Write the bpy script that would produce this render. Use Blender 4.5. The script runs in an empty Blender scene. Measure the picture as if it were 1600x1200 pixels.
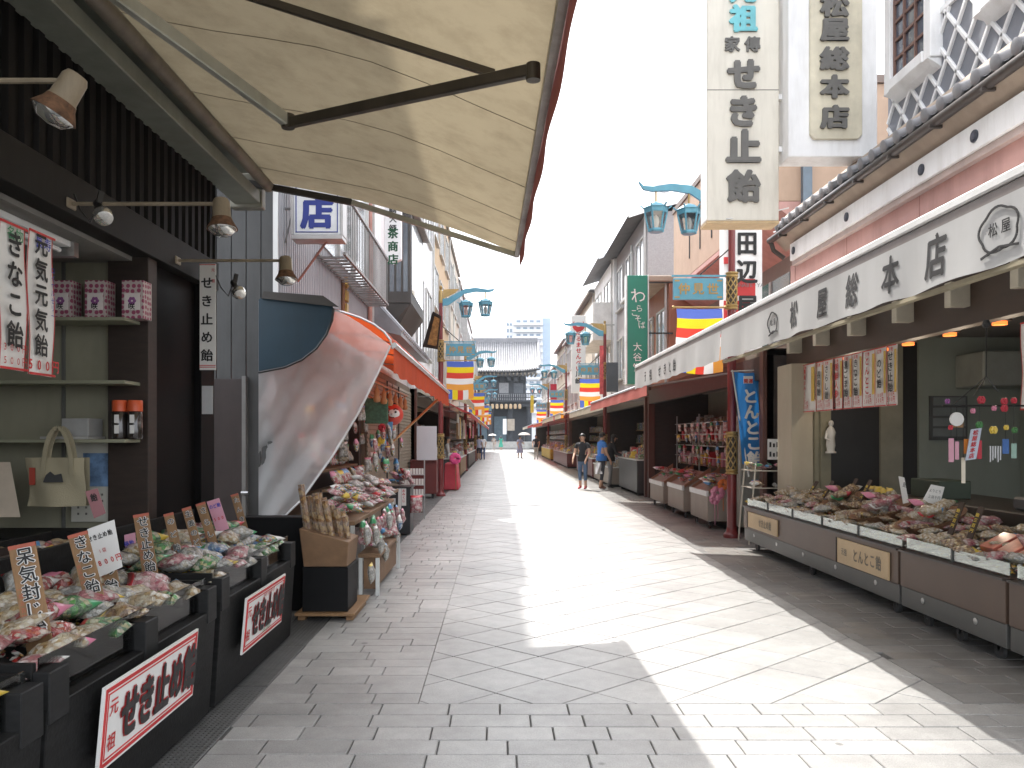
import bpy, bmesh, math, random
from mathutils import Vector, Matrix, noise
R = random.Random(11)
V = Vector
rad = math.radians
# ------------------------------------------------------------------ camera, sky, sun, exposure
scene = bpy.context.scene
F, CX, CY, EYE = 1244.4, 780.0, 682.0, 1.6      # focal length in photo pixels, vanishing point, eye height
cam_d = bpy.data.cameras.new('camera'); cam = bpy.data.objects.new('camera', cam_d)
scene.collection.objects.link(cam); scene.camera = cam
cam.location = (0, 0, EYE); cam.rotation_euler = (rad(90), 0, 0)
cam_d.sensor_width = 36; cam_d.lens = 28.0
cam_d.shift_x = 20 / 1600; cam_d.shift_y = 82 / 1600
cam_d.clip_start = .05; cam_d.clip_end = 3000
SUN = V((-.225, .56, 1.0)).normalized()
sun_d = bpy.data.lights.new('sun', 'SUN'); sun_d.energy = 2.0; sun_d.angle = rad(.55); sun_d.color = (1, .975, .94)
sun = bpy.data.objects.new('sun', sun_d); scene.collection.objects.link(sun)
sun.rotation_euler = SUN.to_track_quat('Z', 'Y').to_euler(); sun.location = (-10, 20, 40)
world = bpy.data.worlds.new('World'); scene.world = world; world.use_nodes = True
wn = world.node_tree.nodes; wl = world.node_tree.links; wn.clear()
wo = wn.new('ShaderNodeOutputWorld'); wb = wn.new('ShaderNodeBackground'); wb.inputs[1].default_value = .15
sk = wn.new('ShaderNodeTexSky'); sk.sky_type = 'NISHITA'; sk.sun_disc = False
sk.sun_elevation = math.asin(SUN.z); sk.sun_rotation = math.atan2(SUN.x, SUN.y)
sk.air_density = 1.0; sk.dust_density = 6.0; sk.ozone_density = .6
hs = wn.new('ShaderNodeHueSaturation'); hs.inputs['Saturation'].default_value = .6; hs.inputs['Value'].default_value = 1.0
wl.new(sk.outputs[0], hs.inputs['Color']); hzw = wn.new('ShaderNodeMix'); hzw.data_type = 'RGBA'; hzw.inputs[0].default_value = .6; hzw.inputs[7].default_value = (6.45, 6.65, 7.0, 1)   # even white summer haze over the blue
wl.new(hs.outputs[0], hzw.inputs[6]); wl.new(hzw.outputs[2], wb.inputs[0]); wl.new(wb.outputs[0], wo.inputs[0])
vs = scene.view_settings; vs.view_transform = 'Standard'; vs.look = 'None'; vs.exposure = 1.88; vs.gamma = 1; vs.use_curve_mapping = False
scene.render.engine = 'CYCLES'; scene.cycles.max_bounces = 8; scene.cycles.transparent_max_bounces = 16
scene.cycles.use_denoising = True

def P(px, py, Y): return V(((px - CX) * Y / F, Y, EYE + (CY - py) * Y / F))
def YX(px, X): return X * F / (px - CX)
def PX(px, py, X): return P(px, py, YX(px, X))

# ------------------------------------------------------------------ materials
MATS = {}
def lin(c):
    if isinstance(c, str):
        c = [int(c[i:i + 2], 16) / 255 for i in (0, 2, 4)]
        return tuple(x / 12.92 if x < .04045 else ((x + .055) / 1.055) ** 2.4 for x in c)
    return tuple(c)
def mat(name, col, rough=.6, metal=0, var=.18, scale=3.0, bump=0, bscale=60, coat=0, rnd=0, dirt=0, spec=.5, stretch=None, sheer=0):
    if name in MATS: return MATS[name]
    m = bpy.data.materials.new(name); m.use_nodes = True; n = m.node_tree.nodes; l = m.node_tree.links
    b = n['Principled BSDF']; c = lin(col)
    b.inputs['Roughness'].default_value = rough; b.inputs['Metallic'].default_value = metal
    b.inputs['Coat Weight'].default_value = coat; b.inputs['Coat Roughness'].default_value = .12
    b.inputs['Specular IOR Level'].default_value = spec
    tc = n.new('ShaderNodeTexCoord'); mp = n.new('ShaderNodeMapping'); l.new(tc.outputs['Object'], mp.inputs[0])
    if stretch: mp.inputs['Scale'].default_value = stretch
    nz = n.new('ShaderNodeTexNoise'); nz.inputs['Scale'].default_value = scale; nz.inputs['Detail'].default_value = 5; nz.inputs['Roughness'].default_value = .62
    l.new(mp.outputs[0], nz.inputs['Vector'])
    rp = n.new('ShaderNodeValToRGB'); rp.color_ramp.elements[0].position = .28; rp.color_ramp.elements[1].position = .72
    rp.color_ramp.elements[0].color = (*[x * (1 - var) for x in c], 1); rp.color_ramp.elements[1].color = (*[min(1, x * (1 + var)) for x in c], 1)
    l.new(nz.outputs['Fac'], rp.inputs[0]); out = rp.outputs[0]
    if rnd:
        oi = n.new('ShaderNodeObjectInfo'); hv = n.new('ShaderNodeHueSaturation'); mr = n.new('ShaderNodeMapRange')
        mr.inputs[3].default_value = 1 - rnd; mr.inputs[4].default_value = 1 + rnd
        l.new(oi.outputs['Random'], mr.inputs[0]); l.new(mr.outputs[0], hv.inputs['Value']); l.new(out, hv.inputs['Color']); out = hv.outputs[0]
    if dirt:
        n2 = n.new('ShaderNodeTexNoise'); n2.inputs['Scale'].default_value = 1.3; n2.inputs['Detail'].default_value = 8; n2.inputs['Roughness'].default_value = .7
        mp2 = n.new('ShaderNodeMapping'); mp2.inputs['Scale'].default_value = (3, 3, .5); l.new(tc.outputs['Object'], mp2.inputs[0]); l.new(mp2.outputs[0], n2.inputs['Vector'])
        r2 = n.new('ShaderNodeValToRGB'); r2.color_ramp.elements[0].position = .45; r2.color_ramp.elements[1].position = .75
        l.new(n2.outputs['Fac'], r2.inputs[0]); mx = n.new('ShaderNodeMix'); mx.data_type = 'RGBA'; mx.blend_type = 'MULTIPLY'
        ms = n.new('ShaderNodeMath'); ms.operation = 'MULTIPLY'; ms.inputs[1].default_value = dirt; l.new(r2.outputs[0], ms.inputs[0])
        l.new(ms.outputs[0], mx.inputs[0]); l.new(out, mx.inputs[6]); mx.inputs[7].default_value = (.32, .28, .23, 1); out = mx.outputs[2]
    l.new(out, b.inputs['Base Color'])
    if bump:
        n3 = n.new('ShaderNodeTexNoise'); n3.inputs['Scale'].default_value = bscale; n3.inputs['Detail'].default_value = 4
        bp = n.new('ShaderNodeBump'); bp.inputs['Strength'].default_value = bump; bp.inputs['Distance'].default_value = .01
        l.new(tc.outputs['Object'], n3.inputs['Vector']); l.new(n3.outputs['Fac'], bp.inputs['Height']); l.new(bp.outputs[0], b.inputs['Normal'])
    if sheer:      # thin cloth: part of the light passes through and scatters
        t = n.new('ShaderNodeBsdfTranslucent'); l.new(out, t.inputs[0]); s = n.new('ShaderNodeMixShader'); s.inputs[0].default_value = sheer
        l.new(b.outputs[0], s.inputs[1]); l.new(t.outputs[0], s.inputs[2]); l.new(s.outputs[0], n['Material Output'].inputs[0])
    MATS[name] = m
    return m
def glass(name, col=(.9, .95, .95), alpha=.25, rough=.03):
    if name in MATS: return MATS[name]
    m = bpy.data.materials.new(name); m.use_nodes = True; n = m.node_tree.nodes; l = m.node_tree.links; n.clear()
    o = n.new('ShaderNodeOutputMaterial'); g = n.new('ShaderNodeBsdfGlossy'); g.inputs['Roughness'].default_value = rough
    t = n.new('ShaderNodeBsdfTransparent'); t.inputs[0].default_value = (*col, 1); fr = n.new('ShaderNodeFresnel'); fr.inputs[0].default_value = 1.5
    a = n.new('ShaderNodeMath'); a.operation = 'MULTIPLY_ADD'; a.inputs[1].default_value = 1 - alpha * .5; a.inputs[2].default_value = alpha * .3
    s = n.new('ShaderNodeMixShader'); l.new(fr.outputs[0], a.inputs[0]); l.new(a.outputs[0], s.inputs[0]); l.new(t.outputs[0], s.inputs[1]); l.new(g.outputs[0], s.inputs[2]); l.new(s.outputs[0], o.inputs[0])
    MATS[name] = m
    return m
def film(name, col, clear):
    """milky plastic film: partly clear, partly scattering, a little gloss, crumpled"""
    m = bpy.data.materials.new(name); m.use_nodes = True; n = m.node_tree.nodes; l = m.node_tree.links; n.clear()
    o = n.new('ShaderNodeOutputMaterial'); t = n.new('ShaderNodeBsdfTransparent'); d = n.new('ShaderNodeBsdfTranslucent'); d2 = n.new('ShaderNodeBsdfPrincipled')
    tc = n.new('ShaderNodeTexCoord'); nz = n.new('ShaderNodeTexNoise'); nz.inputs['Scale'].default_value = 7; nz.inputs['Detail'].default_value = 5; nz.inputs['Distortion'].default_value = 3; l.new(tc.outputs['Object'], nz.inputs['Vector'])
    bp = n.new('ShaderNodeBump'); bp.inputs['Strength'].default_value = .35; bp.inputs['Distance'].default_value = .05; l.new(nz.outputs['Fac'], bp.inputs['Height']); l.new(bp.outputs[0], d2.inputs['Normal'])
    d.inputs[0].default_value = (*col, 1); d2.inputs['Base Color'].default_value = (*col, 1); d2.inputs['Roughness'].default_value = .34
    a = n.new('ShaderNodeMixShader'); a.inputs[0].default_value = .4; l.new(d.outputs[0], a.inputs[1]); l.new(d2.outputs[0], a.inputs[2])
    b = n.new('ShaderNodeMixShader'); b.inputs[0].default_value = 1 - clear; l.new(t.outputs[0], b.inputs[1]); l.new(a.outputs[0], b.inputs[2]); l.new(b.outputs[0], o.inputs[0])
    MATS[name] = m
    return m
def candy(name, cols, wrap=.0, scale=45, film_col=None):
    """sweets in a clear bag: coloured cells under a crumpled glossy film"""
    m = bpy.data.materials.new(name); m.use_nodes = True; n = m.node_tree.nodes; l = m.node_tree.links
    b = n['Principled BSDF']; b.inputs['Roughness'].default_value = .38; b.inputs['Coat Weight'].default_value = 1; b.inputs['Coat Roughness'].default_value = .04; b.inputs['Coat IOR'].default_value = 1.7
    tc = n.new('ShaderNodeTexCoord'); vo = n.new('ShaderNodeTexVoronoi'); vo.inputs['Scale'].default_value = scale; l.new(tc.outputs['Object'], vo.inputs['Vector'])
    rp = n.new('ShaderNodeValToRGB'); rp.color_ramp.interpolation = 'CONSTANT'
    while len(rp.color_ramp.elements) < len(cols): rp.color_ramp.elements.new(.5)
    for i, c in enumerate(cols):
        rp.color_ramp.elements[i].position = i / len(cols); rp.color_ramp.elements[i].color = (*lin(c), 1)
    sp = n.new('ShaderNodeSeparateColor'); l.new(vo.outputs['Color'], sp.inputs[0]); l.new(sp.outputs[0], rp.inputs[0])
    r2 = n.new('ShaderNodeValToRGB'); r2.color_ramp.elements[0].color = (1, 1, 1, 1); r2.color_ramp.elements[1].color = (.7, .66, .62, 1)
    r2.color_ramp.elements[0].position = .35; r2.color_ramp.elements[1].position = .75; l.new(vo.outputs['Distance'], r2.inputs[0])
    mx = n.new('ShaderNodeMix'); mx.data_type = 'RGBA'; mx.blend_type = 'MULTIPLY'; mx.inputs[0].default_value = 1
    l.new(rp.outputs[0], mx.inputs[6]); l.new(r2.outputs[0], mx.inputs[7]); fz = n.new('ShaderNodeTexNoise'); fz.inputs['Scale'].default_value = 9; fz.inputs['Detail'].default_value = 4; fz.inputs['Distortion'].default_value = 1.5; l.new(tc.outputs['Object'], fz.inputs['Vector'])
    fr_ = n.new('ShaderNodeMapRange'); fr_.inputs[1].default_value = .42; fr_.inputs[2].default_value = .62; fr_.inputs[3].default_value = .05; fr_.inputs[4].default_value = .42; l.new(fz.outputs['Fac'], fr_.inputs[0])
    m3 = n.new('ShaderNodeMix'); m3.data_type = 'RGBA'; l.new(fr_.outputs[0], m3.inputs[0]); l.new(mx.outputs[2], m3.inputs[6]); m3.inputs[7].default_value = (.6, .59, .57, 1); hvv = n.new('ShaderNodeHueSaturation'); hvv.inputs['Value'].default_value = .66; hvv.inputs['Saturation'].default_value = 1.15; l.new(m3.outputs[2], hvv.inputs['Color']); l.new(hvv.outputs[0], b.inputs['Base Color'])  # whitish noise mixed into the colour paints the film's milky sheen
    nz = n.new('ShaderNodeTexNoise'); nz.inputs['Scale'].default_value = 30; nz.inputs['Detail'].default_value = 3; nz.inputs['Distortion'].default_value = 3
    l.new(tc.outputs['Object'], nz.inputs['Vector'])
    bp = n.new('ShaderNodeBump'); bp.inputs['Strength'].default_value = .8; bp.inputs['Distance'].default_value = .02; l.new(nz.outputs['Fac'], bp.inputs['Height'])
    l.new(bp.outputs[0], b.inputs['Normal']); l.new(bp.outputs[0], b.inputs['Coat Normal'])
    MATS[name] = m
    return m
def emit(name, col, s):
    m = bpy.data.materials.new(name); m.use_nodes = True; b = m.node_tree.nodes['Principled BSDF']
    b.inputs['Emission Color'].default_value = (*lin(col), 1); b.inputs['Emission Strength'].default_value = s; b.inputs['Base Color'].default_value = (*lin(col), 1)
    MATS[name] = m
    return m

# ------------------------------------------------------------------ mesh building
COL = scene.collection
ORG = {}
class MB:
    def __init__(s): s.v = []; s.f = []
    def add(s, vs, fs):
        k = len(s.v); s.v += [V(x) for x in vs]; s.f += [tuple(i + k for i in f) for f in fs]; return s
    def box(s, x0, x1, y0, y1, z0, z1):
        return s.hexa([(x0, y0, z0), (x1, y0, z0), (x1, y1, z0), (x0, y1, z0), (x0, y0, z1), (x1, y0, z1), (x1, y1, z1), (x0, y1, z1)])
    def hexa(s, p):
        return s.add(p, [(0, 3, 2, 1), (4, 5, 6, 7), (0, 1, 5, 4), (1, 2, 6, 5), (2, 3, 7, 6), (3, 0, 4, 7)])
    def obox(s, c, ax, ay, az):
        """box about centre c with half-extent vectors"""
        c, ax, ay, az = V(c), V(ax), V(ay), V(az)
        return s.hexa([c - ax - ay - az, c + ax - ay - az, c + ax + ay - az, c - ax + ay - az, c - ax - ay + az, c + ax - ay + az, c + ax + ay + az, c - ax + ay + az])
    def bar(s, a, b, w, h=None, up=(0, 0, 1)):
        a, b = V(a), V(b); d = (b - a); h = h or w; u = V(up); x = d.cross(u)
        if x.length < 1e-6: x = d.cross(V((1, 0, 0)))
        x.normalize(); y = x.cross(d).normalized()
        return s.obox((a + b) / 2, d / 2, x * w / 2, y * h / 2)
    def tube(s, pts, r, n=8, cap=True):
        pts = [V(p) for p in pts]; rs = r if isinstance(r, (list, tuple)) else [r] * len(pts); k = len(s.v); prev = None
        for i, p in enumerate(pts):
            d = (pts[min(i + 1, len(pts) - 1)] - pts[max(i - 1, 0)]).normalized()
            x = d.cross(V((0, 0, 1))) if abs(d.z) < .95 else d.cross(V((0, 1, 0)))
            x.normalize()
            if prev and x.dot(prev) < 0: x = -x
            prev = x; y = d.cross(x).normalized()
            for j in range(n):
                a = 2 * math.pi * j / n; s.v.append(p + (x * math.cos(a) + y * math.sin(a)) * rs[i])
        for i in range(len(pts) - 1):
            for j in range(n):
                a = k + i * n + j; b = k + i * n + (j + 1) % n; s.f.append((a, b, b + n, a + n))
        if cap:
            s.f.append(tuple(k + j for j in reversed(range(n)))); s.f.append(tuple(k + (len(pts) - 1) * n + j for j in range(n)))
        return s
    def lathe(s, prof, c=(0, 0, 0), n=16, axis=None):
        """prof: (radius, height) pairs"""
        c = V(c); k = len(s.v); q = V(axis).normalized().to_track_quat('Z', 'Y') if axis else None
        for r, z in prof:
            for j in range(n):
                a = 2 * math.pi * j / n; p = V((r * math.cos(a), r * math.sin(a), z))
                s.v.append(c + (q @ p if q else p))
        for i in range(len(prof) - 1):
            for j in range(n):
                a = k + i * n + j; b = k + i * n + (j + 1) % n; s.f.append((a, b, b + n, a + n))
        if prof[0][0] > 1e-4: s.f.append(tuple(k + j for j in reversed(range(n))))
        if prof[-1][0] > 1e-4: s.f.append(tuple(k + (len(prof) - 1) * n + j for j in range(n)))
        return s
    def prism(s, poly, d):
        d = V(d); n = len(poly); k = len(s.v); s.v += [V(p) for p in poly] + [V(p) + d for p in poly]
        s.f.append(tuple(k + i for i in reversed(range(n)))); s.f.append(tuple(k + n + i for i in range(n)))
        for i in range(n): j = (i + 1) % n; s.f.append((k + i, k + j, k + n + j, k + n + i))
        return s
    def grid(s, fn, nu, nv, thick=None):
        k = len(s.v)
        for i in range(nu + 1):
            for j in range(nv + 1): s.v.append(V(fn(i / nu, j / nv)))
        for i in range(nu):
            for j in range(nv):
                a = k + i * (nv + 1) + j; s.f.append((a, a + nv + 1, a + nv + 2, a + 1))
        return s
    def ball(s, c, r, n=10, m=6, sc=(1, 1, 1)):
        c = V(c); k = len(s.v)
        for i in range(m + 1):
            t = math.pi * i / m
            for j in range(n):
                a = 2 * math.pi * j / n
                s.v.append(c + V((math.sin(t) * math.cos(a) * sc[0], math.sin(t) * math.sin(a) * sc[1], -math.cos(t) * sc[2])) * r)
        for i in range(m):
            for j in range(n):
                a = k + i * n + j; b = k + i * n + (j + 1) % n; s.f.append((a, b, b + n, a + n))
        return s
    def mesh(s, name, off=V((0, 0, 0)), bevel=0, smooth=False, sharp=40):
        me = bpy.data.meshes.new(name); me.from_pydata([v - off for v in s.v], [], s.f)
        bm = bmesh.new(); bm.from_mesh(me); bmesh.ops.remove_doubles(bm, verts=bm.verts, dist=1e-5)
        bmesh.ops.dissolve_degenerate(bm, edges=bm.edges, dist=1e-6)
        bmesh.ops.recalc_face_normals(bm, faces=bm.faces)
        if bevel:
            es = [e for e in bm.edges if len(e.link_faces) == 2 and e.calc_face_angle(0) > .7]
            bmesh.ops.bevel(bm, geom=es, offset=bevel, segments=1, affect='EDGES', clamp_overlap=True)
        bm.to_mesh(me); bm.free()
        if smooth:
            me.polygons.foreach_set('use_smooth', [True] * len(me.polygons)); me.set_sharp_from_angle(angle=rad(sharp))
        return me
    def build(s, name, m, parent=None, bevel=0, smooth=False, label=None, sharp=40):
        off = ORG[parent.name] if parent else V((0, 0, 0))
        o = bpy.data.objects.new(name, s.mesh(name, off, bevel, smooth, sharp)); COL.objects.link(o)
        if m: o.data.materials.append(m)
        if parent: o.parent = parent
        ORG[o.name] = off
        if label: o['label'] = label
        return o
    def one(s, name, m, label, cat, group=None, bevel=0, smooth=False, kind=None):
        """a whole thing in one mesh; its origin goes to its base"""
        xs = [v.x for v in s.v]; ys = [v.y for v in s.v]; zs = [v.z for v in s.v]
        off = V(((min(xs) + max(xs)) / 2, (min(ys) + max(ys)) / 2, min(zs)))
        o = bpy.data.objects.new(name, s.mesh(name, off, bevel, smooth)); COL.objects.link(o); o.location = off
        if m: o.data.materials.append(m)
        ORG[o.name] = off; tag(o, label, cat, group, kind)
        return o
def tag(o, label=None, cat=None, group=None, kind=None):
    if label: o['label'] = label
    if cat: o['category'] = cat
    if group: o['group'] = group
    if kind: o['kind'] = kind
    return o
def thing(name, loc, label, cat, group=None, rz=0):
    o = bpy.data.objects.new(name, None); COL.objects.link(o); o.location = loc; o.rotation_euler.z = rz; o.empty_display_size = .1
    ORG[o.name] = V(loc)
    return tag(o, label, cat, group)
def inst(me, name, loc, parent=None, rot=(0, 0, 0), sc=(1, 1, 1), m=None):
    o = bpy.data.objects.new(name, me); COL.objects.link(o)
    if parent: o.parent = parent; loc = V(loc) - ORG[parent.name]
    o.location = loc; o.rotation_euler = rot; o.scale = sc
    ORG[o.name] = V(loc) if not parent else ORG[parent.name]
    return o
def dup(root, loc, label=None, rz=None, sc=None):
    def cp(o, par):
        c = o.copy(); COL.objects.link(c); c.parent = par
        for ch in KIDS.get(o.name, []): cp(ch, c)
        return c
    def kids(o):
        KIDS[o.name] = [x for x in COL.objects if x.parent == o]
        for x in KIDS[o.name]: kids(x)
    if root.name not in KIDS: kids(root)
    r = cp(root, None); r.location = loc; ORG[r.name] = V(loc)
    if label: r['label'] = label
    if rz is not None: r.rotation_euler.z = rz
    if sc: r.scale = sc
    return r
KIDS = {}
def B(x0, x1, y0, y1, z0, z1): return MB().box(x0, x1, y0, y1, z0, z1)

# ------------------------------------------------------------------ lettering
GL = {}
def glyph(ch, bold, ext):
    k = (ch, bold, ext)
    if k not in GL:
        cu = bpy.data.curves.new('t', 'FONT'); cu.body = ch; cu.size = 1; cu.offset = 0; cu.extrude = ext; cu.resolution_u = 2; cu.fill_mode = 'BOTH' if ext else 'FRONT'
        ob = bpy.data.objects.new('t', cu); me = ob.to_mesh()
        vs = [v.co.copy() for v in me.vertices]; fs = [tuple(p.vertices) for p in me.polygons]
        if bold > .012:      # thicken like a brush: shifted copies, each a hair lower than the last
            v0, f0 = vs, fs; vs, fs = [], []; nn = 7 if bold > .03 else 5; rr_ = bold
            for c_ in range(nn):
                a_ = 2 * math.pi * c_ / (nn - 1); d_ = V((0, 0, 0)) if c_ == 0 else V((rr_ * math.cos(a_), rr_ * .8 * math.sin(a_), -.0012 * c_))
                k0 = len(vs); vs += [v + d_ for v in v0]; fs += [tuple(i + k0 for i in f) for f in f0]
        ob.to_mesh_clear(); bpy.data.objects.remove(ob); bpy.data.curves.remove(cu)
        if vs:
            x0 = min(v.x for v in vs); x1 = max(v.x for v in vs); y0 = min(v.y for v in vs); y1 = max(v.y for v in vs)
        else: x0 = x1 = y0 = y1 = 0
        GL[k] = (vs, fs, x0, x1, y0, y1)
    return GL[k]
def text(s, m, parent, c, h, right, up=(0, 0, 1), bold=.02, vertical=False, ext=0, pitch=1.08, wide=1.0, lift=.003, each=False, name='lettering', lean=0, conf=None):
    """writing centred on c, character height h, laid on the plane of right and up"""
    if abs(h) * F / max(2, V(c).y) > 14 and len(s) > 1: each = True
    rt = V(right).normalized(); u = V(up).normalized(); nrm = rt.cross(u); n = len(s); mb = MB(); res = []
    for i, ch in enumerate(s):
        vs, fs, x0, x1, y0, y1 = glyph(ch, bold, ext)
        if not fs: continue
        t = (i - (n - 1) / 2) * pitch * h
        cen = V(c) + (-u * t if vertical else rt * t * wide) + nrm * lift
        asc = ord(ch) < 256
        mx = (x0 + x1) / 2; my = (y0 + y1) / 2 if asc else .36
        if not asc: my = .5 * (.36 + (y0 + y1) / 2)
        q = []
        for v in vs:
            a = (v.x - mx) * wide; b = v.y - my
            q.append(cen + rt * (a + lean * b) * h + u * b * h + nrm * ((v.z + ext) * h + .009 * h))
            if conf: q[-1] = conf(q[-1])
        if each: mb = MB()
        mb.add(q, fs)
        if each: res.append(mb.build('letter', m, parent))
    if not each and mb.v: res.append(mb.build(name, m, parent))
    return res
# ------------------------------------------------------------------ ground and paving
def stone(name, col, rnd=.0, attr=False):
    m = mat(name, col, rough=.47, spec=.6, var=.12, scale=9, bump=.25, bscale=90, rnd=rnd)
    n = m.node_tree.nodes; l = m.node_tree.links; b = n['Principled BSDF']; src = b.inputs['Base Color'].links[0].from_socket
    tc = [x for x in n if x.bl_idname == 'ShaderNodeTexCoord'][0]
    ge = n.new('ShaderNodeNewGeometry')
    sp = n.new('ShaderNodeTexNoise'); sp.inputs['Scale'].default_value = 160; sp.inputs['Detail'].default_value = 2; l.new(ge.outputs['Position'], sp.inputs['Vector'])
    big = n.new('ShaderNodeTexNoise'); big.inputs['Scale'].default_value = .9; big.inputs['Detail'].default_value = 6; big.inputs['Roughness'].default_value = .65; l.new(ge.outputs['Position'], big.inputs['Vector'])
    sm = n.new('ShaderNodeMapRange'); sm.inputs[1].default_value = .3; sm.inputs[2].default_value = .7; sm.inputs[3].default_value = .78; sm.inputs[4].default_value = 1.18
    bm_ = n.new('ShaderNodeMapRange'); bm_.inputs[1].default_value = .3; bm_.inputs[2].default_value = .7; bm_.inputs[3].default_value = .72; bm_.inputs[4].default_value = 1.12
    l.new(sp.outputs['Fac'], sm.inputs[0]); l.new(big.outputs['Fac'], bm_.inputs[0])
    mu = n.new('ShaderNodeMath'); mu.operation = 'MULTIPLY'; l.new(sm.outputs[0], mu.inputs[0]); l.new(bm_.outputs[0], mu.inputs[1])
    # dropped gum and drips: dark rounded spots of their own
    vo = n.new('ShaderNodeTexVoronoi'); vo.inputs['Scale'].default_value = 1.5; l.new(ge.outputs['Position'], vo.inputs['Vector'])
    gm = n.new('ShaderNodeMapRange'); gm.inputs[1].default_value = .03; gm.inputs[2].default_value = .045; gm.inputs[3].default_value = .45; gm.inputs[4].default_value = 1
    l.new(vo.outputs['Distance'], gm.inputs[0]); m2 = n.new('ShaderNodeMath'); m2.operation = 'MULTIPLY'; l.new(mu.outputs[0], m2.inputs[0]); l.new(gm.outputs[0], m2.inputs[1])
    hv = n.new('ShaderNodeHueSaturation'); l.new(src, hv.inputs['Color']); l.new(m2.outputs[0], hv.inputs['Value']); out = hv.outputs[0]
    if attr:
        at = n.new('ShaderNodeAttribute'); at.attribute_name = 'tone'; h2 = n.new('ShaderNodeHueSaturation'); l.new(out, h2.inputs['Color']); l.new(at.outputs['Fac'], h2.inputs['Value']); out = h2.outputs[0]
    l.new(out, b.inputs['Base Color'])
    return m
MB().add([(-400, -60, -.012), (400, -60, -.012), (400, 900, -.012), (-400, 900, -.012)], [(0, 1, 2, 3)]).build('ground', mat('joint_grit', (.07, .067, .063), .9, var=.3, scale=12))['kind'] = 'structure'
st_brick = stone('granite_sett', (.318, .31, .295), rnd=.13); st_tile = stone('granite_slab', (.338, .331, .316), rnd=.07)
st_brick_far = stone('granite_sett_far', (.318, .31, .295), attr=True); st_tile_far = stone('granite_slab_far', (.338, .331, .316), attr=True)
pave = thing('street_paving', (0, 0, 0), 'pale grey granite paving of the shopping street', None); pave['kind'] = 'structure'
XL, XR, Y0 = -.487, 2.79, 4.77
def brick_me(w, d):
    return B(-w / 2, w / 2, -d / 2, d / 2, -.03, 0).mesh('brick', bevel=.004)
lens = [.3, .36, .36, .4, .45]; BM = {w: brick_me(w - .007, .184) for w in lens + [.2, .28]}
for me in BM.values(): me.materials.append(st_brick)
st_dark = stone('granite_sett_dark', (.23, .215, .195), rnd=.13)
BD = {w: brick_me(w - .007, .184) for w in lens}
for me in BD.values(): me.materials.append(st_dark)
spots = []
def rows(x0, x1, y0, y1):
    y = y0
    while y < y1 - .05:
        x = x0 - R.random() * .3
        while x < x1 - .1:
            w = R.choice(lens)
            if x + w > x1 - .12: w = x1 - x + .02
            spots.append((x + w / 2, y + .095, w, x0, x1)); x += w
        y += .19
rows(-1.478, XL, Y0, 95); rows(XR, 3.9, Y0, 95); rows(-1.478, 3.9, Y0 - .19 * 13, Y0 - .01)
spots.sort(key=lambda s: (s[1] < 3.7, s[1]))
far = MB(); tones = []
def clipx(x, w, a, b): return max(x - w / 2 + .0035, a), min(x + w / 2 - .0035, b)
cnt = 0
for x, y, w, x0, x1 in spots:
    a, b = clipx(x, w, x0, x1)
    if b - a < .05: continue
    if cnt < 300 and w in BM and 3.7 < y and b - a > w - .02 and abs(780 + F * x / y - 800) < 860:
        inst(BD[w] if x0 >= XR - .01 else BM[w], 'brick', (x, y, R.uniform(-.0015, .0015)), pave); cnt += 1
    else:
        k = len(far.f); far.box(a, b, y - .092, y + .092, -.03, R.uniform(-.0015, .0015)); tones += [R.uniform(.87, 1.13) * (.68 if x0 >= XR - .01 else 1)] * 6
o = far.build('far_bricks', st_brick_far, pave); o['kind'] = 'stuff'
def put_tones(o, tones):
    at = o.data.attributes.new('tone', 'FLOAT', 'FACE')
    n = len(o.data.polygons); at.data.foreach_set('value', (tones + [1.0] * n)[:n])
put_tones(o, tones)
# diamond slabs
def clip_poly(p, ax, lim, keep_less):
    out = []
    for i in range(len(p)):
        a, b = p[i], p[(i + 1) % len(p)]; ia = (a[ax] < lim) == keep_less; ib = (b[ax] < lim) == keep_less
        if ia: out.append(a)
        if ia != ib:
            t = (lim - a[ax]) / (b[ax] - a[ax]); out.append((a[0] + t * (b[0] - a[0]), a[1] + t * (b[1] - a[1])))
    return out
ha, hb, g = .3125, .275, .0045
full = MB().prism([(-ha + g * 1.4, 0, -.03), (0, -hb + g * 1.4, -.03), (ha - g * 1.4, 0, -.03), (0, hb - g * 1.4, -.03)], (0, 0, .03)).mesh('paving_tile', bevel=.004)
full.materials.append(st_tile)
fart = MB(); tt = []; cnt = 0
j = 0
while True:
    cy = 4.97 + hb * (j - 1)
    if cy > 95: break
    for i in range(-2, 8):
        cx = -.336 + .625 * i + (ha if j % 2 == 0 else 0) + ha * 0
        if cx + ha < XL or cx - ha > XR: continue
        whole = cx - ha >= XL - .01 and cx + ha <= XR + .01 and cy - hb >= Y0 - .01
        if whole and cnt < 290:
            inst(full, 'paving_tile', (cx, cy, R.uniform(-.0012, .0012)), pave); cnt += 1; continue
        p = [(cx - ha + g, cy), (cx, cy - hb + g), (cx + ha - g, cy), (cx, cy + hb - g)]
        p = clip_poly(p, 0, XL + .003, False); p = clip_poly(p, 0, XR - .004, True); p = clip_poly(p, 1, Y0 + .004, False) if p else p
        if len(p) < 3: continue
        mb = MB().prism([(x, y, -.03) for x, y in p], (0, 0, .03 + R.uniform(-.0012, .0012)))
        if cy < 7: mb.build('paving_tile', st_tile, pave, bevel=.003)
        else:
            k = len(fart.f); fart.add(mb.v, mb.f); tt += [R.uniform(.93, 1.07)] * (len(fart.f) - k)
    j += 1
o = fart.build('far_tiles', st_tile_far, pave); o['kind'] = 'stuff'; put_tones(o, tt)
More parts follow.
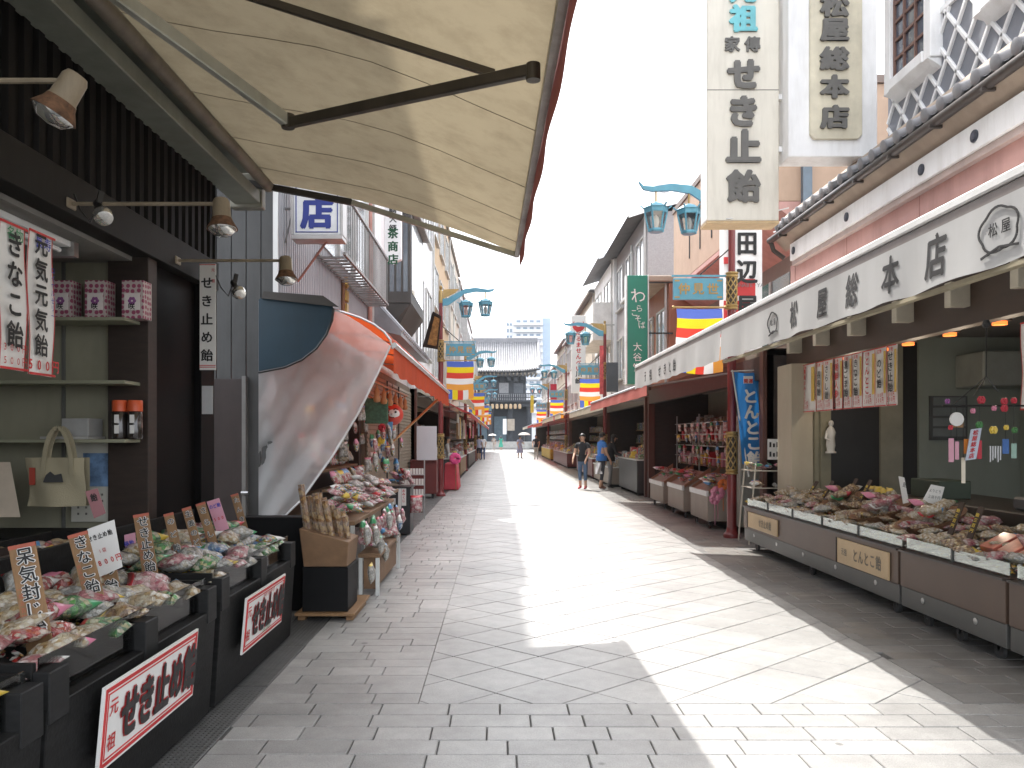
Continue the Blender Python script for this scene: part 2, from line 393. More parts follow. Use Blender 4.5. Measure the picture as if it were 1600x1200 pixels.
# drain along the left shops, studded cover plates
m = mat('drain_plate', (.13, .13, .125), .5, .35, var=.2, scale=6)
n = m.node_tree.nodes; l = m.node_tree.links; tc = n.new('ShaderNodeTexCoord'); vo = n.new('ShaderNodeTexVoronoi'); vo.inputs['Scale'].default_value = 34; vo.inputs['Randomness'].default_value = 0
ge = n.new('ShaderNodeNewGeometry'); l.new(ge.outputs['Position'], vo.inputs['Vector']); bp = n.new('ShaderNodeBump'); bp.invert = True; bp.inputs['Strength'].default_value = 1; bp.inputs['Distance'].default_value = .02
mr = n.new('ShaderNodeMapRange'); mr.inputs[1].default_value = .2; mr.inputs[2].default_value = .34; l.new(vo.outputs['Distance'], mr.inputs[0]); l.new(mr.outputs[0], bp.inputs['Height']); l.new(bp.outputs[0], n['Principled BSDF'].inputs['Normal'])
dr = thing('gutter_drain', (-1.6, 5, 0), 'studded steel cover plates over the gutter along the left shops', None); dr['kind'] = 'structure'
cp = B(-.15, .15, -.497, .497, -.03, 0).mesh('cover_plate', bevel=.004); cp.materials.append(m)
for k in range(22): inst(cp, 'cover_plate', (-1.636, 2.6 + k, .002 * (k % 2)), dr)
# strips in front of the shops
sh = mat('shop_floor', (.13, .125, .115), .8, var=.2, scale=5, bump=.2)
MB().box(-7, -1.79, 1, 95, -.05, .004).build('shop_apron_left', sh)['kind'] = 'structure'
MB().box(3.9, 9, 1, 95, -.05, .004).build('shop_apron_right', sh)['kind'] = 'structure'
# ------------------------------------------------------------------ the near sweet shop on the left
RX, RYL, RYR = V((1, 0, 0)), V((0, 1, 0)), V((0, -1, 0))      # reading directions: board facing us, left facade, right facade
black = mat('black_ink', (.02, .02, .02), .7); red = mat('red_ink', (.5, .03, .03), .6); white = mat('white_paint', (.82, .82, .81), .5, var=.05, dirt=.25)
paper = mat('paper_white', (.72, .71, .68), .7, var=.04); cream = mat('cream_board', (.66, .6, .48), .55, var=.07, dirt=.15)
dk = mat('dark_stained_wood', (.015, .0148, .0145), .5, spec=.1, var=.35, scale=4, stretch=(2, 2, 8), bump=.15); dkb = mat('dark_brown_wood', (.03, .019, .014), .55, var=.3, scale=5, stretch=(1, 1, 5))
wood = mat('pale_wood', (.24, .135, .06), .6, var=.25, scale=10, stretch=(6, 6, 1)); card = mat('brown_plywood', (.2, .115, .06), .65, var=.2, scale=6, stretch=(1, 6, 1))
steel = mat('steel', (.5, .5, .5), .3, 1, var=.1); ivory = mat('ivory_enamel', (.28, .23, .16), .45, var=.12, dirt=.6); rust = mat('rust', (.12, .06, .03), .8, var=.6, scale=30)
chrome = mat('lamp_glass', (.75, .74, .7), .08, .85, var=.05)
acr = glass('acrylic', (.96, .98, .97), .06)
shop = thing('sweet_shop', (-3.6, 4.5, 0), 'dark sweet shop with ribbed fascia and open front at the left', 'shop')
# ribbed fascia
mb = MB(); y = 1.0
pts = []
while y < 7.26:
    pts += [(-2.6, y), (-2.6, y + .06), (-2.625, y + .075), (-2.625, y + .125), (-2.6, y + .14)]; y += .14
for (xa, ya), (xb, yb) in zip(pts, pts[1:]):
    if yb > ya: mb.add([(xa, ya, 3.18), (xb, yb, 3.18), (xb, yb, 4.4), (xa, ya, 4.4)], [(0, 1, 2, 3)])
mb.build('ribbed_fascia', mat('brown_ribbed_steel', (.009, .008, .0075), .6, 0, var=.2, dirt=.5, spec=.12), shop)
B(-3.0, -2.64, 1, 8.86, 4.4, 13.0).build('upper_wall', mat('plaster_grey', (.4, .39, .37), .8, dirt=.3), shop)  # unseen wall, lengthened over the alley to block sun reaching the paving
B(-2.72, -2.56, 1, 7.27, 2.93, 3.18).build('lintel', mat('lintel_steel', (.02, .018, .016), .6, 0, dirt=.4, spec=.15), shop, bevel=.004)
B(-2.9, -2.6, 5.9, 6.05, 0, 2.93).build('post', dkb, shop, bevel=.004)
B(-2.95, -2.66, 6.05, 6.95, 0, 2.93).build('dark_door', mat('dark_door', (.007, .0065, .0065), .45, spec=.06, var=.2), shop)
B(-2.9, -2.6, 6.95, 7.27, 0, 2.93).build('post', mat('dark_post', (.008, .0075, .0075), .45, spec=.06), shop, bevel=.004)
inside = mat('inside_cream', (.24, .23, .165), .75, var=.08, dirt=.25)
B(-5.4, -2.9, 5.95, 6.05, 0, 2.93).build('side_wall', inside, shop)
B(-5.4, -2.75, 1.0, 1.1, 0, 2.93).build('side_wall', inside, shop)  # unseen near end wall, added to keep outside light from the room
B(-5.5, -5.4, 1, 6.05, 0, 2.93).build('back_wall', inside, shop)
B(-5.5, -2.72, 1, 6.05, 2.9, 2.98).build('ceiling', mat('shop_ceiling', (.22, .21, .19), .8), shop)
B(-5.5, -2.62, 1, 6.04, .006, .05).build('floor', mat('shop_inner_floor', (.12, .11, .1), .7), shop)
ss = mat('shelf_steel', (.28, .28, .2), .5, .1, var=.1)
for z in (2.45, 2.0, 1.58):
    sh_ = B(-5.3, -2.66, 5.66, 5.95, z - .025, z).build('shelf', ss, shop, bevel=.003)
for x in (-3.75, -3.25, -2.74):
    B(x - .012, x + .012, 5.935, 5.952, .9, 2.9).build('shelf_upright', mat('upright', (.1, .1, .09), .5), shop)
B(-5.2, -2.75, 5.35, 5.94, .06, .92).build('base_cabinet', dk, shop, bevel=.006)
# fluorescent fitting
fl = thing('fluorescent_fitting', (-2.95, 4.2, 2.8), 'long unlit fluorescent tube fitting under the shop ceiling', 'light')
B(-3.05, -2.85, 3.2, 5.3, 2.86, 2.9).build('housing', white, fl, bevel=.004)
for x in (-3.0, -2.9): MB().tube([(x, 3.25, 2.83), (x, 5.25, 2.83)], .016).build('tube', mat('tube_white', (.8, .8, .8), .2), fl, smooth=True)
B(-3.07, -2.83, 5.3, 5.36, 2.8, 2.9).build('end_cap', steel, fl)
# boxes on the top shelf
pk = mat('box_spotted', (.5, .43, .41), .5, var=.05)
n = pk.node_tree.nodes; l = pk.node_tree.links; b = n['Principled BSDF']; src = b.inputs['Base Color'].links[0].from_socket
tc = n.new('ShaderNodeTexCoord'); vo = n.new('ShaderNodeTexVoronoi'); vo.inputs['Scale'].default_value = 26; vo.inputs['Randomness'].default_value = .3; l.new(tc.outputs['Object'], vo.inputs['Vector'])
rp = n.new('ShaderNodeValToRGB'); rp.color_ramp.elements[0].position = .36; rp.color_ramp.elements[1].position = .42; l.new(vo.outputs['Distance'], rp.inputs[0])
mx = n.new('ShaderNodeMix'); mx.data_type = 'RGBA'; l.new(rp.outputs[0], mx.inputs[0]); mx.inputs[6].default_value = (.3, .06, .12, 1); l.new(src, mx.inputs[7]); l.new(mx.outputs[2], b.inputs['Base Color'])
for px, lab in ((94, 'leftmost of three white spotted gift boxes on the top shelf'), (148, 'middle of three white spotted gift boxes on the top shelf'), (206, 'rightmost of three white spotted gift boxes on the top shelf')):
    x = P(px, 0, 5.72).x
    g_ = thing('gift_box', (x, 5.8, 2.45), lab, 'box', 'gift boxes on the shelf')
    B(x - .078, x + .078, 5.73, 5.87, 2.45, 2.725).build('carton', pk, g_, bevel=.003)
    B(x - .055, x + .055, 5.722, 5.727, 2.51, 2.63).build('flower_panel', mat('box_panel', (.72, .66, .64), .5), g_)
    mb = MB()
    for k in range(6):
        a = k * 1.047; mb.ball((x + .018 * math.cos(a), 5.722, 2.575 + .018 * math.sin(a)), .013, 8, 4, (1, .12, 1))
    mb.build('flower', mat('flower_violet', (.25, .08, .25), .6), g_)
    text('咲', black, g_, (x + .0, 5.7195, 2.535), .05, RX, bold=.02)
# jars
for px, lab in ((184, 'left jar of black sweets with orange lid on the lower shelf'), (208, 'right jar of black sweets with orange lid on the lower shelf')):
    x = P(px, 0, 5.75).x; z = 1.582
    j_ = thing('sweet_jar', (x, 5.78, z), lab, 'jar', 'jars on the shelf')
    MB().lathe([(.05, 0), (.052, .01), (.052, .19), (.045, .2)], (x, 5.78, z)).build('jar', mat('jar_dark', (.025, .02, .018), .15, coat=.8), j_, smooth=True)
    MB().lathe([(.053, .2), (.053, .275), (.049, .28), (0, .28)], (x, 5.78, z)).build('lid', mat('lid_orange', (.62, .1, .03), .4), j_, smooth=True)
    for dz in (.04, .115): B(x - .014, x + .018, 5.7255, 5.7285, z + dz, z + dz + .06).build('jar_label', paper, j_)
# carton, calendar, tote bag, standing board
B(P(97, 0, 5.7).x, P(139, 0, 5.7).x, 5.69, 5.9, 1.6, 1.73).one('carton', mat('grey_carton', (.28, .28, .27), .7), 'low grey carton on the lower shelf left of the jars', 'box', bevel=.004)
B(P(66, 0, 5.7).x, P(140, 0, 5.7).x, 5.67, 5.93, 1.581, 1.6).one('flat_box', mat('grey_carton2', (.36, .35, .33), .7), 'flat box lying under the grey carton on the shelf', 'box')
cal = thing('wall_calendar', (-3.0, 5.93, .95), 'large wall calendar with a blue landscape picture beside the tote bag', 'calendar')
B(P(112, 0, 5.93).x, P(215, 0, 5.93).x, 5.925, 5.932, P(0, 815, 5.93).z, P(0, 690, 5.93).z).build('sheet', mat('calendar_sheet', (.5, .49, .43), .6, var=.04), cal)
B(P(130, 0, 5.92).x, P(197, 0, 5.92).x, 5.918, 5.923, P(0, 760, 5.92).z, P(0, 708, 5.92).z).build('picture', mat('calendar_picture', (.12, .2, .33), .5, var=.9, scale=8), cal)
for r_ in range(4):
    for c_ in range(7):
        x = P(122 + c_ * 12.5, 0, 5.92).x; z = P(0, 772 + r_ * 10, 5.92).z
        B(x - .007, x + .007, 5.921, 5.9235, z - .012, z + .004).build('date', mat('date_ink', (.13, .12, .11), .7), cal)
tb = thing('tote_bag', (P(92, 0, 5.6).x, 5.6, 1.0), 'cream canvas tote bag with red tag hanging under the shelf', 'bag')
x0, x1 = P(48, 0, 5.6).x, P(138, 0, 5.6).x; z0, z1 = P(0, 790, 5.6).z, P(0, 715, 5.6).z
tm = mat('canvas_cream', (.34, .3, .2), .85, var=.08, bump=.3, bscale=150)
mb = MB()
mb.grid(lambda u, v: (x0 + (x1 - x0) * u + .01 * math.sin(v * 5), 5.56 - .05 * math.sin(math.pi * u) * (1 - .5 * v) + .012 * math.sin(u * 9 + v * 4), z0 + (z1 - z0) * v), 12, 8)
mb.grid(lambda u, v: (x1 - (x1 - x0) * u, 5.62 + .03 * math.sin(math.pi * u), z0 + (z1 - z0) * v), 8, 4)
mb.add([(x0, 5.56, z0), (x1, 5.56, z0), (x1, 5.62, z0), (x0, 5.62, z0)], [(0, 1, 2, 3)])
mb.build('body', tm, tb, smooth=True)
for yy in (5.545, 5.6):
    mb = MB()
    pp = [(x0 + .13 + (.2) * (.5 - .5 * math.cos(math.pi * t / 10)), yy - .02, z1 - .12 + .33 * math.sin(math.pi * t / 10)) for t in range(11)]
    for a, c in zip(pp, pp[1:]): mb.bar(a, c, .006, .03, up=(0, 1, 0)) if 0 else mb.bar(a, c, .03, .006, up=(0, 1, 0))
    mb.build('handle', tm, tb)
B(x0 + .035, x0 + .075, 5.522, 5.527, z0 + .15, z0 + .27).build('red_tag', mat('tag_red', (.35, .05, .03), .6), tb)
mb = MB(); mb.prism([(x0 + .15 + a, 5.487, z0 + .17 + c) for a, c in ((0, 0), (.14, 0), (.125, .06), (.08, .05), (.05, .075), (.02, .05))], (0, .004, 0)); mb.build('print', mat('print_dark', (.05, .05, .05), .7), tb)
sb = MB().hexa([P(-20, 808, 5.4), P(32, 808, 5.4), P(32, 808, 5.42), P(-20, 808, 5.42), P(-20, 722, 5.5), P(16, 722, 5.5), P(16, 722, 5.52), P(-20, 722, 5.52)])
sb.one('standing_card', mat('card_tan', (.5, .42, .33), .7), 'tan card leaning on the counter at the left edge, beside the tote bag', 'card')
# two long paper banners in the opening
def banner(px0, px1, X, pt, pb, label, rows_, cat='banner', rt=RYL, edge=red, group=None, tilt=0):
    ya, yb = YX(px0, X), YX(px1, X); zt = EYE + (CY - pt) * (ya + yb) / 2 / F; zb = EYE + (CY - pb) * (ya + yb) / 2 / F
    s = 1 if rt == RYL else -1
    lo, hi = min(ya, yb), max(ya, yb); w = hi - lo
    t = thing('paper_banner', (X, (lo + hi) / 2, zb), label, cat, group)
    MB().grid(lambda u, v: (X + .008 * math.sin(u * 5 + v * 7), lo + w * u, zb + (zt - zb) * v), 5, 12).build('sheet', paper, t, smooth=True)
    for a, c in ((lo, lo + .007), (hi - .007, hi)):
        MB().grid(lambda u, v: (X + s * .003 + .008 * math.sin((a - lo) / w * 5 + v * 7), a + (c - a) * u, zb + (zt - zb) * v), 1, 12).build('red_edge', edge, t)
    for a, c in ((zb, zb + .012), (zt - .012, zt)): B(X + s * .010, X + s * .013, lo, hi, a, c).build('red_edge', edge, t)
    for (st, frac, hh, mm, vert, bo, off) in rows_:
        text(st, mm, t, (X + s * .012, (lo + hi) / 2 + off * w * s, zb + (zt - zb) * frac), hh * w, rt, bold=bo, vertical=vert)
    return t
green = mat('green_ink', (.03, .25, .1), .6); blue = mat('blue_ink', (.04, .06, .4), .6)
banner(-3, 40, -2.45, 350, 578, 'hanging paper banner with green heading and brushed black characters, at the left edge',
       [('名物', .93, .3, green, False, .015, 0), ('きなこ飴', .55, .62, black, True, .03, 0), ('300円', .15, .22, red, False, .012, 0), ('500円', .06, .22, red, False, .012, 0)])
banner(43, 83, -2.45, 365, 587, 'hanging paper banner with blue heading and large red price 500',
       [('長寿', .93, .3, blue, False, .015, 0), ('元気元気飴', .56, .52, black, True, .03, -.08), ('ロイヤルゼリー', .6, .16, blue, True, .01, .38), ('500円', .07, .3, red, False, .03, 0)])
# vertical strip hanging from the lamp arm
t = thing('paper_strip', (-2.45, 6.7, 2.16), 'narrow white vertical strip with black brush lettering on the dark post', 'banner')
xa, xb = P(312, 0, 6.7).x, P(337, 0, 6.7).x; zt, zb = P(0, 412, 6.7).z, P(0, 578, 6.7).z
B(xa, xb, 6.7, 6.71, zb, zt).build('board', paper, t); text('せき止め飴', black, t, ((xa + xb) / 2 - .005, 6.698, (zt + zb) / 2 - .02), .105, RX, bold=.03, vertical=True, pitch=1.45)
for z in (zb + .02, zb + .035, zt - .012): B(xa, xb, 6.6955, 6.699, z, z + .006).build('red_line', red, t)
text('元祖', red, t, (xb - .02, 6.698, zt - .1), .03, RX, vertical=True, pitch=3, bold=.02)
# spot lamps on arms
def spot_lamp(y, x_end, z, label, drop=.02, big=1.0):
    t = thing('spot_lamp', (-2.6, y, z), label, 'lamp', 'spot lamps over the sweet shop')
    B(-2.63, -2.55, y - .05, y + .05, z - .03, z + .03).build('wall_mount', ivory, t, bevel=.006)
    MB().tube([(-2.57, y, z), (x_end - .06, y, z), (x_end - .01, y, z - .01)], .012).build('arm', ivory, t, smooth=True)
    MB().lathe([(.0, .055), (.04, .05), (.05, .03), (.053, -.06), (.058, -.07)], (x_end, y, z - drop), axis=(-.25 * big, .1, 1)).build('socket', ivory, t, smooth=True)
    MB().lathe([(.058, -.07), (.062, -.085), (.088, -.13), (.09, -.135)], (x_end, y, z - drop), axis=(-.25 * big, .1, 1)).build('collar', rust, t, smooth=True)
    MB().lathe([(.084, -.128), (.082, -.14), (.05, -.17), (0, -.178)], (x_end, y, z - drop), axis=(-.25 * big, .1, 1)).build('bulb', chrome, t, smooth=True)
spot_lamp(3.18, -1.71, 3.02, 'ivory spot lamp on an arm, nearest, against the ribbed fascia', big=-2.2)
spot_lamp(4.76, -1.66, 2.99, 'rusty ivory spot lamp on a long arm above the spotted boxes', big=.3)
spot_lamp(6.34, -1.70, 3.0, 'ivory spot lamp on an arm farthest along, above the blue plate', big=.3)
for (px, py, Y, lab) in ((160, 335, 4.7, 'bare reflector bulb clipped to the rusty lamp arm'), (372, 455, 6.5, 'bare reflector bulb clipped beside the narrow white strip')):
    c = P(px, py, Y); t = thing('clip_bulb', c, lab, 'lamp', 'clip-on bulbs')
    MB().lathe([(.0, -.06), (.05, -.045), (.058, -.015), (.05, .01), (.022, .04), (.02, .07)], c, axis=(-.5, .5, .7)).build('bulb', chrome, t, smooth=True)
    MB().lathe([(.023, .05), (.025, .12), (0, .125)], c, axis=(-.5, .5, .7)).build('socket', mat('black_plastic', (.02, .02, .02), .4), t, smooth=True)
    MB().bar(c + V((-.04, .04, .08)), c + V((-.03, .05, .15)), .02, .03).build('clip', MATS['black_plastic'], t)
    MB().tube([c + V((-.06, .06, .08)), c + V((-.1, .06, -.03)), c + V((-.16, .06, .04)), c + V((-.2, .06, .14))], .006, 6).build('cable', MATS['black_plastic'], t, smooth=True)
# the roller awning
aw = thing('cream_awning', (-1.2, 4.5, 3.4), 'large dingy cream canvas awning with folding arms over the left shop', 'awning')
cm = mat('awning_canvas', (.35, .29, .19), .85, var=.1, scale=1.1, dirt=.4, sheer=.26)
def canvas(u, v):
    y = 1.2 + 6.95 * v; xb = -2.42; xf = .165 + (.3 - .04 * y) * 0 + .085 * (8.15 - y) / 4.5
    zb_, zf = 3.95, 3.44
    x = xb + (xf - xb) * u; s_ = 2.55 * u
    return (x, y, 4.2 - .134 * s_ - .059 * s_ * s_ + .004 * math.sin(v * 40) * u)
MB().grid(canvas, 14, 40).build('canvas', cm, aw, smooth=True)
B(-2.6, -2.3, .8, 7.75, 4.16, 4.27).build('head_box', mat('head_box', (.2, .21, .175), .5, dirt=.3), aw, bevel=.01)
B(-2.62, -2.36, .8, 8.0, 3.9, 4.02).build('wall_beam', MATS['head_box'], aw, bevel=.006)
MB().tube([(-2.27, .8, 4.06), (-2.27, 7.85, 4.06)], .055, 12).build('roller_tube', mat('roller', (.17, .145, .11), .6, dirt=.7), aw, smooth=True)
B(-2.66, -2.34, 7.86, 7.98, 3.86, 4.2).build('end_bracket', mat('bracket', (.25, .24, .2), .5, .4, dirt=.5), aw, bevel=.01)
fb = [V(canvas(1, v)) for v in (0, 1)]
MB().bar(fb[0] + V((.015, 0, -.02)), fb[1] + V((.015, 0, -.02)), .045, .06).build('front_bar', mat('alu_bar', (.33, .31, .28), .45, .5, dirt=.5), aw)
rv = mat('red_valance', (.22, .06, .045), .8, var=.15, sheer=.25)
MB().grid(lambda u, v: (V(canvas(1, v)) + V((.045 + .008 * math.sin(v * 37) * u, 0, .02 - (.21 + .004 * math.sin(v * 23)) * u))), 3, 60).build('valance', rv, aw, smooth=True)
arm = mat('arm_steel', (.42, .42, .36), .45, .3, dirt=.4); armd = mat('arm_dark', (.07, .058, .042), .5, .4, dirt=.4)
el = P(450, 190, 4.8) ; fe = V((.165, 3.86, 3.375)); re_ = V((-2.2, 3.2, 3.86))
MB().bar(re_, el, .05, .075).build('upper_arm', arm, aw, bevel=.006); MB().bar(el + V((0, 0, -.01)), fe, .045, .06).build('fore_arm', armd, aw, bevel=.006)
MB().lathe([(.04, -.04), (.04, .04)], el).build('elbow', armd, aw); MB().lathe([(.035, -.05), (.035, .03)], fe).build('arm_pivot', armd, aw)
e2 = V((-1.45, 7.82, 3.9)); MB().bar((-2.5, 7.84, 4.1), e2, .05, .06).build('upper_arm', mat('arm_black', (.04, .035, .03), .5), aw, bevel=.004)
MB().bar(e2, V(canvas(1, 1)) + V((0, -.06, -.03)), .04, .05).build('fore_arm', arm, aw, bevel=.004)
MB().bar(V(canvas(.05, .4)) + V((0, 0, -.05)), V(canvas(.9, .44)) + V((0, 0, -.04)), .03, .04).build('rafter', armd, aw)
for v in (.28, .52, .68, .81, .92): MB().tube([V(canvas(u / 8, v + .01 * math.sin(u))) + V((0, 0, -.006)) for u in range(9)], .0022, 4).build('seam', mat('seam', (.16, .125, .085), .8), aw)
# ---------------- bins of sweets
CANDY = [candy('sweets_beige', ['d6c5a4', 'c9b083', 'e2d8be', 'b8965f', 'ebe3d2']), candy('sweets_red', ['c22a24', 'd8c2b0', 'b01a20', 'c85a38', 'ead8cc']), candy('sweets_green', ['2f8a3a', 'd9d6b8', '1f6b2a', 'c7c48a', '56a84a']),
         candy('sweets_pink', ['d79a9c', 'e9c9c6', 'b85a68', 'f0e2dc', 'c77a80']), candy('sweets_mixed', ['d8d2c4', 'b0302c', 'd9b23a', '3f6ea8', 'e8e2d6', '4f8a4a']), candy('sweets_brown', ['8a6238', 'a8814e', 'c9a878', '7a5228', 'dcc7a0']),
         candy('sweets_grey', ['cfcfc9', 'a9aaa4', 'e6e6e0', '8f9088', 'c0bba8']), candy('sweets_blue', ['5f8fc0', 'd6dde2', '8fb3d0', 'e8ecec', '3a6aa0'])]
CN = ['beige', 'red', 'green', 'pink', 'mixed', 'brown', 'clear', 'blue']
def bag_mesh(w, h, t, seed):
    rr = random.Random(seed); nu, nv = 7, 8
    def fn(sgn):
        def f(u, v):
            e = (4 * u * (1 - u)) ** .6 * (4 * v * (1 - v)) ** .6
            k = noise.noise(V((u * 3 + seed, v * 3, sgn * 2))) * .35 + 1 + .25 * math.sin(u * 9 + seed) * math.sin(v * 8)
            sx = 1 - .08 * math.sin(math.pi * v)
            return ((u - .5) * w * sx, (v - .5) * h * (1 - .05 * math.sin(math.pi * u)), sgn * t / 2 * e * k + t * .5)
        return f
    mb = MB().grid(fn(1), nu, nv); mb.grid(fn(-1), nu, nv)
    return mb.mesh('bag', smooth=True, sharp=180)
HEAD = [mat('header_white', (.72, .71, .68), .4, coat=.5), mat('header_red', (.5, .04, .05), .4, coat=.5), mat('header_green', (.05, .3, .12), .4, coat=.5), mat('header_blue', (.1, .3, .55), .4, coat=.5), mat('header_yellow', (.7, .5, .06), .4, coat=.5), mat('header_pink', (.6, .2, .3), .4, coat=.5)]
BAGS = {}
def bag_me(kind, var, head):
    k = (kind, var, head)
    if k not in BAGS:
        me = bag_mesh(.165, .225, .078, 3 * var + kind); me.materials.append(CANDY[kind]); me.materials.append(HEAD[min(head, 5)])
        for p in me.polygons:
            if p.center.y > (.072, .02, .05)[kind % 3] and head < 6: p.material_index = 1
        BAGS[k] = me
    return BAGS[k]
def bag(x, y, z, rz=0, rx=0, ry=0, kind=None, label='', group=None, s=1.0, head=None, name='candy_bag'):
    kind = R.randrange(8) if kind is None else kind; head = R.randrange(6) if head is None else head
    o = inst(bag_me(kind, R.randrange(2), head), name, (x, y, z), None, (rx, ry, rz), (s, s, s * R.uniform(.8, 1.3)))
    tag(o, label.replace('@', CN[kind]), 'candy bag', group)
    return o
def bin_stand(y0, y1, label, contents, lab2, group, zf=.7, splits=1):
    t = thing('sweet_bin', (-2.0, (y0 + y1) / 2, .0), label, 'display bin', 'dark bins of sweets on the left')
    xf = -1.66
    MB().hexa([(xf - .1, y0, .02), (xf, y0, .02), (xf, y1, .02), (xf - .1, y1, .02), (xf - .03, y0, zf - .1), (xf + .04, y0, zf - .1), (xf + .04, y1, zf - .1), (xf - .03, y1, zf - .1)]).build('front_panel', dk, t, bevel=.004)
    for a, c in ((y0, y0 + .14), (y1 - .14, y1), ((y0 + y1) / 2 - .07, (y0 + y1) / 2 + .07)):
        B(xf - .02, xf + .044, a + .002, c - .002, zf - .16, zf + .03).build('corner_board', mat('dark_grey_wood', (.02, .02, .02), .5, spec=.14, var=.25, scale=5, stretch=(3, 3, 8)), t, bevel=.004)
    for a in (y0 + .002, y1 - .032): B(-2.42, xf - .02, a, a + .03, .02, zf + .06).build('side_panel', dk, t, bevel=.003)
    B(-2.45, -2.42, y0, y1, .02, zf + .28).build('back_panel', dk, t, bevel=.003)
    MB().hexa([(-2.42, y0 + .03, .4), (xf - .03, y0 + .03, .4), (xf - .03, y1 - .03, .4), (-2.42, y1 - .03, .4), (-2.42, y0 + .03, zf + .05), (xf - .03, y0 + .03, zf - .06), (xf - .03, y1 - .03, zf - .06), (-2.42, y1 - .03, zf + .05)]).build('tray', MATS['dark_grey_wood'], t)
    B(xf - .015, xf - .009, y0 + .03, y1 - .03, zf - .12, zf + .075).build('acrylic_front', acr, t)
    yy = y0 + .13
    while yy < y1 - .08:
        for c in range(4):
            if y0 < 2 and yy < 2.3: continue
            x = xf - .09 - c * .17 + R.uniform(-.02, .02); kd = R.choice(contents)
            bag(x, yy + R.uniform(-.04, .04), zf - .05 + (xf - x) * .22 + R.uniform(0, .05), R.uniform(-.6, .6) + 1.57 * (R.random() < .6), R.uniform(-.1, .25), R.uniform(-.35, .1), kd, lab2, group)
            if R.random() < .28: bag(x, yy + R.uniform(-.05, .05), zf + .01 + (xf - x) * .22 + R.uniform(0, .04), R.uniform(-.9, .9), R.uniform(-.1, .35), R.uniform(-.3, .2), R.choice(contents), lab2, group, s=.95)
        yy += .19
    return t
bin_stand(1.5, 2.83, 'dark wooden sweet bin at the bottom left corner', [0, 2, 1], 'clear bag of @ sweets in the bin at the bottom left corner', 'bags in the corner bin', zf=.7)
b1 = bin_stand(2.86, 4.56, 'dark wooden sweet bin with the largest white and red sign board', [0, 2, 0, 3, 6, 5, 6, 1], 'clear bag of @ sweets in the bin with the largest sign', 'bags in the near bin', zf=.72)
b2 = bin_stand(4.64, 6.32, 'dark wooden sweet bin with the smaller white and red sign board', [6, 2, 3, 4, 6, 7, 0], 'clear bag of @ sweets in the second bin along the gutter', 'bags in the second bin', zf=.74)
def sign_board(px0, px1, zt, zb, label, small):
    X = -1.60; ya, yb = YX(px0, X), YX(px1, X)
    t = thing('sign_board', (X, (ya + yb) / 2, zb), label, 'sign', 'white and red boards on the bins')
    off = [V((0, 0, 0)), V((0, 0, 0))]
    def pl(y, z, d=0): return V((X + .0 + (z - .25) * .09 + d, y, z))
    def slab(y0, y1, z0, z1, d0, d1): return MB().hexa([pl(y0, z0, d0), pl(y0, z0, d1), pl(y1, z0, d1), pl(y1, z0, d0), pl(y0, z1, d0), pl(y0, z1, d1), pl(y1, z1, d1), pl(y1, z1, d0)])
    slab(ya, yb, zb, zt, 0, .012).build('board', paper, t)
    for k, e in ((.012, .016), (.036, .006)):
        for q in (slab(ya + k, yb - k, zb + k, zb + k + e, .012, .0145), slab(ya + k, yb - k, zt - k - e, zt - k, .012, .0145), slab(ya + k, ya + k + e, zb + k + e, zt - k - e, .012, .0145), slab(yb - k - e, yb - k, zb + k + e, zt - k - e, .012, .0145)):
            q.build('red_border', red, t)
    up = V((.09, 0, 1)); h = (zt - zb); w = yb - ya
    c = pl((ya + yb) / 2 + w * .07, (zt + zb) / 2, .012)
    text('せき止め飴', red, t, c, h * .66, RYL, up, bold=.085, wide=.84 * w / (5 * h * .66), pitch=1)
    text('せき止め飴', mat('brush_ink', (.035, .03, .03), .6), t, c, h * .66, RYL, up, bold=.06, wide=.84 * w / (5 * h * .66), pitch=1, lift=.008)
    text('元祖', red, t, pl(ya + w * .09, (zt + zb) / 2, .012), h * .22, RYL, up, bold=.02, vertical=True, pitch=1.9)
    if small:
        text('登録商標川崎大師', red, t, pl((ya + yb) / 2 + w * .05, zt - .055, .012), .03, RYL, up, bold=.01); text('川崎大師名物', MATS['green_ink'], t, pl((ya + yb) / 2 + w * .05, zb + .05, .012), .03, RYL, up, bold=.01)
    return t
sign_board(147, 297, .606, .262, 'largest white board with red border and black brush lettering, bottom left', False)
sign_board(375, 437, .6, .25, 'smaller white board with red border on the second bin', True)
# loose wrapped sweets strewn in the trays: nobody could count them
LM = [mat('loose_%d' % i, c, .3, coat=.7, var=.1) for i, c in enumerate(['e0d2b0', 'c89a5a', 'b83a34', 'e8e4da', '5a9a50', 'd8a0a0', '8a5a30', 'd8b83a'])]
def loose(name, label, n, fn, size=.02, w=(5, 3, 2, 4, 1, 2, 2, 1)):
    mb = MB(); mi = []
    for i in range(n):
        c = fn(R.random(), R.random()); a = R.uniform(0, 6.28); t_ = R.uniform(-.5, .5); s = size * R.uniform(.7, 1.3)
        ax = V((math.cos(a), math.sin(a), t_)).normalized() * s; ay = V((-math.sin(a), math.cos(a), 0)) * s * .55; az = ax.cross(ay).normalized() * s * .4
        k = len(mb.f); mb.add([c - ax, c + ay * .9, c + az, c - ay * .9, c - az, c + ax], [(0, 2, 1), (0, 3, 2), (0, 4, 3), (0, 1, 4), (5, 1, 2), (5, 2, 3), (5, 3, 4), (5, 4, 1)]); mi += [R.choices(range(8), w)[0]] * 8
    me = bpy.data.meshes.new(name); me.from_pydata(mb.v, [], mb.f)
    for m_ in LM: me.materials.append(m_)
    me.polygons.foreach_set('material_index', mi)
    o = bpy.data.objects.new(name, me); COL.objects.link(o); ORG[o.name] = V((0, 0, 0)); tag(o, label, 'sweets', None, 'stuff')
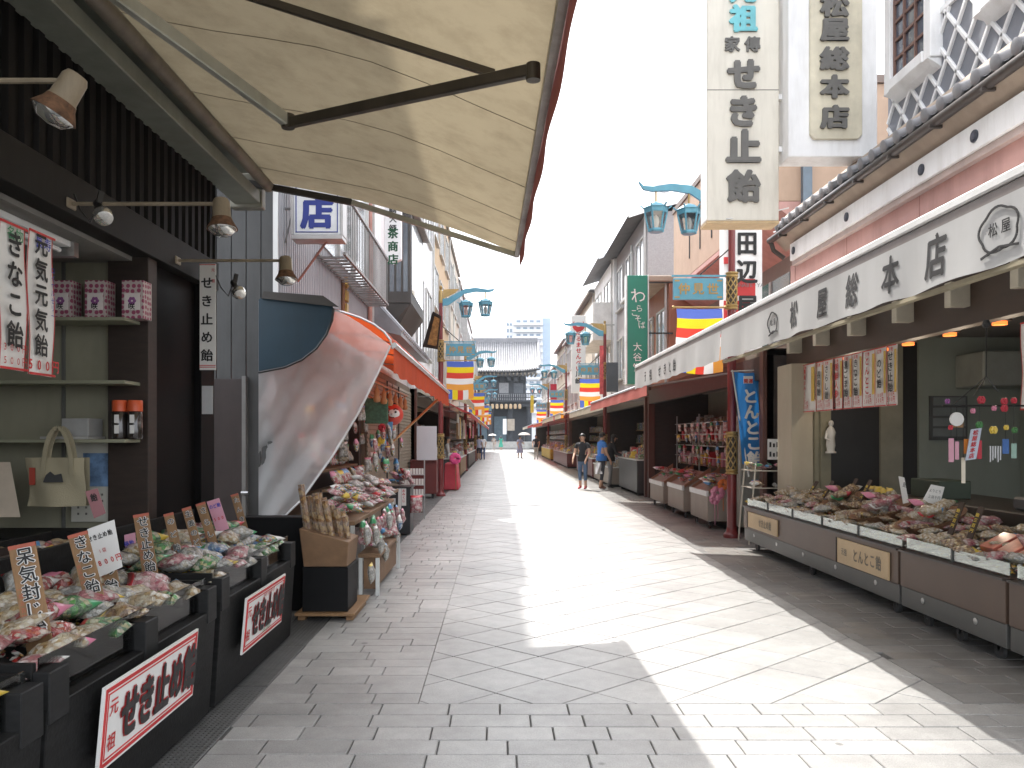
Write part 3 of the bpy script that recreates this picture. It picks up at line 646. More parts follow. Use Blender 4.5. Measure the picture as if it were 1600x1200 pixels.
for y0, y1, lab in ((2.0, 2.8, 'loose wrapped sweets in the bin at the bottom left corner'), (2.92, 4.5, 'loose wrapped sweets between the bags of the near bin'), (4.7, 6.26, 'loose wrapped sweets between the bags of the second bin')):
    loose('loose_sweets', lab, 900, lambda u, v: V((-1.7 - .7 * u, y0 + (y1 - y0) * v, .63 + .17 * u + .05 * R.random())))
# price slats
def slat(pt, pb, X, w, s, label, red_top=True, deep=True):
    Y = X * F / (pt[0] - CX); a, c = P(pt[0], pt[1], Y), P(pb[0], pb[1], Y - .02)
    d = (a - c); u = d.normalized(); rt = V((1, .12, 0)); rt = (rt - u * rt.dot(u)).normalized(); nn = rt.cross(u)
    t = thing('price_sign', c, label, 'price sign', 'wooden price slats in the bins')
    MB().obox((a + c) / 2, rt * w / 2, u * d.length / 2, nn * .004).build('board', wood, t, bevel=.002)
    MB().obox(a - u * .008, rt * w / 2, u * .008, nn * .0055).build('red_tip', mat('tip_red', (.4, .1, .06), .6), t)
    cc = (a + c) / 2 + u * d.length * .08 + nn * .005; hh = d.length * .8 / len(s) / 1.05
    hh = min(hh, w * .75)
    text(s, paper, t, cc + rt * w * .08, hh, rt, u, bold=.07, vertical=True, pitch=d.length * .78 / len(s) / hh)
    text(s, black, t, cc + rt * w * .08, hh, rt, u, bold=.02, vertical=True, pitch=d.length * .78 / len(s) / hh, lift=.006)
    text('一袋五百円', MATS['tip_red'], t, (a + c) / 2 - rt * w * .32 + nn * .005, hh * .28, rt, u, bold=.01, vertical=True, pitch=1.4)
slat((34, 850), (66, 1030), -1.95, .105, '呆気封じ飴', 'nearest wooden price slat with black lettering, at the left edge')
slat((121, 833), (152, 950), -2.0, .09, 'きなこ飴', 'wooden price slat left of the white price card')
slat((160, 850), (180, 945), -2.02, .085, '止め飴', 'wooden price slat half hidden behind the white price card')
slat((220, 803), (238, 915), -2.05, .085, 'せき止め飴', 'upright wooden price slat right of the white price card')
slat((263, 802), (287, 905), -2.1, .06, 'のど飴梅', 'first of the thin wooden slats in the second bin')
slat((291, 793), (318, 888), -2.1, .06, '生姜のど飴', 'second of the thin wooden slats in the second bin')
slat((313, 786), (343, 880), -2.1, .065, 'さらし飴', 'wooden slat left of the pink card in the second bin')
slat((366, 772), (388, 848), -2.15, .06, 'たんきり', 'farthest wooden slat in the second bin')
slat((352, 832), (358, 862), -2.1, .04, '飴', 'short wooden slat under the pink card')
def card_sign(p, X, label, m, rowsx, thick=.004):
    Y = X * F / (sum(q[0] for q in p) / 4 - CX); q = [P(a, b_, Y) for a, b_ in p]      # corners: top left, top right, bottom right, bottom left
    rt = (q[1] - q[0]).normalized(); up = (q[0] - q[3]).normalized(); nn = rt.cross(up); up = nn.cross(rt)
    t = thing('price_card', q[3], label, 'price sign')
    MB().hexa([q[3], q[2], q[2] - nn * thick, q[3] - nn * thick, q[0], q[1], q[1] - nn * thick, q[0] - nn * thick]).build('card', m, t)
    c = sum(q, V()) / 4; h = (q[0] - q[3]).length; w = (q[1] - q[0]).length
    for st, fx, fy, hh, mm, bo in rowsx: text(st, mm, t, c + rt * fx * w + up * fy * h, min(hh * h, .92 * w / len(st) / .86), rt, up, bold=bo, wide=.8)
    return t
card_sign([(136, 827), (178, 812), (191, 886), (150, 904)], -1.98, 'white price card reading 800 in red with black heading', paper, [('せき止め飴', 0, .28, .24, black, .03), ('1袋', -.1, -.02, .1, red, .01), ('800円', .02, -.25, .26, red, .02)])
pink = mat('pink_card', (.6, .3, .38), .6, var=.1)
card_sign([(323, 784), (342, 778), (358, 826), (339, 833)], -2.05, 'pink price card on a stick in the second bin', pink, [('のど飴', 0, .3, .2, blue, .03), ('500', 0, -.1, .22, red, .02)])
card_sign([(133, 768), (152, 763), (165, 802), (147, 810)], -2.4, 'faded pink card hanging in front of the calendar', mat('pink_card_old', (.35, .16, .17), .7), [('飴', 0, .2, .3, black, .03)])
card_sign([(194, 836), (211, 832), (214, 880), (198, 885)], -2.3, 'pink card behind the upright wooden slat', pink, [('梅飴', 0, .2, .25, blue, .03)])
# back tier of the stall: wooden tray and black box
for (x0, x1, y0, y1, z0, z1, mm, nm, lab) in ((-3.0, -2.47, 2.2, 4.3, .55, 1.0, dkb, 'wooden_tray', 'reddish brown wooden tray behind the near bin'), (-2.95, -2.47, 4.36, 5.25, .5, .98, dk, 'black_tray', 'black tray of packets behind the upright slat')):
    t = thing(nm, ((x0 + x1) / 2, (y0 + y1) / 2, 0), lab, 'tray')
    B(x0, x1, y0, y1, .06, z1 - .14).build('base', mm, t, bevel=.004)
    for q in (B(x0, x1, y0, y0 + .025, z1 - .138, z1), B(x0, x1, y1 - .025, y1, z1 - .138, z1), B(x0, x0 + .025, y0 + .025, y1 - .025, z1 - .138, z1), B(x1 - .025, x1, y0 + .025, y1 - .025, z1 - .138, z1)): q.build('side', mm, t, bevel=.003)
    yy = y0 + .14
    while yy < y1 - .1:
        for x in (x0 + .14, x1 - .14): bag(x, yy, z1 - .11, R.uniform(0, 3), R.uniform(-.1, .2), 0, R.choice([0, 5, 1, 6]), 'bag of @ sweets in the ' + nm.replace('_', ' ') + ' behind the front bins', 'bags in the back trays')
        yy += .19
# ------------------------------------------------------------------ the big shop on the right
pinkw = mat('pink_wall', (.5, .29, .26), .75, var=.08, dirt=.35); plast = mat('white_plaster', (.84, .84, .84), .7, var=.05, dirt=.3)
slate = mat('slate_panel', (.2, .21, .24), .55, var=.12); tilem = mat('roof_tile_grey', (.2, .2, .21), .35, .1, var=.2); brownm = mat('brown_beam', (.055, .034, .023), .55, var=.15, scale=3, stretch=(4, 1, 4))
mc = thing('main_shop', (5.5, 8, 0), 'white plastered shop with diamond lattice wall, tiled eave and pink fascia', 'shop')
XW = 4.28
B(XW, XW + .3, 2, 11.7, 3.42, 4.1).build('pink_fascia', pinkw, mc)
for k in range(6): B(XW - .004, XW - .001, 3 + 1.7 * k, 3.012 + 1.7 * k, 3.6, 4.06).build('panel_joint', mat('joint_dark_pink', (.33, .17, .15), .8), mc)
for (a, c) in ((2.0, 5.0), (5.35, 11.45)):
    bd = B(XW - .1, XW, a, c, 4.12, 4.36).build('white_band', plast, mc, bevel=.004)
    B(XW - .07, XW, a, c, 4.05, 4.118).build('band_ledge', mat('ledge_pinkgrey', (.45, .36, .33), .7), mc, bevel=.004)
B(XW - .14, XW, 5.05, 5.3, 4.02, 4.42).build('band_block', plast, mc, bevel=.005)
for px in (1240, 1323, 1440, 1523):
    y = YX(px, XW - .1)
    MB().lathe([(.055, 0), (.055, .012), (.045, .016), (0, .016)], (XW - .1, y, 4.24), axis=(-1, 0, 0)).build('crest_disc', mat('disc_navy', (.03, .035, .05), .5), mc, smooth=True)
    MB().lathe([(.028, .016), (.025, .022), (.0, .024)], (XW - .1, y, 4.24), axis=(-1, 0, 0)).build('crest_boss', mat('disc_navy2', (.06, .065, .09), .5), mc, smooth=True)
# eave: soffit, gutter, tiles
MB().hexa([(XW, 2, 4.36), (4.12, 2, 4.52), (4.12, 11.9, 4.52), (XW, 11.9, 4.36), (XW, 2, 4.9), (4.12, 2, 4.6), (4.12, 11.9, 4.6), (XW, 11.9, 4.9)]).build('soffit', mat('soffit_tan', (.36, .29, .23), .75), mc)
gt = MB().tube([(4.06, 2, 4.53), (4.06, 11.95, 4.53)], .05, 10).build('gutter', mat('gutter_brown', (.06, .05, .045), .4, .2), mc, smooth=True)
for k in range(12): B(4.0, 4.12, 2.6 + .8 * k, 2.63 + .8 * k, 4.47, 4.5).build('gutter_clip', MATS['gutter_brown'], gt)
MB().tube([(4.06, 11.9, 4.5), (4.1, 11.9, 4.38), (4.24, 11.85, 4.25)], .035, 8).build('downpipe', MATS['gutter_brown'], mc, smooth=True)
MB().hexa([(4.1, 2, 4.59), (4.7, 2, 4.86), (4.7, 11.9, 4.86), (4.1, 11.9, 4.59), (4.1, 2, 4.62), (4.7, 2, 4.89), (4.7, 11.9, 4.89), (4.1, 11.9, 4.62)]).build('tile_bed', tilem, mc)
rt_ = MB().tube([(0, 0, 0), (.62, 0, .28)], .062, 10)
rt_.lathe([(.07, 0), (.07, .02), (.05, .03), (0, .03)], (0, 0, 0), 12, axis=(-1, 0, -.2)); tme = rt_.mesh('roof_tile', smooth=True); tme.materials.append(tilem)
ft_ = MB().grid(lambda u, v: (.6 * u + .03, (v - .5) * .2, .27 * u - .02 + .03 * (2 * v - 1) ** 2), 2, 4).mesh('flat_tile', smooth=True); ft_.materials.append(tilem)
y = 3.0
while y < 11.85:
    inst(tme, 'roof_tile', (4.07, y, 4.66), mc); inst(ft_, 'flat_tile', (4.05, y + .135, 4.64), mc); y += .27
# upper wall with diamond lattice
XU = 4.62
ZT = 8.2
B(XU, XU + 3, 2, 9.42, 4.6, ZT).build('upper_wall', plast, mc)
z_lat = 5.98
def lat(y0, y1):
    B(XU - .03, XU, y0, y1, 4.8, z_lat).build('slate_panel', slate, mc)
    B(XU - .06, XU, y0, y1, z_lat, z_lat + .05).build('lattice_cap', plast, mc, bevel=.004)
    # diagonal raised joints, clipped to the panel
    st = .36
    for sg in (1, -1):
        k = -12
        while k * st < (y1 - y0) + 4:
            pts = []
            for z in (4.8, z_lat):
                pts.append((k * st + y0 + sg * (z - 4.8) * .8 if sg > 0 else k * st + y0 - (z - 4.8) * .8, z))
            (ya, za), (yb, zb) = pts
            ok = True
            def cl(ya, za, yb, zb, lim, less):
                ia, ib = (ya < lim) == less, (yb < lim) == less
                if not ia and not ib: return None
                if ia and ib: return ya, za, yb, zb
                t = (lim - ya) / (yb - ya); ym, zm = lim, za + t * (zb - za)
                return (ya, za, ym, zm) if ia else (ym, zm, yb, zb)
            q = cl(ya, za, yb, zb, y1 - .02, True); q = q and cl(*q, y0 + .02, False)
            if q and abs(q[3] - q[1]) > .06:
                MB().bar((XU - .04, q[0], q[1]), (XU - .04, q[2], q[3]), .04, .035, up=(1, 0, 0)).build('lattice_strip', plast, mc, bevel=.006)
            k += 1
lat(2.2, 9.4)
for (pa, pb, zb, lab) in ((1412, 1466, 5.66, 1), (1560, 1680, 5.66, 2)):
    yb_, ya_ = YX(pa, XU), YX(pb, XU)
    w = thing('window', (XU, ya_, zb), '', None); COL.objects.unlink(w); bpy.data.objects.remove(w)
    fr = MB()
    for q in (B(XU - .16, XU - .001, ya_ - .14, ya_, zb - .12, ZT - .1), B(XU - .16, XU - .001, yb_, yb_ + .14, zb - .12, ZT - .1), B(XU - .18, XU - .001, ya_, yb_, zb - .12, zb)):
        fr.add(q.v, q.f)
    wd = fr.build('window', plast, mc, bevel=.008); B(XU - .09, XU - .001, ya_ + .001, yb_ - .001, zb + .001, ZT - .11).build('backing', plast, wd)
    MB().hexa([(XU - .001, ya_ - .12, 5.42), (XU - .1, ya_ - .05, 5.47), (XU - .1, yb_ + .05, 5.47), (XU - .001, yb_ + .12, 5.42), (XU - .001, ya_ - .12, zb - .125), (XU - .18, ya_ - .12, zb - .125), (XU - .18, yb_ + .12, zb - .125), (XU - .001, yb_ + .12, zb - .125)]).build('sill', plast, wd, bevel=.004)
    B(XU - .1, XU - .092, ya_, yb_, zb, ZT - .1).build('pane', mat('dark_glass', (.08, .1, .14), .06, coat=1), wd)
    for f in (1 / 3, 2 / 3, .03, .97): B(XU - .125, XU - .101, ya_ + (yb_ - ya_) * f - .014, ya_ + (yb_ - ya_) * f + .014, zb, ZT - .1).build('glazing_bar', mat('bar_brown', (.18, .1, .08), .6), wd)
    z = zb
    while z < ZT - .2: B(XU - .122, XU - .103, ya_, yb_, z, z + .028).build('glazing_bar', MATS['bar_brown'], wd); z += .21
# lower shop front: beam, posts, ceiling, inner walls
bm_ = B(4.2, 4.34, 2, 11.65, 2.6, 2.98).build('beam', brownm, mc, bevel=.006)
B(4.12, 4.2, 2, 11.7, 3.0, 3.08).build('upper_beam', brownm, mc, bevel=.004)
B(4.36, 4.5, 2, 11.6, 2.98, 3.44).build('fascia_board', mat('fascia_dark', (.05, .04, .035), .6), mc)
bk = mat('block_white', (.5, .46, .37), .6)
for px in (1240, 1282, 1337, 1409, 1494, 1600): y = YX(px, 4.1); B(4.02, 4.2, y - .05, y + .05, 2.76, 2.98).build('rafter_end', bk, bm_, bevel=.004)
cb = mat('pillar_cream', (.42, .37, .28), .7, var=.05, dirt=.15)
B(4.0, 4.3, 10.9, 11.45, 0, 2.6).build('pillar', cb, mc, bevel=.006)
B(4.3, 4.36, 10.85, 11.0, .0, 2.6).build('jamb', mat('jamb_olive', (.2, .185, .125), .5), mc); B(4.36, 4.5, 10.8, 10.95, 0, 2.6).build('jamb', MATS['jamb_olive'], mc)
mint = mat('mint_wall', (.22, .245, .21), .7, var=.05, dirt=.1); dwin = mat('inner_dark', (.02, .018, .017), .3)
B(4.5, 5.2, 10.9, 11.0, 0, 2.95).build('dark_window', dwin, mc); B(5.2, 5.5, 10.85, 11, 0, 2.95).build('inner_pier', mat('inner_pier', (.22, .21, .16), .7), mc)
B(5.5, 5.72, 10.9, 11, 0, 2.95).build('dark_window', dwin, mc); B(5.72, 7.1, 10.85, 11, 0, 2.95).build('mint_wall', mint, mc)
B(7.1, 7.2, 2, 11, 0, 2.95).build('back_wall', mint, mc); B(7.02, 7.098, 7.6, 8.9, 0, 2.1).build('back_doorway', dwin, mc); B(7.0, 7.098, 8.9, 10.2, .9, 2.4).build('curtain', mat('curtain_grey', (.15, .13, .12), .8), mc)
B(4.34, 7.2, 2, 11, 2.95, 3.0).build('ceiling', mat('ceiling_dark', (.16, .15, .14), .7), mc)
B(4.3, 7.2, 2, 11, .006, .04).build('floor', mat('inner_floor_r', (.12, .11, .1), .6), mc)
B(5.85, 6.35, 10.8, 10.848, 1.55, 2.15).build('notice_frame', mat('notice_dark', (.06, .065, .065), .4), mc)
for k in range(4): B(5.88, 6.32, 10.79, 10.799, 1.6 + .14 * k, 1.71 + .14 * k).build('notice_panel', mat('notice_glass', (.16, .18, .18), .2), mc)
B(6.2, 7.0, 10.2, 10.84, 2.25, 2.7).build('cooling_unit', mat('unit_cream', (.25, .26, .23), .5), mc, bevel=.02)
dl = mat('downlight_rim', (.5, .5, .5), .3, .8); lamp_m = emit('downlight_glow', 'ff7a38', .55)
for px, py in ((1380, 542), (1419, 531), (1484, 517), (1562, 497), (1322, 553), (1283, 561), (1250, 570)):
    y = YX(px, 4.42); MB().lathe([(.06, 0), (.06, .03), (0, .03)], (4.42, y, 2.585)).build('downlight', lamp_m, mc); B(4.35, 4.49, y - .07, y + .07, 2.616, 2.64).build('downlight_plate', brownm, mc)
    if px in (1419, 1484, 1562, 1322):
        ld = bpy.data.lights.new('downlight_lamp', 'POINT'); ld.energy = 1.7; ld.color = (1, .82, .62); ld.shadow_soft_size = .05; lo_ = bpy.data.objects.new('downlight_lamp', ld); COL.objects.link(lo_); lo_.location = (4.5, y, 2.3)
# counter of wheeled cases
cmn = mat('counter_mauve', (.098, .062, .043), .5, var=.08, coat=.15); cgr = mat('counter_steel', (.115, .115, .108), .4, .3, var=.08)
glz = glass('counter_glass', (.8, .92, .86), .8)
def counter(y0, y1, label, boards=()):
    t = thing('sweets_counter', (3.9, (y0 + y1) / 2, 0), label, 'counter', 'mauve counters of the right shop')
    B(3.5, 3.54, y0 + .01, y1 - .01, .3, .6).build('front_panel', cmn, t, bevel=.004)
    B(3.51, 3.55, y0 + .01, y1 - .01, .13, .298).build('kick_panel', cgr, t, bevel=.004)
    B(3.48, 3.56, y0 + .01, y1 - .01, .6, .615).build('top_trim', mat('trim_dark', (.05, .04, .035), .4), t)
    for a in (y0 + .01, y1 - .04): B(3.54, 4.3, a, a + .03, .13, .62).build('side_panel', cmn, t)
    MB().hexa([(3.55, y0 + .04, .3), (4.3, y0 + .04, .3), (4.3, y1 - .04, .3), (3.55, y1 - .04, .3), (3.55, y0 + .04, .6), (4.3, y0 + .04, .8), (4.3, y1 - .04, .8), (3.55, y1 - .04, .6)]).build('tray', cgr, t)
    B(3.545, 3.55, y0 + .03, y1 - .03, .62, .72).build('glass_front', glz, t)
    n_ = max(2, round((y1 - y0) / .9))
    for k in range(1, n_): yy = y0 + (y1 - y0) * k / n_; B(3.535, 3.552, yy - .008, yy + .008, .617, .725).build('glass_clip', cgr, t)
    for k in range(n_):
        yy = y0 + (y1 - y0) * (k + .5) / n_; MB().lathe([(.025, 0), (.025, .006), (.012, .008)], (3.51, yy, .24), axis=(-1, 0, 0)).build('ring_pull', steel, t, smooth=True)
    for a in (y0 + .25, y1 - .25, (y0 + y1) / 2):
        for x in (3.62, 4.2): 
            w_ = MB().lathe([(.055, -.015), (.055, .015)], (x, a, .055), 12, axis=(1, 0, 0)).build('wheel', mat('rubber', (.04, .04, .04), .7), t, smooth=True); MB().bar((x, a, .06), (x, a, .13), .03).build('caster', steel, w_)
    for pa, pb, z0, z1, s1, s2 in boards:
        ya, yb = YX(pb, 3.48), YX(pa, 3.48)
        b_ = B(3.478, 3.496, ya, yb, z0, z1).build('name_board', mat('board_gold', (.52, .38, .22), .5, var=.1), t, bevel=.003)
        text(s1, mat('board_ink', (.2, .17, .13), .6), t, (3.478, (ya + yb) / 2 + (yb - ya) * .08 * 0 - (yb - ya) * .12, (z0 + z1) / 2), (z1 - z0) * .55, RYR, bold=.03, wide=.8)
        if s2: text(s2, MATS['board_ink'], t, (3.478, ya + (yb - ya) * .83, (z0 + z1) / 2), (z1 - z0) * .3, RYR, bold=.02, wide=.8)
        B(3.471, 3.4775, yb - .02, yb + .004, z0 - .004, z1 + .004).build('board_edge', dkb, t)
    return t
counter(6.98, 11.4, 'mauve sweets counter with two gold name boards, farthest on the right', [(1168, 1214, .34, .55, 'せき止め飴', ''), (1307, 1388, .31, .56, 'とんとこ飴', '元祖')])
counter(5.5, 6.96, 'mauve sweets counter without a board, between two dark seams', [])
counter(3.6, 5.48, 'mauve sweets counter cut off by the right edge of the picture', [])
y = 4.0
def rlab(y): return 'far end of' if y > 9.3 else 'middle of' if y > 7 else 'near end of'
while y < 11.3:
    for c in range(4):
        x = 3.64 + c * .165 + R.uniform(-.02, .02); kd = R.choice([0, 0, 5, 0, 6, 0, 5, 5, 3])
        if y < 5.3 and c > 2: continue
        bag(x, y + R.uniform(-.05, .05), .645 + (x - 3.55) * .27 + R.uniform(0, .04), R.uniform(-.4, .4) - 1.57 * (R.random() < .7), R.uniform(-.1, .2), R.uniform(0, .35), kd, 'bag of @ sweets, ' + rlab(y) + ' the right counter', 'bags on the right counter', head=R.choice([0, 4, 4, 0, 6, 6]), s=.82)
        if R.random() < .14: bag(x + .05, y + R.uniform(-.07, .07), .67 + (x - 3.55) * .3 + R.uniform(0, .05), R.uniform(-1, 1), R.uniform(-.2, .5), R.uniform(-.1, .6), R.choice([0, 3, 5, 6]), 'bag of @ sweets, ' + rlab(y) + ' the right counter', 'bags on the right counter')
    y += .2
for y0, y1, lab in ((7.05, 11.3, 'loose sweets strewn over the farthest mauve counter'), (5.55, 6.9, 'loose sweets strewn over the counter without a board'), (4.0, 5.4, 'loose sweets strewn over the cut-off counter')):
    loose('loose_sweets', lab, int(700 * (y1 - y0)), lambda u, v: V((3.56 + .7 * u, y0 + (y1 - y0) * v, .62 + .2 * u + .06 * R.random())), .02, (8, 8, 1, 5, 0, 1, 3, 2))
# baskets with pink and beige sacks
bask = mat('basket_brown', (.2, .1, .05), .7, var=.4, scale=40)
for (y, kd, lab, x) in ((8.15, 3, 'round basket heaped with pink sweet bags', 3.95), (7.25, 0, 'round basket heaped with beige sweet bags, right of the pink heap', 3.97), (9.3, 5, 'round basket with mixed packets and yellow card', 4.05)):
    t = thing('basket', (x, y, .72), lab, 'basket', 'baskets on the right counter')
    MB().lathe([(.16, 0), (.24, .06), (.3, .14), (.31, .15), (.28, .14), (.2, .06), (0, .05)], (x, y, .72), 20, axis=(-.35, 0, 1)).build('bowl', bask, t, smooth=True)
    for k in range(6):
        a = k * 1.05; bag(x + .11 * math.cos(a) - .03, y + .12 * math.sin(a), .82 + .05 * (k % 3) + .02, a, .2, -.2, kd, 'bag of @ sweets in the ' + lab.split(',')[0], 'bags in baskets')
# leaning slats, cards and upright packets on the counter
def rslat(px, py0, py1, X, lab, m_=None, w=.05):
    Y = YX(px, X); a, c = P(px + 12, py0, Y), P(px - 8, py1, Y); d = a - c
    t = thing('price_sign', c, lab, 'price sign', 'dark price slats on the right counter')
    MB().bar(c, a, w, .01, up=(-1, -.4, .3)).build('board', m_ or dkb, t); u = d.normalized(); rt = V((.35, -1, 0)); rt = (rt - u * rt.dot(u)).normalized()
    text('飴三百円', MATS['header_yellow'], t, (a + c) / 2 + rt.cross(u) * .008, w * .7, rt, u, bold=.02, vertical=True, pitch=1.3)
sd = mat('slat_dark', (.05, .03, .02), .5)
for i, (px, a, c) in enumerate(((1265, 752, 785), (1290, 752, 783), (1327, 748, 785), (1349, 750, 788), (1492, 785, 835), (1522, 792, 843))):
    rslat(px, a, c, 4.05 if px < 1400 else 3.85, ['leftmost dark price slat on the right counter', 'second dark price slat from the pillar', 'third dark price slat from the pillar', 'fourth dark price slat from the pillar', 'left of two black price slats in front of the till', 'right of two black price slats in front of the till'][i], sd)
card_sign([(1455, 757), (1476, 761), (1468, 790), (1441, 783)], 4.0, 'white handwritten card with yellow clip on the right counter', paper, [('よりどり', 0, .2, .2, black, .01), ('三袋千円', 0, -.15, .2, black, .01)])
card_sign([(1404, 744), (1413, 746), (1420, 785), (1411, 787)], 4.05, 'narrow white card beside the yellow packets on the right counter', paper, [('飴', 0, .2, .2, black, .01)])
for k in range(4):
    y = 8.55 + .13 * k; bag(4.18, y, .93, 1.57 + R.uniform(-.2, .2), 1.2, 0, R.choice([0, 5]), 'upright packet of @ sweets behind the pink heap', 'upright packets', head=4)
for k in range(3):
    o = B(3.7, 3.92, 5.6 + .22 * k - .09, 5.6 + .22 * k + .09, .73, .78).one('sweet_case', mat('case_red', (.36, .09, .06), .35, var=.5, scale=14, coat=.6), ['nearest', 'middle', 'farthest'][k] + ' of three red labelled trays propped at the near end', 'box', 'red trays on the counter', bevel=.004); o.rotation_euler.y = -.5; o.location.z += .04
# nine hanging price posters
rows9 = ['せき止飴', 'のど飴', 'とんとこ', 'きなこ飴', '黒ごま飴', '朝鮮人参', 'さらし飴', '長寿飴', '開運おみくじ', ]
names9 = ['first poster from the right, black lettering', 'second poster from the right, small lettering', 'third poster from the right, red lettering', 'fourth poster from the right, black lettering', 'fifth poster from the right, black lettering', 'sixth poster from the right, red lettering', 'seventh poster from the right', 'eighth poster from the right, black lettering', 'ninth poster, leftmost, red lettering, next to the pillar']
edges = [1403, 1387, 1369, 1349, 1333, 1318, 1303, 1288, 1276, 1250]
yel = mat('poster_yellow', (.6, .4, .08), .6)
for k in range(9):
    ya, yb = YX(edges[k], 4.19), YX(edges[k + 1], 4.19); zt, zb = 2.575, 1.93
    lo, hi = ya + .008, yb - .008; w = hi - lo; X = 4.185 + R.uniform(-.012, .012); tw = R.uniform(-.02, .02)
    t = thing('price_poster', (X, (lo + hi) / 2, zb), 'hanging price ' + names9[k], 'poster', 'row of hanging price posters')
    MB().grid(lambda u, v: (X + tw * (u - .5) + .012 * (1 - v) * math.sin(k + u * 3), lo + w * u, zb + (zt - zb) * v), 3, 6).build('sheet', paper, t, smooth=True)
    B(X - .02, X - .017, lo, lo + w * .18, zb + .14, zt - .05).build('yellow_stripe', yel, t); B(X - .02, X - .017, lo, hi, zb, zb + .012).build('red_edge', red, t); B(X - .02, X - .017, lo, hi, zt - .01, zt).build('red_edge', red, t)
    B(X - .02, X - .017, hi - .008, hi, zb, zt).build('red_edge', red, t)
    s = rows9[k]; text(s, red if k in (2, 5, 8) else black, t, (X - .02, (lo + hi) / 2 + w * .06, zb + .36), min(.105, .42 / len(s)), RYR, bold=.035, vertical=True, pitch=1.05)
    text('名物', red, t, (X - .02, (lo + hi) / 2 + w * .05, zt - .045), .05, RYR, bold=.02); text('500円', red, t, (X - .02, (lo + hi) / 2, zb + .065), .07, RYR, bold=.03, wide=.6); text('300円', red, t, (X - .02, (lo + hi) / 2, zb + .12), .06, RYR, bold=.03, wide=.6)
banner(1596, 1640, 4.19, 500, 640, 'white hanging banner cut by the right picture edge', [('せき止飴', .5, .5, black, True, .03, 0)], rt=RYR)
# statue in the dark window
c = P(1298, 708, 10.7); st_ = thing('white_statuette', c, 'small white statuette in the dark window of the right shop', 'statuette')
MB().lathe([(.07, 0), (.07, .02), (.05, .03), (.05, .06), (.06, .1), (.05, .2), (.062, .28), (.045, .33), (.02, .36), (.018, .37)], c, 14).build('figure', mat('porcelain', (.55, .54, .5), .3), st_, smooth=True)
MB().ball(c + V((.005, 0, .4)), .035, 10, 8, (1, 1, 1.2)).build('head', MATS['porcelain'], st_, smooth=True); MB().tube([c + V((-.05, 0, .3)), c + V((-.075, -.02, .2)), c + V((-.03, -.05, .17))], .016).build('arm', MATS['porcelain'], st_, smooth=True)
# wind chime mobile
Ym = 6.3
mo = thing('wind_chime_mobile', P(1541, 640, Ym), 'hanging bar of wind chimes, paper tags and red flowers', 'mobile')
p0, p1 = P(1472, 634, Ym), P(1610, 634, Ym); blk = MATS['black_plastic']
MB().tube([p0, p1], .008, 6).build('bar', blk, mo); top = P(1541, 588, Ym)
for q in (P(1490, 632, Ym), P(1522, 618, Ym), P(1560, 612, Ym)): MB().tube([q, top], .004, 5).build('cord', blk, mo)
MB().tube([top, P(1541, 510, Ym)], .004, 5).build('cord', blk, mo); MB().lathe([(.02, 0), (.03, .03), (.02, .06)], P(1541, 512, Ym)).build('hook', blk, mo)
fl_r = mat('flower_red', (.5, .04, .06), .6); lf = mat('leaf_green', (.06, .2, .06), .6)
for px, py, m_, s in ((1480, 627, MATS['flower_violet'], .03), (1533, 625, fl_r, .045), (1569, 627, fl_r, .04), (1569, 638, fl_r, .04), (1584, 626, fl_r, .035), (1553, 638, HEAD[5], .03), (1485, 668, fl_r, .028), (1552, 672, HEAD[4], .045), (1572, 668, HEAD[4], .03), (1585, 672, lf, .035), (1530, 664, lf, .04), (1520, 642, HEAD[5], .03)):
    q = P(px, py, Ym - .02); mb = MB(); s *= .72
    for k in range(6): a = k * 1.047; mb.ball(q + V((math.cos(a) * s * .6, -.005 * (k % 2), math.sin(a) * s * .5)), s * .55, 6, 4)
    mb.ball(q + V((0, -s * .4, 0)), s * .4, 6, 4); mb.build('flower', m_, mo, smooth=True)
for px, t0, b0, w, m_ in ((1486, 685, 722, 8, pink), (1495, 690, 718, 6, pink), (1510, 686, 709, 8, mat('tag_orange', (.6, .2, .03), .6)), (1571, 686, 709, 10, mat('tag_blue', (.06, .15, .4), .6)), (1584, 693, 716, 8, mat('tag_mint', (.3, .45, .38), .6)), (1505, 715, 755, 6, cream), (1530, 688, 717, 7, fl_r)):
    a, c = P(px - w / 2, t0, Ym), P(px + w / 2, b0, Ym); B(a.x, c.x, Ym - .004, Ym, c.z, a.z).build('paper_tag', m_, mo); MB().tube([P(px, 634, Ym), P(px, t0, Ym)], .0025, 4).build('cord', blk, mo)
for k in range(5): MB().tube([P(1547 + k * 4, 697, Ym), P(1547 + k * 4, 722 - (k % 3) * 3, Ym)], .006, 6).build('chime_tube', steel, mo)
a = P(1524, 672, Ym - .05); MB().obox(P(1521, 694, Ym - .05), (.042, 0, .006), (0, .003, 0), (.022, 0, .122)).build('name_tag', mat('tag_pale_blue', (.45, .5, .58), .6), mo); text('松屋総本店', red, mo, P(1521, 694, Ym - .055), .043, (1, 0, .14), (.18, 0, 1), bold=.03, vertical=True)
MB().lathe([(.055, 0), (.055, .012), (0, .012)], P(1494, 655, Ym), axis=(0, -1, 0)).build('fan_disc', paper, mo); B(P(1488, 0, Ym).x, P(1506, 0, Ym).x, Ym, Ym + .01, P(0, 668, Ym).z, P(0, 650, Ym).z).build('straw_board', wood, mo)
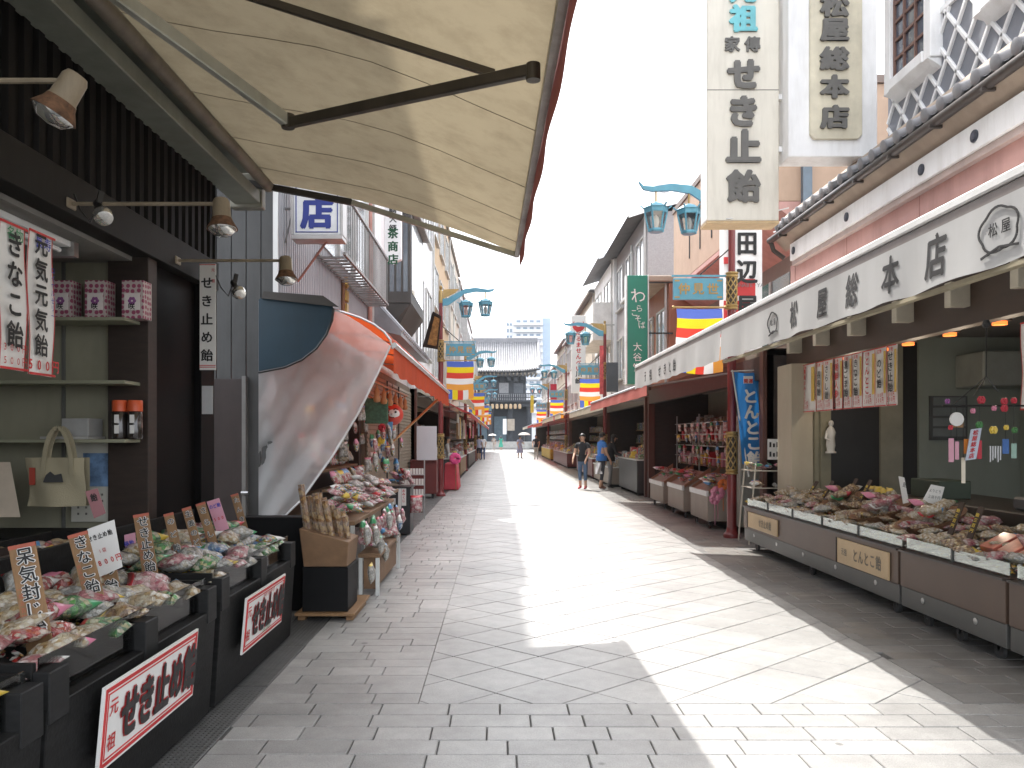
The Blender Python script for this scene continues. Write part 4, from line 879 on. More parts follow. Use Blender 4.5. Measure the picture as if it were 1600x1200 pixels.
# till and sacking inside
t = thing('shop_till', (5.2, 7.2, .9), 'dark till desk behind the right counter', 'desk')
B(4.6, 5.6, 6.0, 9.4, .04, .92).build('desk', mat('desk_dark', (.05, .04, .032), .4), t, bevel=.01); B(4.75, 5.1, 8.6, 9.2, .92, 1.12).build('box', mat('green_box', (.05, .07, .05), .5), t, bevel=.01); B(4.7, 5.2, 6.6, 7.3, .93, 1.05).build('machine', mat('till_grey', (.1, .1, .1), .4), t, bevel=.02)
MB().grid(lambda u, v: (4.62 + .03 * math.sin(u * 26), 5.15 + .9 * u, .98 + .36 * v), 24, 4).one('sackcloth', mat('sackcloth', (.3, .24, .2), .9, var=.2), 'brown gathered cloth hanging inside at the right edge', 'cloth', smooth=True)
# the long white awning
ra = thing('white_awning', (3.1, 6, 2.3), 'long off-white awning with black brush lettering on its valance', 'awning')
wc = mat('awning_white', (.45, .43, .4), .8, var=.05, scale=2, dirt=.15, sheer=.25); wv = mat('valance_white', (.56, .55, .53), .8, var=.05, scale=2, dirt=.12, sheer=.25)
XV, YA, YB, YS = 2.13, 2.7, 12.35, 7.57
MB().grid(lambda u, v: (XV + (3.98 - XV) * u, YA + (YB - YA) * v, 2.63 + (3.52 - 2.63) * u - .03 * math.sin(math.pi * u)), 10, 20).build('canvas', wc, ra, smooth=True)
B(3.95, XW - .003, YA, YB, 3.5, 3.62).build('hood', mat('hood_white', (.72, .7, .68), .4, dirt=.15), ra, bevel=.01); B(3.98, XW - .003, YA, YB, 3.4, 3.498).build('hood_shadow_strip', mat('hood_shade_brown', (.1, .09, .08), .5), ra)  # dark brown strip put in as the shade below the hood
B(XV - .03, XV + .05, YA, YB, 2.655, 2.70).build('front_cap', mat('cap_white', (.74, .73, .7), .4), ra, bevel=.008); B(XV - .02, XV + .04, YA, YB, 2.6, 2.653).build('front_bar', mat('bar_grey_brown', (.28, .25, .23), .4, .4), ra, bevel=.006)
def val(y0, y1, zb):
    def f(u, v):
        y = y0 + (y1 - y0) * v; a = 1 - u; ph = y * 2.1
        return (XV - .022 + .009 * a * (math.sin(ph * 3.1) + .6 * math.sin(ph * 7.3 + 1)), y, 2.605 - (2.605 - zb) * a + .006 * a * math.sin(ph * 5))
    return MB().grid(f, 5, 70)
val(YA, YS - .01, 2.325).build('valance', wv, ra, smooth=True); val(YS + .01, YB, 2.33).build('valance', wv, ra, smooth=True)
B(XV - .01, XV + .03, YA, YS, 2.3, 2.32).build('valance_hem_bar', mat('hem_gold', (.35, .3, .2), .6), ra)
def onval(p):
    a = max(0, min(1, (2.605 - p.z) / .28)); ph = p.y * 2.1
    return V((XV - .026 + .009 * a * (math.sin(ph * 3.1) + .6 * math.sin(ph * 7.3 + 1)), p.y, p.z))
vi = mat('valance_ink', (.035, .033, .032), .8)
for ch, px, py, h in (('松', 1246, 495, .2), ('屋', 1290, 470, .2), ('総', 1338, 448, .21), ('本', 1398, 437, .21), ('店', 1470, 405, .225)):
    y = YX(px, XV); z = EYE + (CY - py) * y / F; text(ch, vi, ra, (XV - .045, y, 2.47), h, RYR, bold=.03, wide=.85, lean=.08, conf=onval)
for ch, px in (('元', 1011), ('祖', 1019), ('せ', 1034), ('き', 1042), ('と', 1049), ('飴', 1057)): text(ch, vi, ra, (XV - .045, YX(px, XV), 2.46), .16, RYR, bold=.02, conf=onval)
def crest(px, s):
    y = YX(px, XV); X = XV - .042; mb = MB(); pts = []
    for k in range(37):
        a = 2 * math.pi * k / 36; r = s * (1 + .14 * abs(math.sin(2.5 * a + .4))); pts.append((X, y - r * math.cos(a) * 1.15, 2.475 + r * math.sin(a) * .85))
    for a, c in zip(pts, pts[1:]): mb.bar(a, c, .004, .009, up=(1, 0, 0)) if 0 else mb.bar(a, c, .01, .004, up=(1, 0, 0))
    mb.bar((X, y + s * 1.1, 2.475 - s * 1.05), (X, y, 2.475 - s * .75), .01, .004, up=(1, 0, 0)); mb.bar((X, y, 2.475 - s * .75), (X, y - s * 1.2, 2.475 - s * .9), .01, .004, up=(1, 0, 0))
    mb.v = [onval(p) + V((p.x - X - .002, 0, 0)) for p in mb.v]; mb.build('crest', vi, ra); text('松屋', vi, ra, (XV - .045, y, 2.48), s * .62, RYR, bold=.02, pitch=1.3, conf=onval)
crest(1212, .085); crest(1570, .1)
# two tall signs
s1 = thing('tall_sign', P(1160, 345, 9.6), 'tall cream box sign with raised grey brush characters and a turquoise one', 'sign')
a, c = P(1105, 345, 9.6), P(1217, 345, 9.6); zb = a.z; box_c = mat('sign_cream', (.7, .66, .57), .5, var=.04, dirt=.35)
B(a.x, c.x, 9.6, 9.9, zb, 8.5).build('box', box_c, s1, bevel=.008); B(a.x - .004, a.x + .004, 9.61, 9.89, zb + .02, 8.49).build('side_sheet', mat('sign_side', (.78, .77, .74), .4), s1)
B(a.x - .006, c.x + .006, 9.595, 9.905, zb - .03, zb).build('bottom_rail', mat('sign_rail', (.5, .36, .2), .6, dirt=.3), s1); B(a.x, c.x, 9.5985, 9.6, P(0, 141, 9.6).z, P(0, 140, 9.6).z).build('panel_joint', black, s1)
si = mat('sign_ink', (.13, .125, .115), .6); turq = mat('sign_turquoise', (.16, .5, .55), .5)
for ch, py, h, m_, b_ in (('元', -15, .33, turq, .06), ('祖', 30, .33, turq, .06), ('せ', 117, .4, si, .06), ('き', 175, .4, si, .06), ('止', 230, .42, si, .06), ('飴', 292, .4, si, .05)):
    text(ch, m_, s1, (P(1161, py, 9.6).x, 9.6, P(0, py, 9.6).z), h, RX, bold=b_, ext=.03)
for ch, px in (('家', 1144), ('傳', 1175)): text(ch, si, s1, (P(px, 70, 9.6).x, 9.6, P(0, 70, 9.6).z), .19, RX, bold=.04, ext=.04)
s2 = thing('white_wall_sign', (4.0, 9.5, 4.9), 'white box sign with cream panel and raised dark characters beside the lattice wall', 'sign')
a, c = P(1232, 245, 9.4), P(1371, 245, 9.4); B(a.x, c.x, 9.4, 9.75, a.z, 8.6).build('box', plast, s2, bevel=.01)
xa, xb = P(1264, 0, 9.4).x, P(1345, 0, 9.4).x; zb = P(0, 219, 9.4).z; k_ = .05
MB().prism([(xa + k_, 9.36, zb), (xb - k_, 9.36, zb), (xb, 9.36, zb + k_), (xb, 9.36, 8.4), (xa, 9.36, 8.4), (xa, 9.36, zb + k_)], (0, .038, 0)).build('panel', mat('panel_cream', (.62, .57, .44), .5, dirt=.25), s2, bevel=.006)
for ch, py in (('松', 10), ('屋', 48), ('総', 93), ('本', 137), ('店', 184)): text(ch, si, s2, (P(1303, py, 9.36).x, 9.36, P(0, py, 9.36).z), .28, RX, bold=.055, ext=.05, wide=1.2)
for py in (150, 232): B(P(1217, 0, 9.6).x, P(1232, 0, 9.6).x + .03, 9.62, 9.72, P(0, py, 9.6).z - .03, P(0, py, 9.6).z + .03).build('tie_bar', plast, s2)
MB().tube([P(1135, 342, 9.58), P(1180, 338, 9.7), P(1232, 325, 10.2)], .008, 5).one('slack_wire', mat('wire_white', (.6, .6, .58), .6), 'thin white wire slung below the tall cream sign', 'wire')
# ------------------------------------------------------------------ corrugated house on the left and the toy shop below it
ribm = mat('corrugated_lilac', (.3, .295, .31), .5, .15, var=.06, dirt=.2); panm = mat('grey_panels', (.1, .1, .1), .6, 0, spec=.2, var=.08, dirt=.3)
XC = -2.5
hc = thing('corrugated_house', (-4, 12, 0), 'lilac grey corrugated house with a railed window beyond the sweet shop', 'house')
mb = MB(); y = 8.9
while y < 15.15:
    for (xa, ya), (xb, yb) in zip([(0, 0), (0, .05), (-.02, .06), (-.02, .09), (0, .1)], [(0, .05), (-.02, .06), (-.02, .09), (0, .1)]):
        mb.add([(XC + xa, y + ya, 3.0), (XC + xb, y + yb, 3.0), (XC + xb, y + yb, 12.2), (XC + xa, y + ya, 12.2)], [(0, 1, 2, 3)])
    y += .1
mb.build('corrugated_front', ribm, hc)
B(-7, XC - .03, 8.93, 15.2, 2.9, 12.2).build('core', panm, hc)
for k in range(26):
    x1 = XC - .166 * k; B(x1 - .158, x1, 8.9, 8.928, .0, 12.2).build('wall_panel', panm, hc, bevel=.004)
B(XC - .02, XC + .03, 8.87, 8.9, 3.0, 12.2).build('corner_trim', white, hc)
MB().tube([(XC + .05, 15.1, 3.2), (XC + .05, 15.1, 12)], .045, 8).build('downpipe', mat('pipe_salmon', (.4, .2, .16), .5), hc, smooth=True)
# railed window bay
B(XC - .02, XC + .02, 10.9, 14.9, 4.3, 6.4).build('window', mat('win_glass', (.3, .34, .36), .08, coat=1), hc)
for y in (10.9, 12.2, 13.5, 14.85): B(XC + .015, XC + .06, y, y + .05, 4.3, 6.4).build('window_frame', mat('alu_frame', (.5, .48, .45), .4, .5), hc)
rl = MB().bar((XC + .4, 10.8, 4.08), (XC + .4, 15, 4.08), .04).bar((XC + .04, 10.8, 4.08), (XC + .04, 15, 4.08), .04).build('railing', mat('rail_grey', (.22, .21, .2), .5, .4), hc)
for k in range(30): y = 10.85 + .14 * k; MB().bar((XC + .4, y, 4.12), (XC + .4, y, 4.9), .014).build('baluster', MATS['rail_grey'], rl)
MB().bar((XC + .4, 10.8, 4.92), (XC + .4, 15, 4.92), .04).build('top_rail', MATS['rail_grey'], rl)
for k in range(20): y = 10.82 + .21 * k; B(XC + .03, XC + .4, y, y + .03, 4.02, 4.048).build('tray_slat', MATS['rail_grey'], rl)
# brown service door in the panelled end wall
dm = mat('door_brown', (.045, .033, .031), .5, var=.15, dirt=.3)
dd = thing('service_door', P(355, 800, 8.85), 'dull brown service door in the grey panelled end wall', 'door')
B(P(329, 0, 8.85).x, P(380, 0, 8.85).x, 8.82, 8.89, .02, P(0, 592, 8.85).z).build('leaf', dm, dd, bevel=.005); MB().tube([P(377, 770, 8.78), P(388, 770, 8.78)], .02).build('handle', steel, dd); B(P(380, 0, 8.85).x, P(386, 0, 8.85).x, 8.8, 8.892, .02, P(0, 588, 8.85).z).build('door_frame', MATS['rail_grey'], dd)
B(P(313, 0, 6.9).x, P(330, 0, 6.9).x, 6.935, 6.945, P(0, 647, 6.94).z, P(0, 603, 6.94).z).one('notice', mat('notice_grey', (.45, .45, .45), .6), 'small plain notice on the dark post beside the brown door', 'notice')
# hanging box sign
s = thing('shop_box_sign', P(496, 370, 9.2), 'white hanging box sign with a single dark blue character showing', 'sign')
a, c = P(458, 370, 9.2), P(532, 370, 9.2); B(a.x, c.x, 9.2, 9.42, a.z + .02, 5.6).build('box', mat('sign_white', (.7, .7, .7), .4, dirt=.1), s, bevel=.01)
for q in (B(a.x - .02, c.x + .025, 9.18, 9.44, a.z - .03, a.z + .018), B(a.x - .03, a.x - .001, 9.19, 9.43, a.z + .02, 5.6), B(c.x + .001, c.x + .03, 9.19, 9.43, a.z + .02, 5.6)): q.build('frame', mat('sign_frame', (.45, .43, .42), .4, .3), s, bevel=.004)
navy = mat('navy_ink', (.02, .035, .22), .5); x = (a.x + c.x) / 2
text('店', navy, s, (x, 9.2, P(0, 333, 9.2).z), .38, RX, bold=.055); text('商', navy, s, (x, 9.2, P(0, 333, 9.2).z + .5), .38, RX, bold=.05)
for q in (B(a.x + .03, c.x - .03, 9.192, 9.199, a.z + .05, a.z + .06), B(a.x + .03, a.x + .04, 9.192, 9.199, a.z + .06, 5.5), B(c.x - .04, c.x - .03, 9.192, 9.199, a.z + .06, 5.5)): q.build('blue_line', navy, s)
for z in (a.z + .35, a.z + 1.1): MB().bar((XC, 9.3, z), (a.x - .03, 9.3, z), .025).build('bracket', MATS['rail_grey'], s)
MB().bar((XC, 9.3, a.z - .05), (a.x - .03, 9.3, a.z + .33), .015).build('bracket', MATS['rail_grey'], s); MB().bar(P(465, 440, 9.6), P(512, 375, 9.3), .02).build('stay', MATS['pipe_salmon'], s)
# gilded carved letters
g = thing('carved_sign', PX(541, 492, XC + .06), 'small gilded carved vertical sign on the corrugated wall', 'sign')
gold = mat('gilt', (.5, .32, .1), .35, .6, var=.2); q = PX(541, 463, XC + .06)
B(XC + .002, XC + .05, q.y - .12, q.y + .12, PX(541, 495, XC + .06).z, PX(541, 432, XC + .06).z).build('board', mat('carved_back', (.2, .09, .04), .6), g, bevel=.01)
text('小川屋', gold, g, (XC + .052, q.y, q.z), .19, RYL, bold=.05, vertical=True, ext=.08, pitch=1.12)
# blue end plate and roof strip
bp_ = thing('blue_end_plate', P(405, 580, 8.55), 'dark blue quarter-round end plate of the toy shop awning', 'awning end')
pol = [(404, 580), (404, 468), (412, 461), (470, 465), (516, 472), (521, 482), (519, 500), (510, 521), (494, 543), (472, 560), (445, 572)]
MB().prism([P(x, y, 8.55) for x, y in pol], (0, .03, 0)).build('plate', mat('plate_blue', (.01, .036, .058), .5, var=.12, dirt=.2), bp_, bevel=.004)
rim = MB(); pts = [P(x, y, 8.54) for x, y in [(404, 582), (445, 574), (472, 562), (494, 545), (510, 523), (519, 500), (521, 482)]]
rim.tube(pts, .014, 6).build('rim', blk, bp_); MB().hexa([P(408, 466, 8.5), P(530, 480, 8.5), P(530, 480, 9.3), P(408, 466, 9.3), P(412, 455, 8.5), P(505, 462, 8.5), P(505, 462, 9.3), P(412, 455, 9.3)]).build('roof_strip', mat('strip_dark', (.05, .045, .04), .6), bp_)
# red-orange awning of the toy shop, seen from beneath
oa = thing('orange_awning', (-1.8, 13, 2.6), 'orange-red curved awning over the toy shop', 'awning')
om = mat('awning_orange', (.66, .1, .025), .7, var=.08, sheer=.55)
def oaw(u, v):
    t = u * math.pi / 2; return (-2.45 + 1.25 * math.sin(t), 8.97 + 9.73 * v, 2.6 + .5 * math.cos(t) + .015 * math.sin(v * 60) * u)
MB().grid(oaw, 10, 30).build('canvas', om, oa, smooth=True)
MB().grid(lambda u, v: V(oaw(1, v)) + V((.01 + .012 * math.sin(v * 70) * u, 0, .01 - .3 * u)), 2, 60).build('valance', om, oa, smooth=True)
MB().tube([V(oaw(1, 0)) + V((.02, 0, .03)), V(oaw(1, 1)) + V((.02, 0, .03))], .03, 8).build('front_bar', mat('bar_silver', (.6, .6, .6), .35, .7), oa, smooth=True)
for v in (.0, .25, .5, .75, 1):
    MB().tube([V(oaw(u / 8, v)) + V((0, 0, -.015)) for u in range(9)], .014, 6).build('rib', MATS['bar_silver'], oa, smooth=True)
MB().tube([P(697, 612, 18.4), P(612, 692, 15.0)], [.03, .022], 8).one('bamboo_pole', mat('bamboo', (.4, .28, .12), .5, var=.2), 'bamboo prop pole slanting under the orange awning', 'pole', smooth=True)
# plastic side curtain
fm = film('plastic_film', (.9, .9, .9), .38)
RD = [(610, 540), (590, 584), (560, 645), (520, 712), (470, 782), (408, 842)]
def cur(u, v):
    f = v * 5; k = min(int(f), 4); f -= k; rx = RD[k][0] * (1 - f) + RD[k + 1][0] * f; ry = RD[k][1] * (1 - f) + RD[k + 1][1] * f
    ly = 470 + (845 - 470) * v; px = 404 * (1 - u) + rx * u; py = ly * (1 - u) + ry * u + 28 * math.sin(math.pi * u) * (1 - v) ** 2 * -1
    d = px * .8 + py * .62
    return P(px, py, 8.78 + (.05 * math.sin(d * .035) + .03 * math.sin(d * .1 + u * 3) + .05 * math.sin(py * .03 + px * .012)) * min(1, v * 3 + .15) + .03 * noise.noise(V((px * .05, py * .05, 1))))
MB().grid(cur, 46, 46).one('plastic_curtain', fm, 'milky plastic curtain pulled aside below the blue end plate', 'curtain', smooth=True)
MB().tube([cur(1, v / 20) for v in range(21)], .012, 6).one('curtain_hem', mat('hem_white', (.7, .7, .7), .3), 'white hem cord along the slanting edge of the plastic curtain', 'cord', smooth=True)
# toy shop room
tr = thing('toy_shop', (-3, 12, 0), 'open toy and souvenir shop under the orange awning', 'shop')
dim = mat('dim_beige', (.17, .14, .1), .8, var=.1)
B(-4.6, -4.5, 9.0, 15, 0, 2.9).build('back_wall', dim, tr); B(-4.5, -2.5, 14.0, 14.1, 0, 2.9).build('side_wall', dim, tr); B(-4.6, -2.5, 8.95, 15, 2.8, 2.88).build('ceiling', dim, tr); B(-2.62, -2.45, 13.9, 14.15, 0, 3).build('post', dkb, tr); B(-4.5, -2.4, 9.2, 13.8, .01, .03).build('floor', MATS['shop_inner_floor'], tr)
sc_ = mat('shutter_beige', (.26, .22, .16), .55, var=.08, dirt=.2)
shu = thing('roller_shutter', (-2.35, 18, 0), 'beige slatted shutter behind the daruma lantern', 'shutter')
for k in range(34): MB().hexa([(-2.36, 14.2, .05 + .08 * k), (-2.34, 14.2, .05 + .08 * k), (-2.34, 21.2, .05 + .08 * k), (-2.36, 21.2, .05 + .08 * k), (-2.38, 14.2, .122 + .08 * k), (-2.36, 14.2, .122 + .08 * k), (-2.36, 21.2, .122 + .08 * k), (-2.38, 21.2, .122 + .08 * k)]).build('slat', sc_, shu)
B(-2.6, -2.385, 14.2, 21.2, 0, 2.9).build('backing', dim, shu)
for y in (16.5, 18.4): B(-2.335, -2.31, y, y + .05, 0, 2.75).build('guide', blk, shu)
# stall furniture
whf = mat('white_frame', (.6, .62, .6), .4)
def stand(name, x0, x1, y0, y1, z, label, top=card, legm=whf, h=.04, skirt=None):
    t = thing(name, ((x0 + x1) / 2, (y0 + y1) / 2, 0), label, 'stand')
    B(x0, x1, y0, y1, z - h, z).build('top', top, t, bevel=.005)
    for x in (x0 + .025, x1 - .025):
        for y in (y0 + .025, y1 - .025): B(x - .018, x + .018, y - .018, y + .018, .0, z - h).build('leg', legm, t)
    if skirt: B(x0 + .05, x1 - .05, y0 + .05, y1 - .05, .06, z - h).build('body', skirt, t)
    return t
t = thing('plywood_stand', (-1.5, 7.1, 0), 'plywood bin of rice cracker sticks on a black box', 'stand')
B(-1.72, -1.32, 6.95, 7.4, .07, .46).build('black_box', mat('box_black', (.01, .01, .0105), .5, spec=.15), t, bevel=.006); B(-1.77, -1.25, 6.88, 7.7, .045, .07).build('pallet', wood, t, bevel=.004)
for x in (-1.72, -1.3): B(x - .03, x + .03, 6.92, 7.6, .003, .044).build('pallet_runner', wood, t)
MB().hexa([(-1.71, 6.96, .461), (-1.33, 6.96, .461), (-1.33, 7.38, .461), (-1.71, 7.38, .461), (-1.74, 6.92, .8), (-1.31, 6.92, .68), (-1.31, 7.42, .68), (-1.74, 7.42, .8)]).build('bin', card, t, bevel=.005)
stm = candy('stick_crackers', ['c79a5a', 'a8743a', 'd9b681', '8a5a2a'], scale=30)
for k in range(16):
    x = -1.7 + .024 * k; y = 6.98 + R.random() * .36; h = R.uniform(.22, .42) * (1.1 - .03 * k)
    b_ = MB().tube([(x, y, .6), (x - .08 * R.random() - .03, y + R.uniform(-.05, .05), .72 + h)], [.026, .03], 7); b_.one('cracker_stick', stm, 'wrapped rice cracker stick in the plywood bin', 'snack', 'cracker sticks in the plywood bin', smooth=True)
stand('white_table', -1.78, -1.36, 7.5, 10.3, .8, 'white framed table heaped with red sweet packets')
t = stand('crate_row', -1.42, -1.2, 8.0, 9.7, .42, 'row of low plywood crates in front of the white table', skirt=card)
B(-2.36, -1.8, 7.3, 7.5, .0, .86).one('side_panel_box', MATS['box_black'], 'plain black box between the second bin and the plywood stand', 'box', bevel=.006)
stand('second_table', -2.2, -1.5, 10.4, 11.9, .82, 'second table of packets next to the black cabinet', legm=blk)
for k, z in enumerate((1.0, 1.22, 1.44)):
    t = thing('display_step', (-2.2, 10.0, z), ['lowest', 'middle', 'top'][k] + ' step of the packet display behind the white table', 'shelf', 'display steps')
    B(-2.0 - .17 * k, -1.82 - .17 * k, 8.98, 11.2, z - .03, z).build('board', card, t); B(-2.02 - .17 * k, -2.0 - .17 * k, 8.98, 11.2, .81 if k == 0 else z - .25, z).build('riser', dkb, t)
PK = {}
def packet(x, y, z, rz, rx, kind, lab, grp, s=1, name='toy_packet'):
    o = inst(bag_me(kind, 0, R.randrange(6)), name, (x, y, z), None, (rx, 0, rz), (s, s, s)); tag(o, lab.replace('@', CN[kind]), 'packet', grp)
for k in range(70):
    x = R.uniform(-1.75, -1.36); y = R.uniform(7.58, 10.2)
    packet(x, y, .81 + R.uniform(0, .3) * (1 - abs(x + 1.6) * 3), R.uniform(0, 3), R.uniform(-.3, .5), R.choice([1, 3, 3, 4, 6, 3]), 'packet of @ snacks heaped on the white table', 'heap on the white table', .8)
for k in range(3):
    for i in range(13): packet(-1.9 - .17 * k + R.uniform(-.04, .04), 9.02 + .165 * i, 1.03 + .22 * k + .08, 1.57 + R.uniform(-.4, .4), R.uniform(.9, 1.5), R.choice([1, 4, 3, 6, 0]), 'upright @ packet on the ' + ['lowest', 'middle', 'top'][k] + ' display step', 'packets on the display steps', .85)
for i in range(16): packet(R.uniform(-1.4, -1.22), 8.05 + .1 * i, .46 + R.uniform(0, .1), R.uniform(0, 3), R.uniform(0, .9), R.choice([1, 3, 6, 4]), '@ packet in the low plywood crates', 'packets in the low crates', .8)
for i in range(14): packet(R.uniform(-2.0, -1.55), 10.45 + .1 * i, .84 + R.uniform(0, .14), R.uniform(0, 3), R.uniform(0, .6), R.choice([1, 3, 6, 4]), '@ packet on the second table', 'packets on the second table', .85)
for i in range(10): packet(-1.24, 7.25 + .3 * i + R.uniform(-.05, .05), R.uniform(.3, .7), 1.57, 1.5, R.choice([6, 6, 7, 3]), 'clear packet hanging at the edge of the toy stall', 'hanging clear packets', .85)
for i in range(24): packet(R.uniform(-2.3, -1.75), R.uniform(9.05, 10.4), R.uniform(1.35, 2.0), R.uniform(.2, 1.6), 1.5, R.choice([1, 3, 4, 6, 0]), '@ packet hanging behind the plastic curtain edge', 'packets hanging behind the curtain', R.uniform(.7, 1))
for i in range(14): packet(-1.33 + R.uniform(-.02, .02), 7.55 + .2 * i, R.uniform(.6, .74), 1.57, 1.5, R.choice([1, 3, 6, 4]), '@ packet hanging on the front of the white table', 'packets on the front of the white table', .8)
for i in range(26):
    x, y, z = R.uniform(-2.1, -1.55), R.uniform(10.2, 13.2), R.uniform(1.1, 1.75)
    packet(x, y, z, R.uniform(1, 2), 1.5, R.choice([4, 1, 3, 6, 0, 7]), '@ toy packet hanging in the toy shop', 'hanging toy packets', R.uniform(.6, 1.0))
rod = thing('hanging_rail', (-1.8, 11.5, 2.1), 'orange rail with wooden gourds under the awning', 'rail')
MB().tube([(-1.55, 9.6, 2.28), (-1.55, 13.4, 2.28)], .012, 6).build('rod', mat('rod_orange', (.45, .15, .05), .5), rod); MB().tube([(-1.9, 9.6, 2.12), (-1.9, 13.4, 2.12)], .012, 6).build('rod', MATS['rod_orange'], rod)
for y in (9.7, 11.5, 13.3): MB().tube([(-1.55, y, 2.28), (-1.9, y, 2.12), (-2.4, y, 2.4)], .01, 6).build('rod_bracket', MATS['rod_orange'], rod)
gm_ = MB().lathe([(0, 0), (.04, .01), (.05, .05), (.03, .09), (.036, .13), (.03, .165), (.01, .19), (.006, .24)], (0, 0, -.24), 10).mesh('gourd', smooth=True); gm_.materials.append(mat('gourd_wood', (.42, .2, .08), .5, var=.2))
for i in range(12):
    o = inst(gm_, 'gourd', (-1.55 if i % 2 else -1.9, 9.8 + .3 * i, (2.27 if i % 2 else 2.11)), None, (0, 0, i)); tag(o, 'small wooden gourd hanging from the orange rail', 'gourd', 'wooden gourds on the rail')
B(P(570, 0, 10.8).x, P(606, 0, 10.8).x, 10.8, 10.86, P(0, 662, 10.8).z, P(0, 622, 10.8).z).one('green_rack', mat('rack_green', (.05, .12, .07), .6, var=.5, scale=25), 'small dark green rack board beside the daruma lantern', 'rack', bevel=.01)
# daruma lantern
c = P(613, 648, 11.8); dl_ = thing('daruma_lantern', c - V((0, 0, .17)), 'round red daruma lantern with white face under the orange awning', 'lantern')
MB().ball(c, .165, 18, 12, (1, 1, .97)).build('body', mat('daruma_red', (.55, .05, .03), .5, var=.1), dl_, smooth=True)
MB().ball(c + V((.02, -.075, .01)), .105, 16, 10, (1.05, .95, .85)).build('face', paper, dl_, smooth=True)
for dx in (-.04, .07):
    MB().ball(c + V((dx, -.165, .035)), .018, 8, 6).build('eye', black, dl_, smooth=True); MB().tube([c + V((dx - .03, -.155, .07)), c + V((dx, -.165, .085)), c + V((dx + .03, -.155, .075))], .008, 6).build('eyebrow', black, dl_)
MB().ball(c + V((.015, -.175, .005)), .014, 8, 6).build('nose', mat('nose_grey', (.4, .35, .33), .6), dl_, smooth=True); MB().tube([c + V((-.02, -.165, -.04)), c + V((.015, -.172, -.046)), c + V((.05, -.165, -.04))], .005, 6).build('mouth', black, dl_)
MB().tube([c + V((0, 0, .16)), c + V((0, 0, .45))], .004, 5).build('cord', black, dl_); MB().lathe([(.05, .155), (.05, .175), (0, .18)], c).build('cap', black, dl_)
for px, py, m_, lab in ((597, 668, fl_r, 'red paper ball hanging below the daruma lantern'), (609, 672, HEAD[3], 'blue streamer hanging below the daruma lantern'), (596, 688, HEAD[4], 'yellow paper ornament hanging below the red ball')):
    q = P(px, py, 11.6); mb = MB()
    if 'streamer' in lab: mb.obox(q, (.035, 0, 0), (0, .02, 0), (0.01, 0, .12))
    else:
        for k in range(7): a = k * .9; mb.ball(q + V((.03 * math.cos(a), -.02, .03 * math.sin(a))), .03, 6, 5)
    mb.one('paper_ornament', m_, lab, 'ornament', smooth=True)
# black cabinet with slips of paper and carrier bag
t = thing('black_cabinet', (-1.63, 12.9, 0), 'black waist-high cabinet with white paper slips in front of the toy shop', 'cabinet')
a, c = P(608, 837, 12.9), P(641, 837, 12.9); B(a.x, c.x, 12.9, 13.4, .02, .76).build('body', mat('cab_black', (.022, .022, .024), .45), t, bevel=.008); B(a.x - .02, c.x + .02, 12.88, 13.42, .76, .78).build('top', MATS['cab_black'], t)
x0 = P(620, 0, 12.88).x; B(x0, x0 + .07, 12.885, 12.895, .42, .77).build('paper_slip', paper, t); B(x0 + .075, x0 + .15, 12.885, 12.895, .48, .77).build('paper_slip', paper, t); text('おみくじ', red, t, (x0 + .112, 12.884, .64), .05, RX, vertical=True, bold=.03); B(a.x + .05, a.x + .12, 12.885, 12.895, .5, .6).build('paper_slip', paper, t)
for i in range(16): packet(R.uniform(a.x, c.x), 12.95 + R.random() * .4, .8 + R.random() * .2, R.uniform(0, 3), R.uniform(0, 1), R.choice([3, 6, 1]), '@ packet piled on the black cabinet', 'pile on the black cabinet', .75)
packet(c.x + .08, 12.98, .5, .3, 1.5, 3, 'clear carrier bag with @ contents hanging beside the black cabinet', None, 1.3)
t = thing('wire_card_rack', P(652, 770, 15.5), 'wire rack of small white cards beside the black cabinet', 'rack')
for z in (.45, .65, .85):
    B(-1.95, -1.45, 15.4, 15.5, z, z + .015).build('shelf', steel, t)
    for k in range(9): B(-1.94 + .054 * k, -1.9 + .054 * k, 15.42, 15.45, z + .015, z + .13).build('card', paper, t)
for x in (-1.95, -1.45): MB().bar((x, 15.45, 0), (x, 15.45, 1.15), .02).build('upright', steel, t)
a, c = P(651, 719, 20.4), P(682, 666, 20.4); B(a.x, c.x, 20.4, 20.46, a.z, c.z).one('white_board', mat('plain_white', (.62, .62, .66), .4, var=.02), 'plain white upright panel beside the red lamp post', 'board', bevel=.006)
t = thing('maroon_cupboard', (-1.9, 20.6, 0), 'maroon cupboard below the plain white panel', 'cupboard'); mar = mat('maroon', (.14, .025, .022), .45, var=.15)
B(-2.3, -1.62, 20.55, 21.1, .12, .95).build('body', mar, t, bevel=.01); B(-2.3, -1.62, 20.5, 21.1, .95, .99).build('top', mar, t)
for x in (-2.2, -1.75): B(x, x + .06, 20.6, 21, 0, .12).build('foot', blk, t)
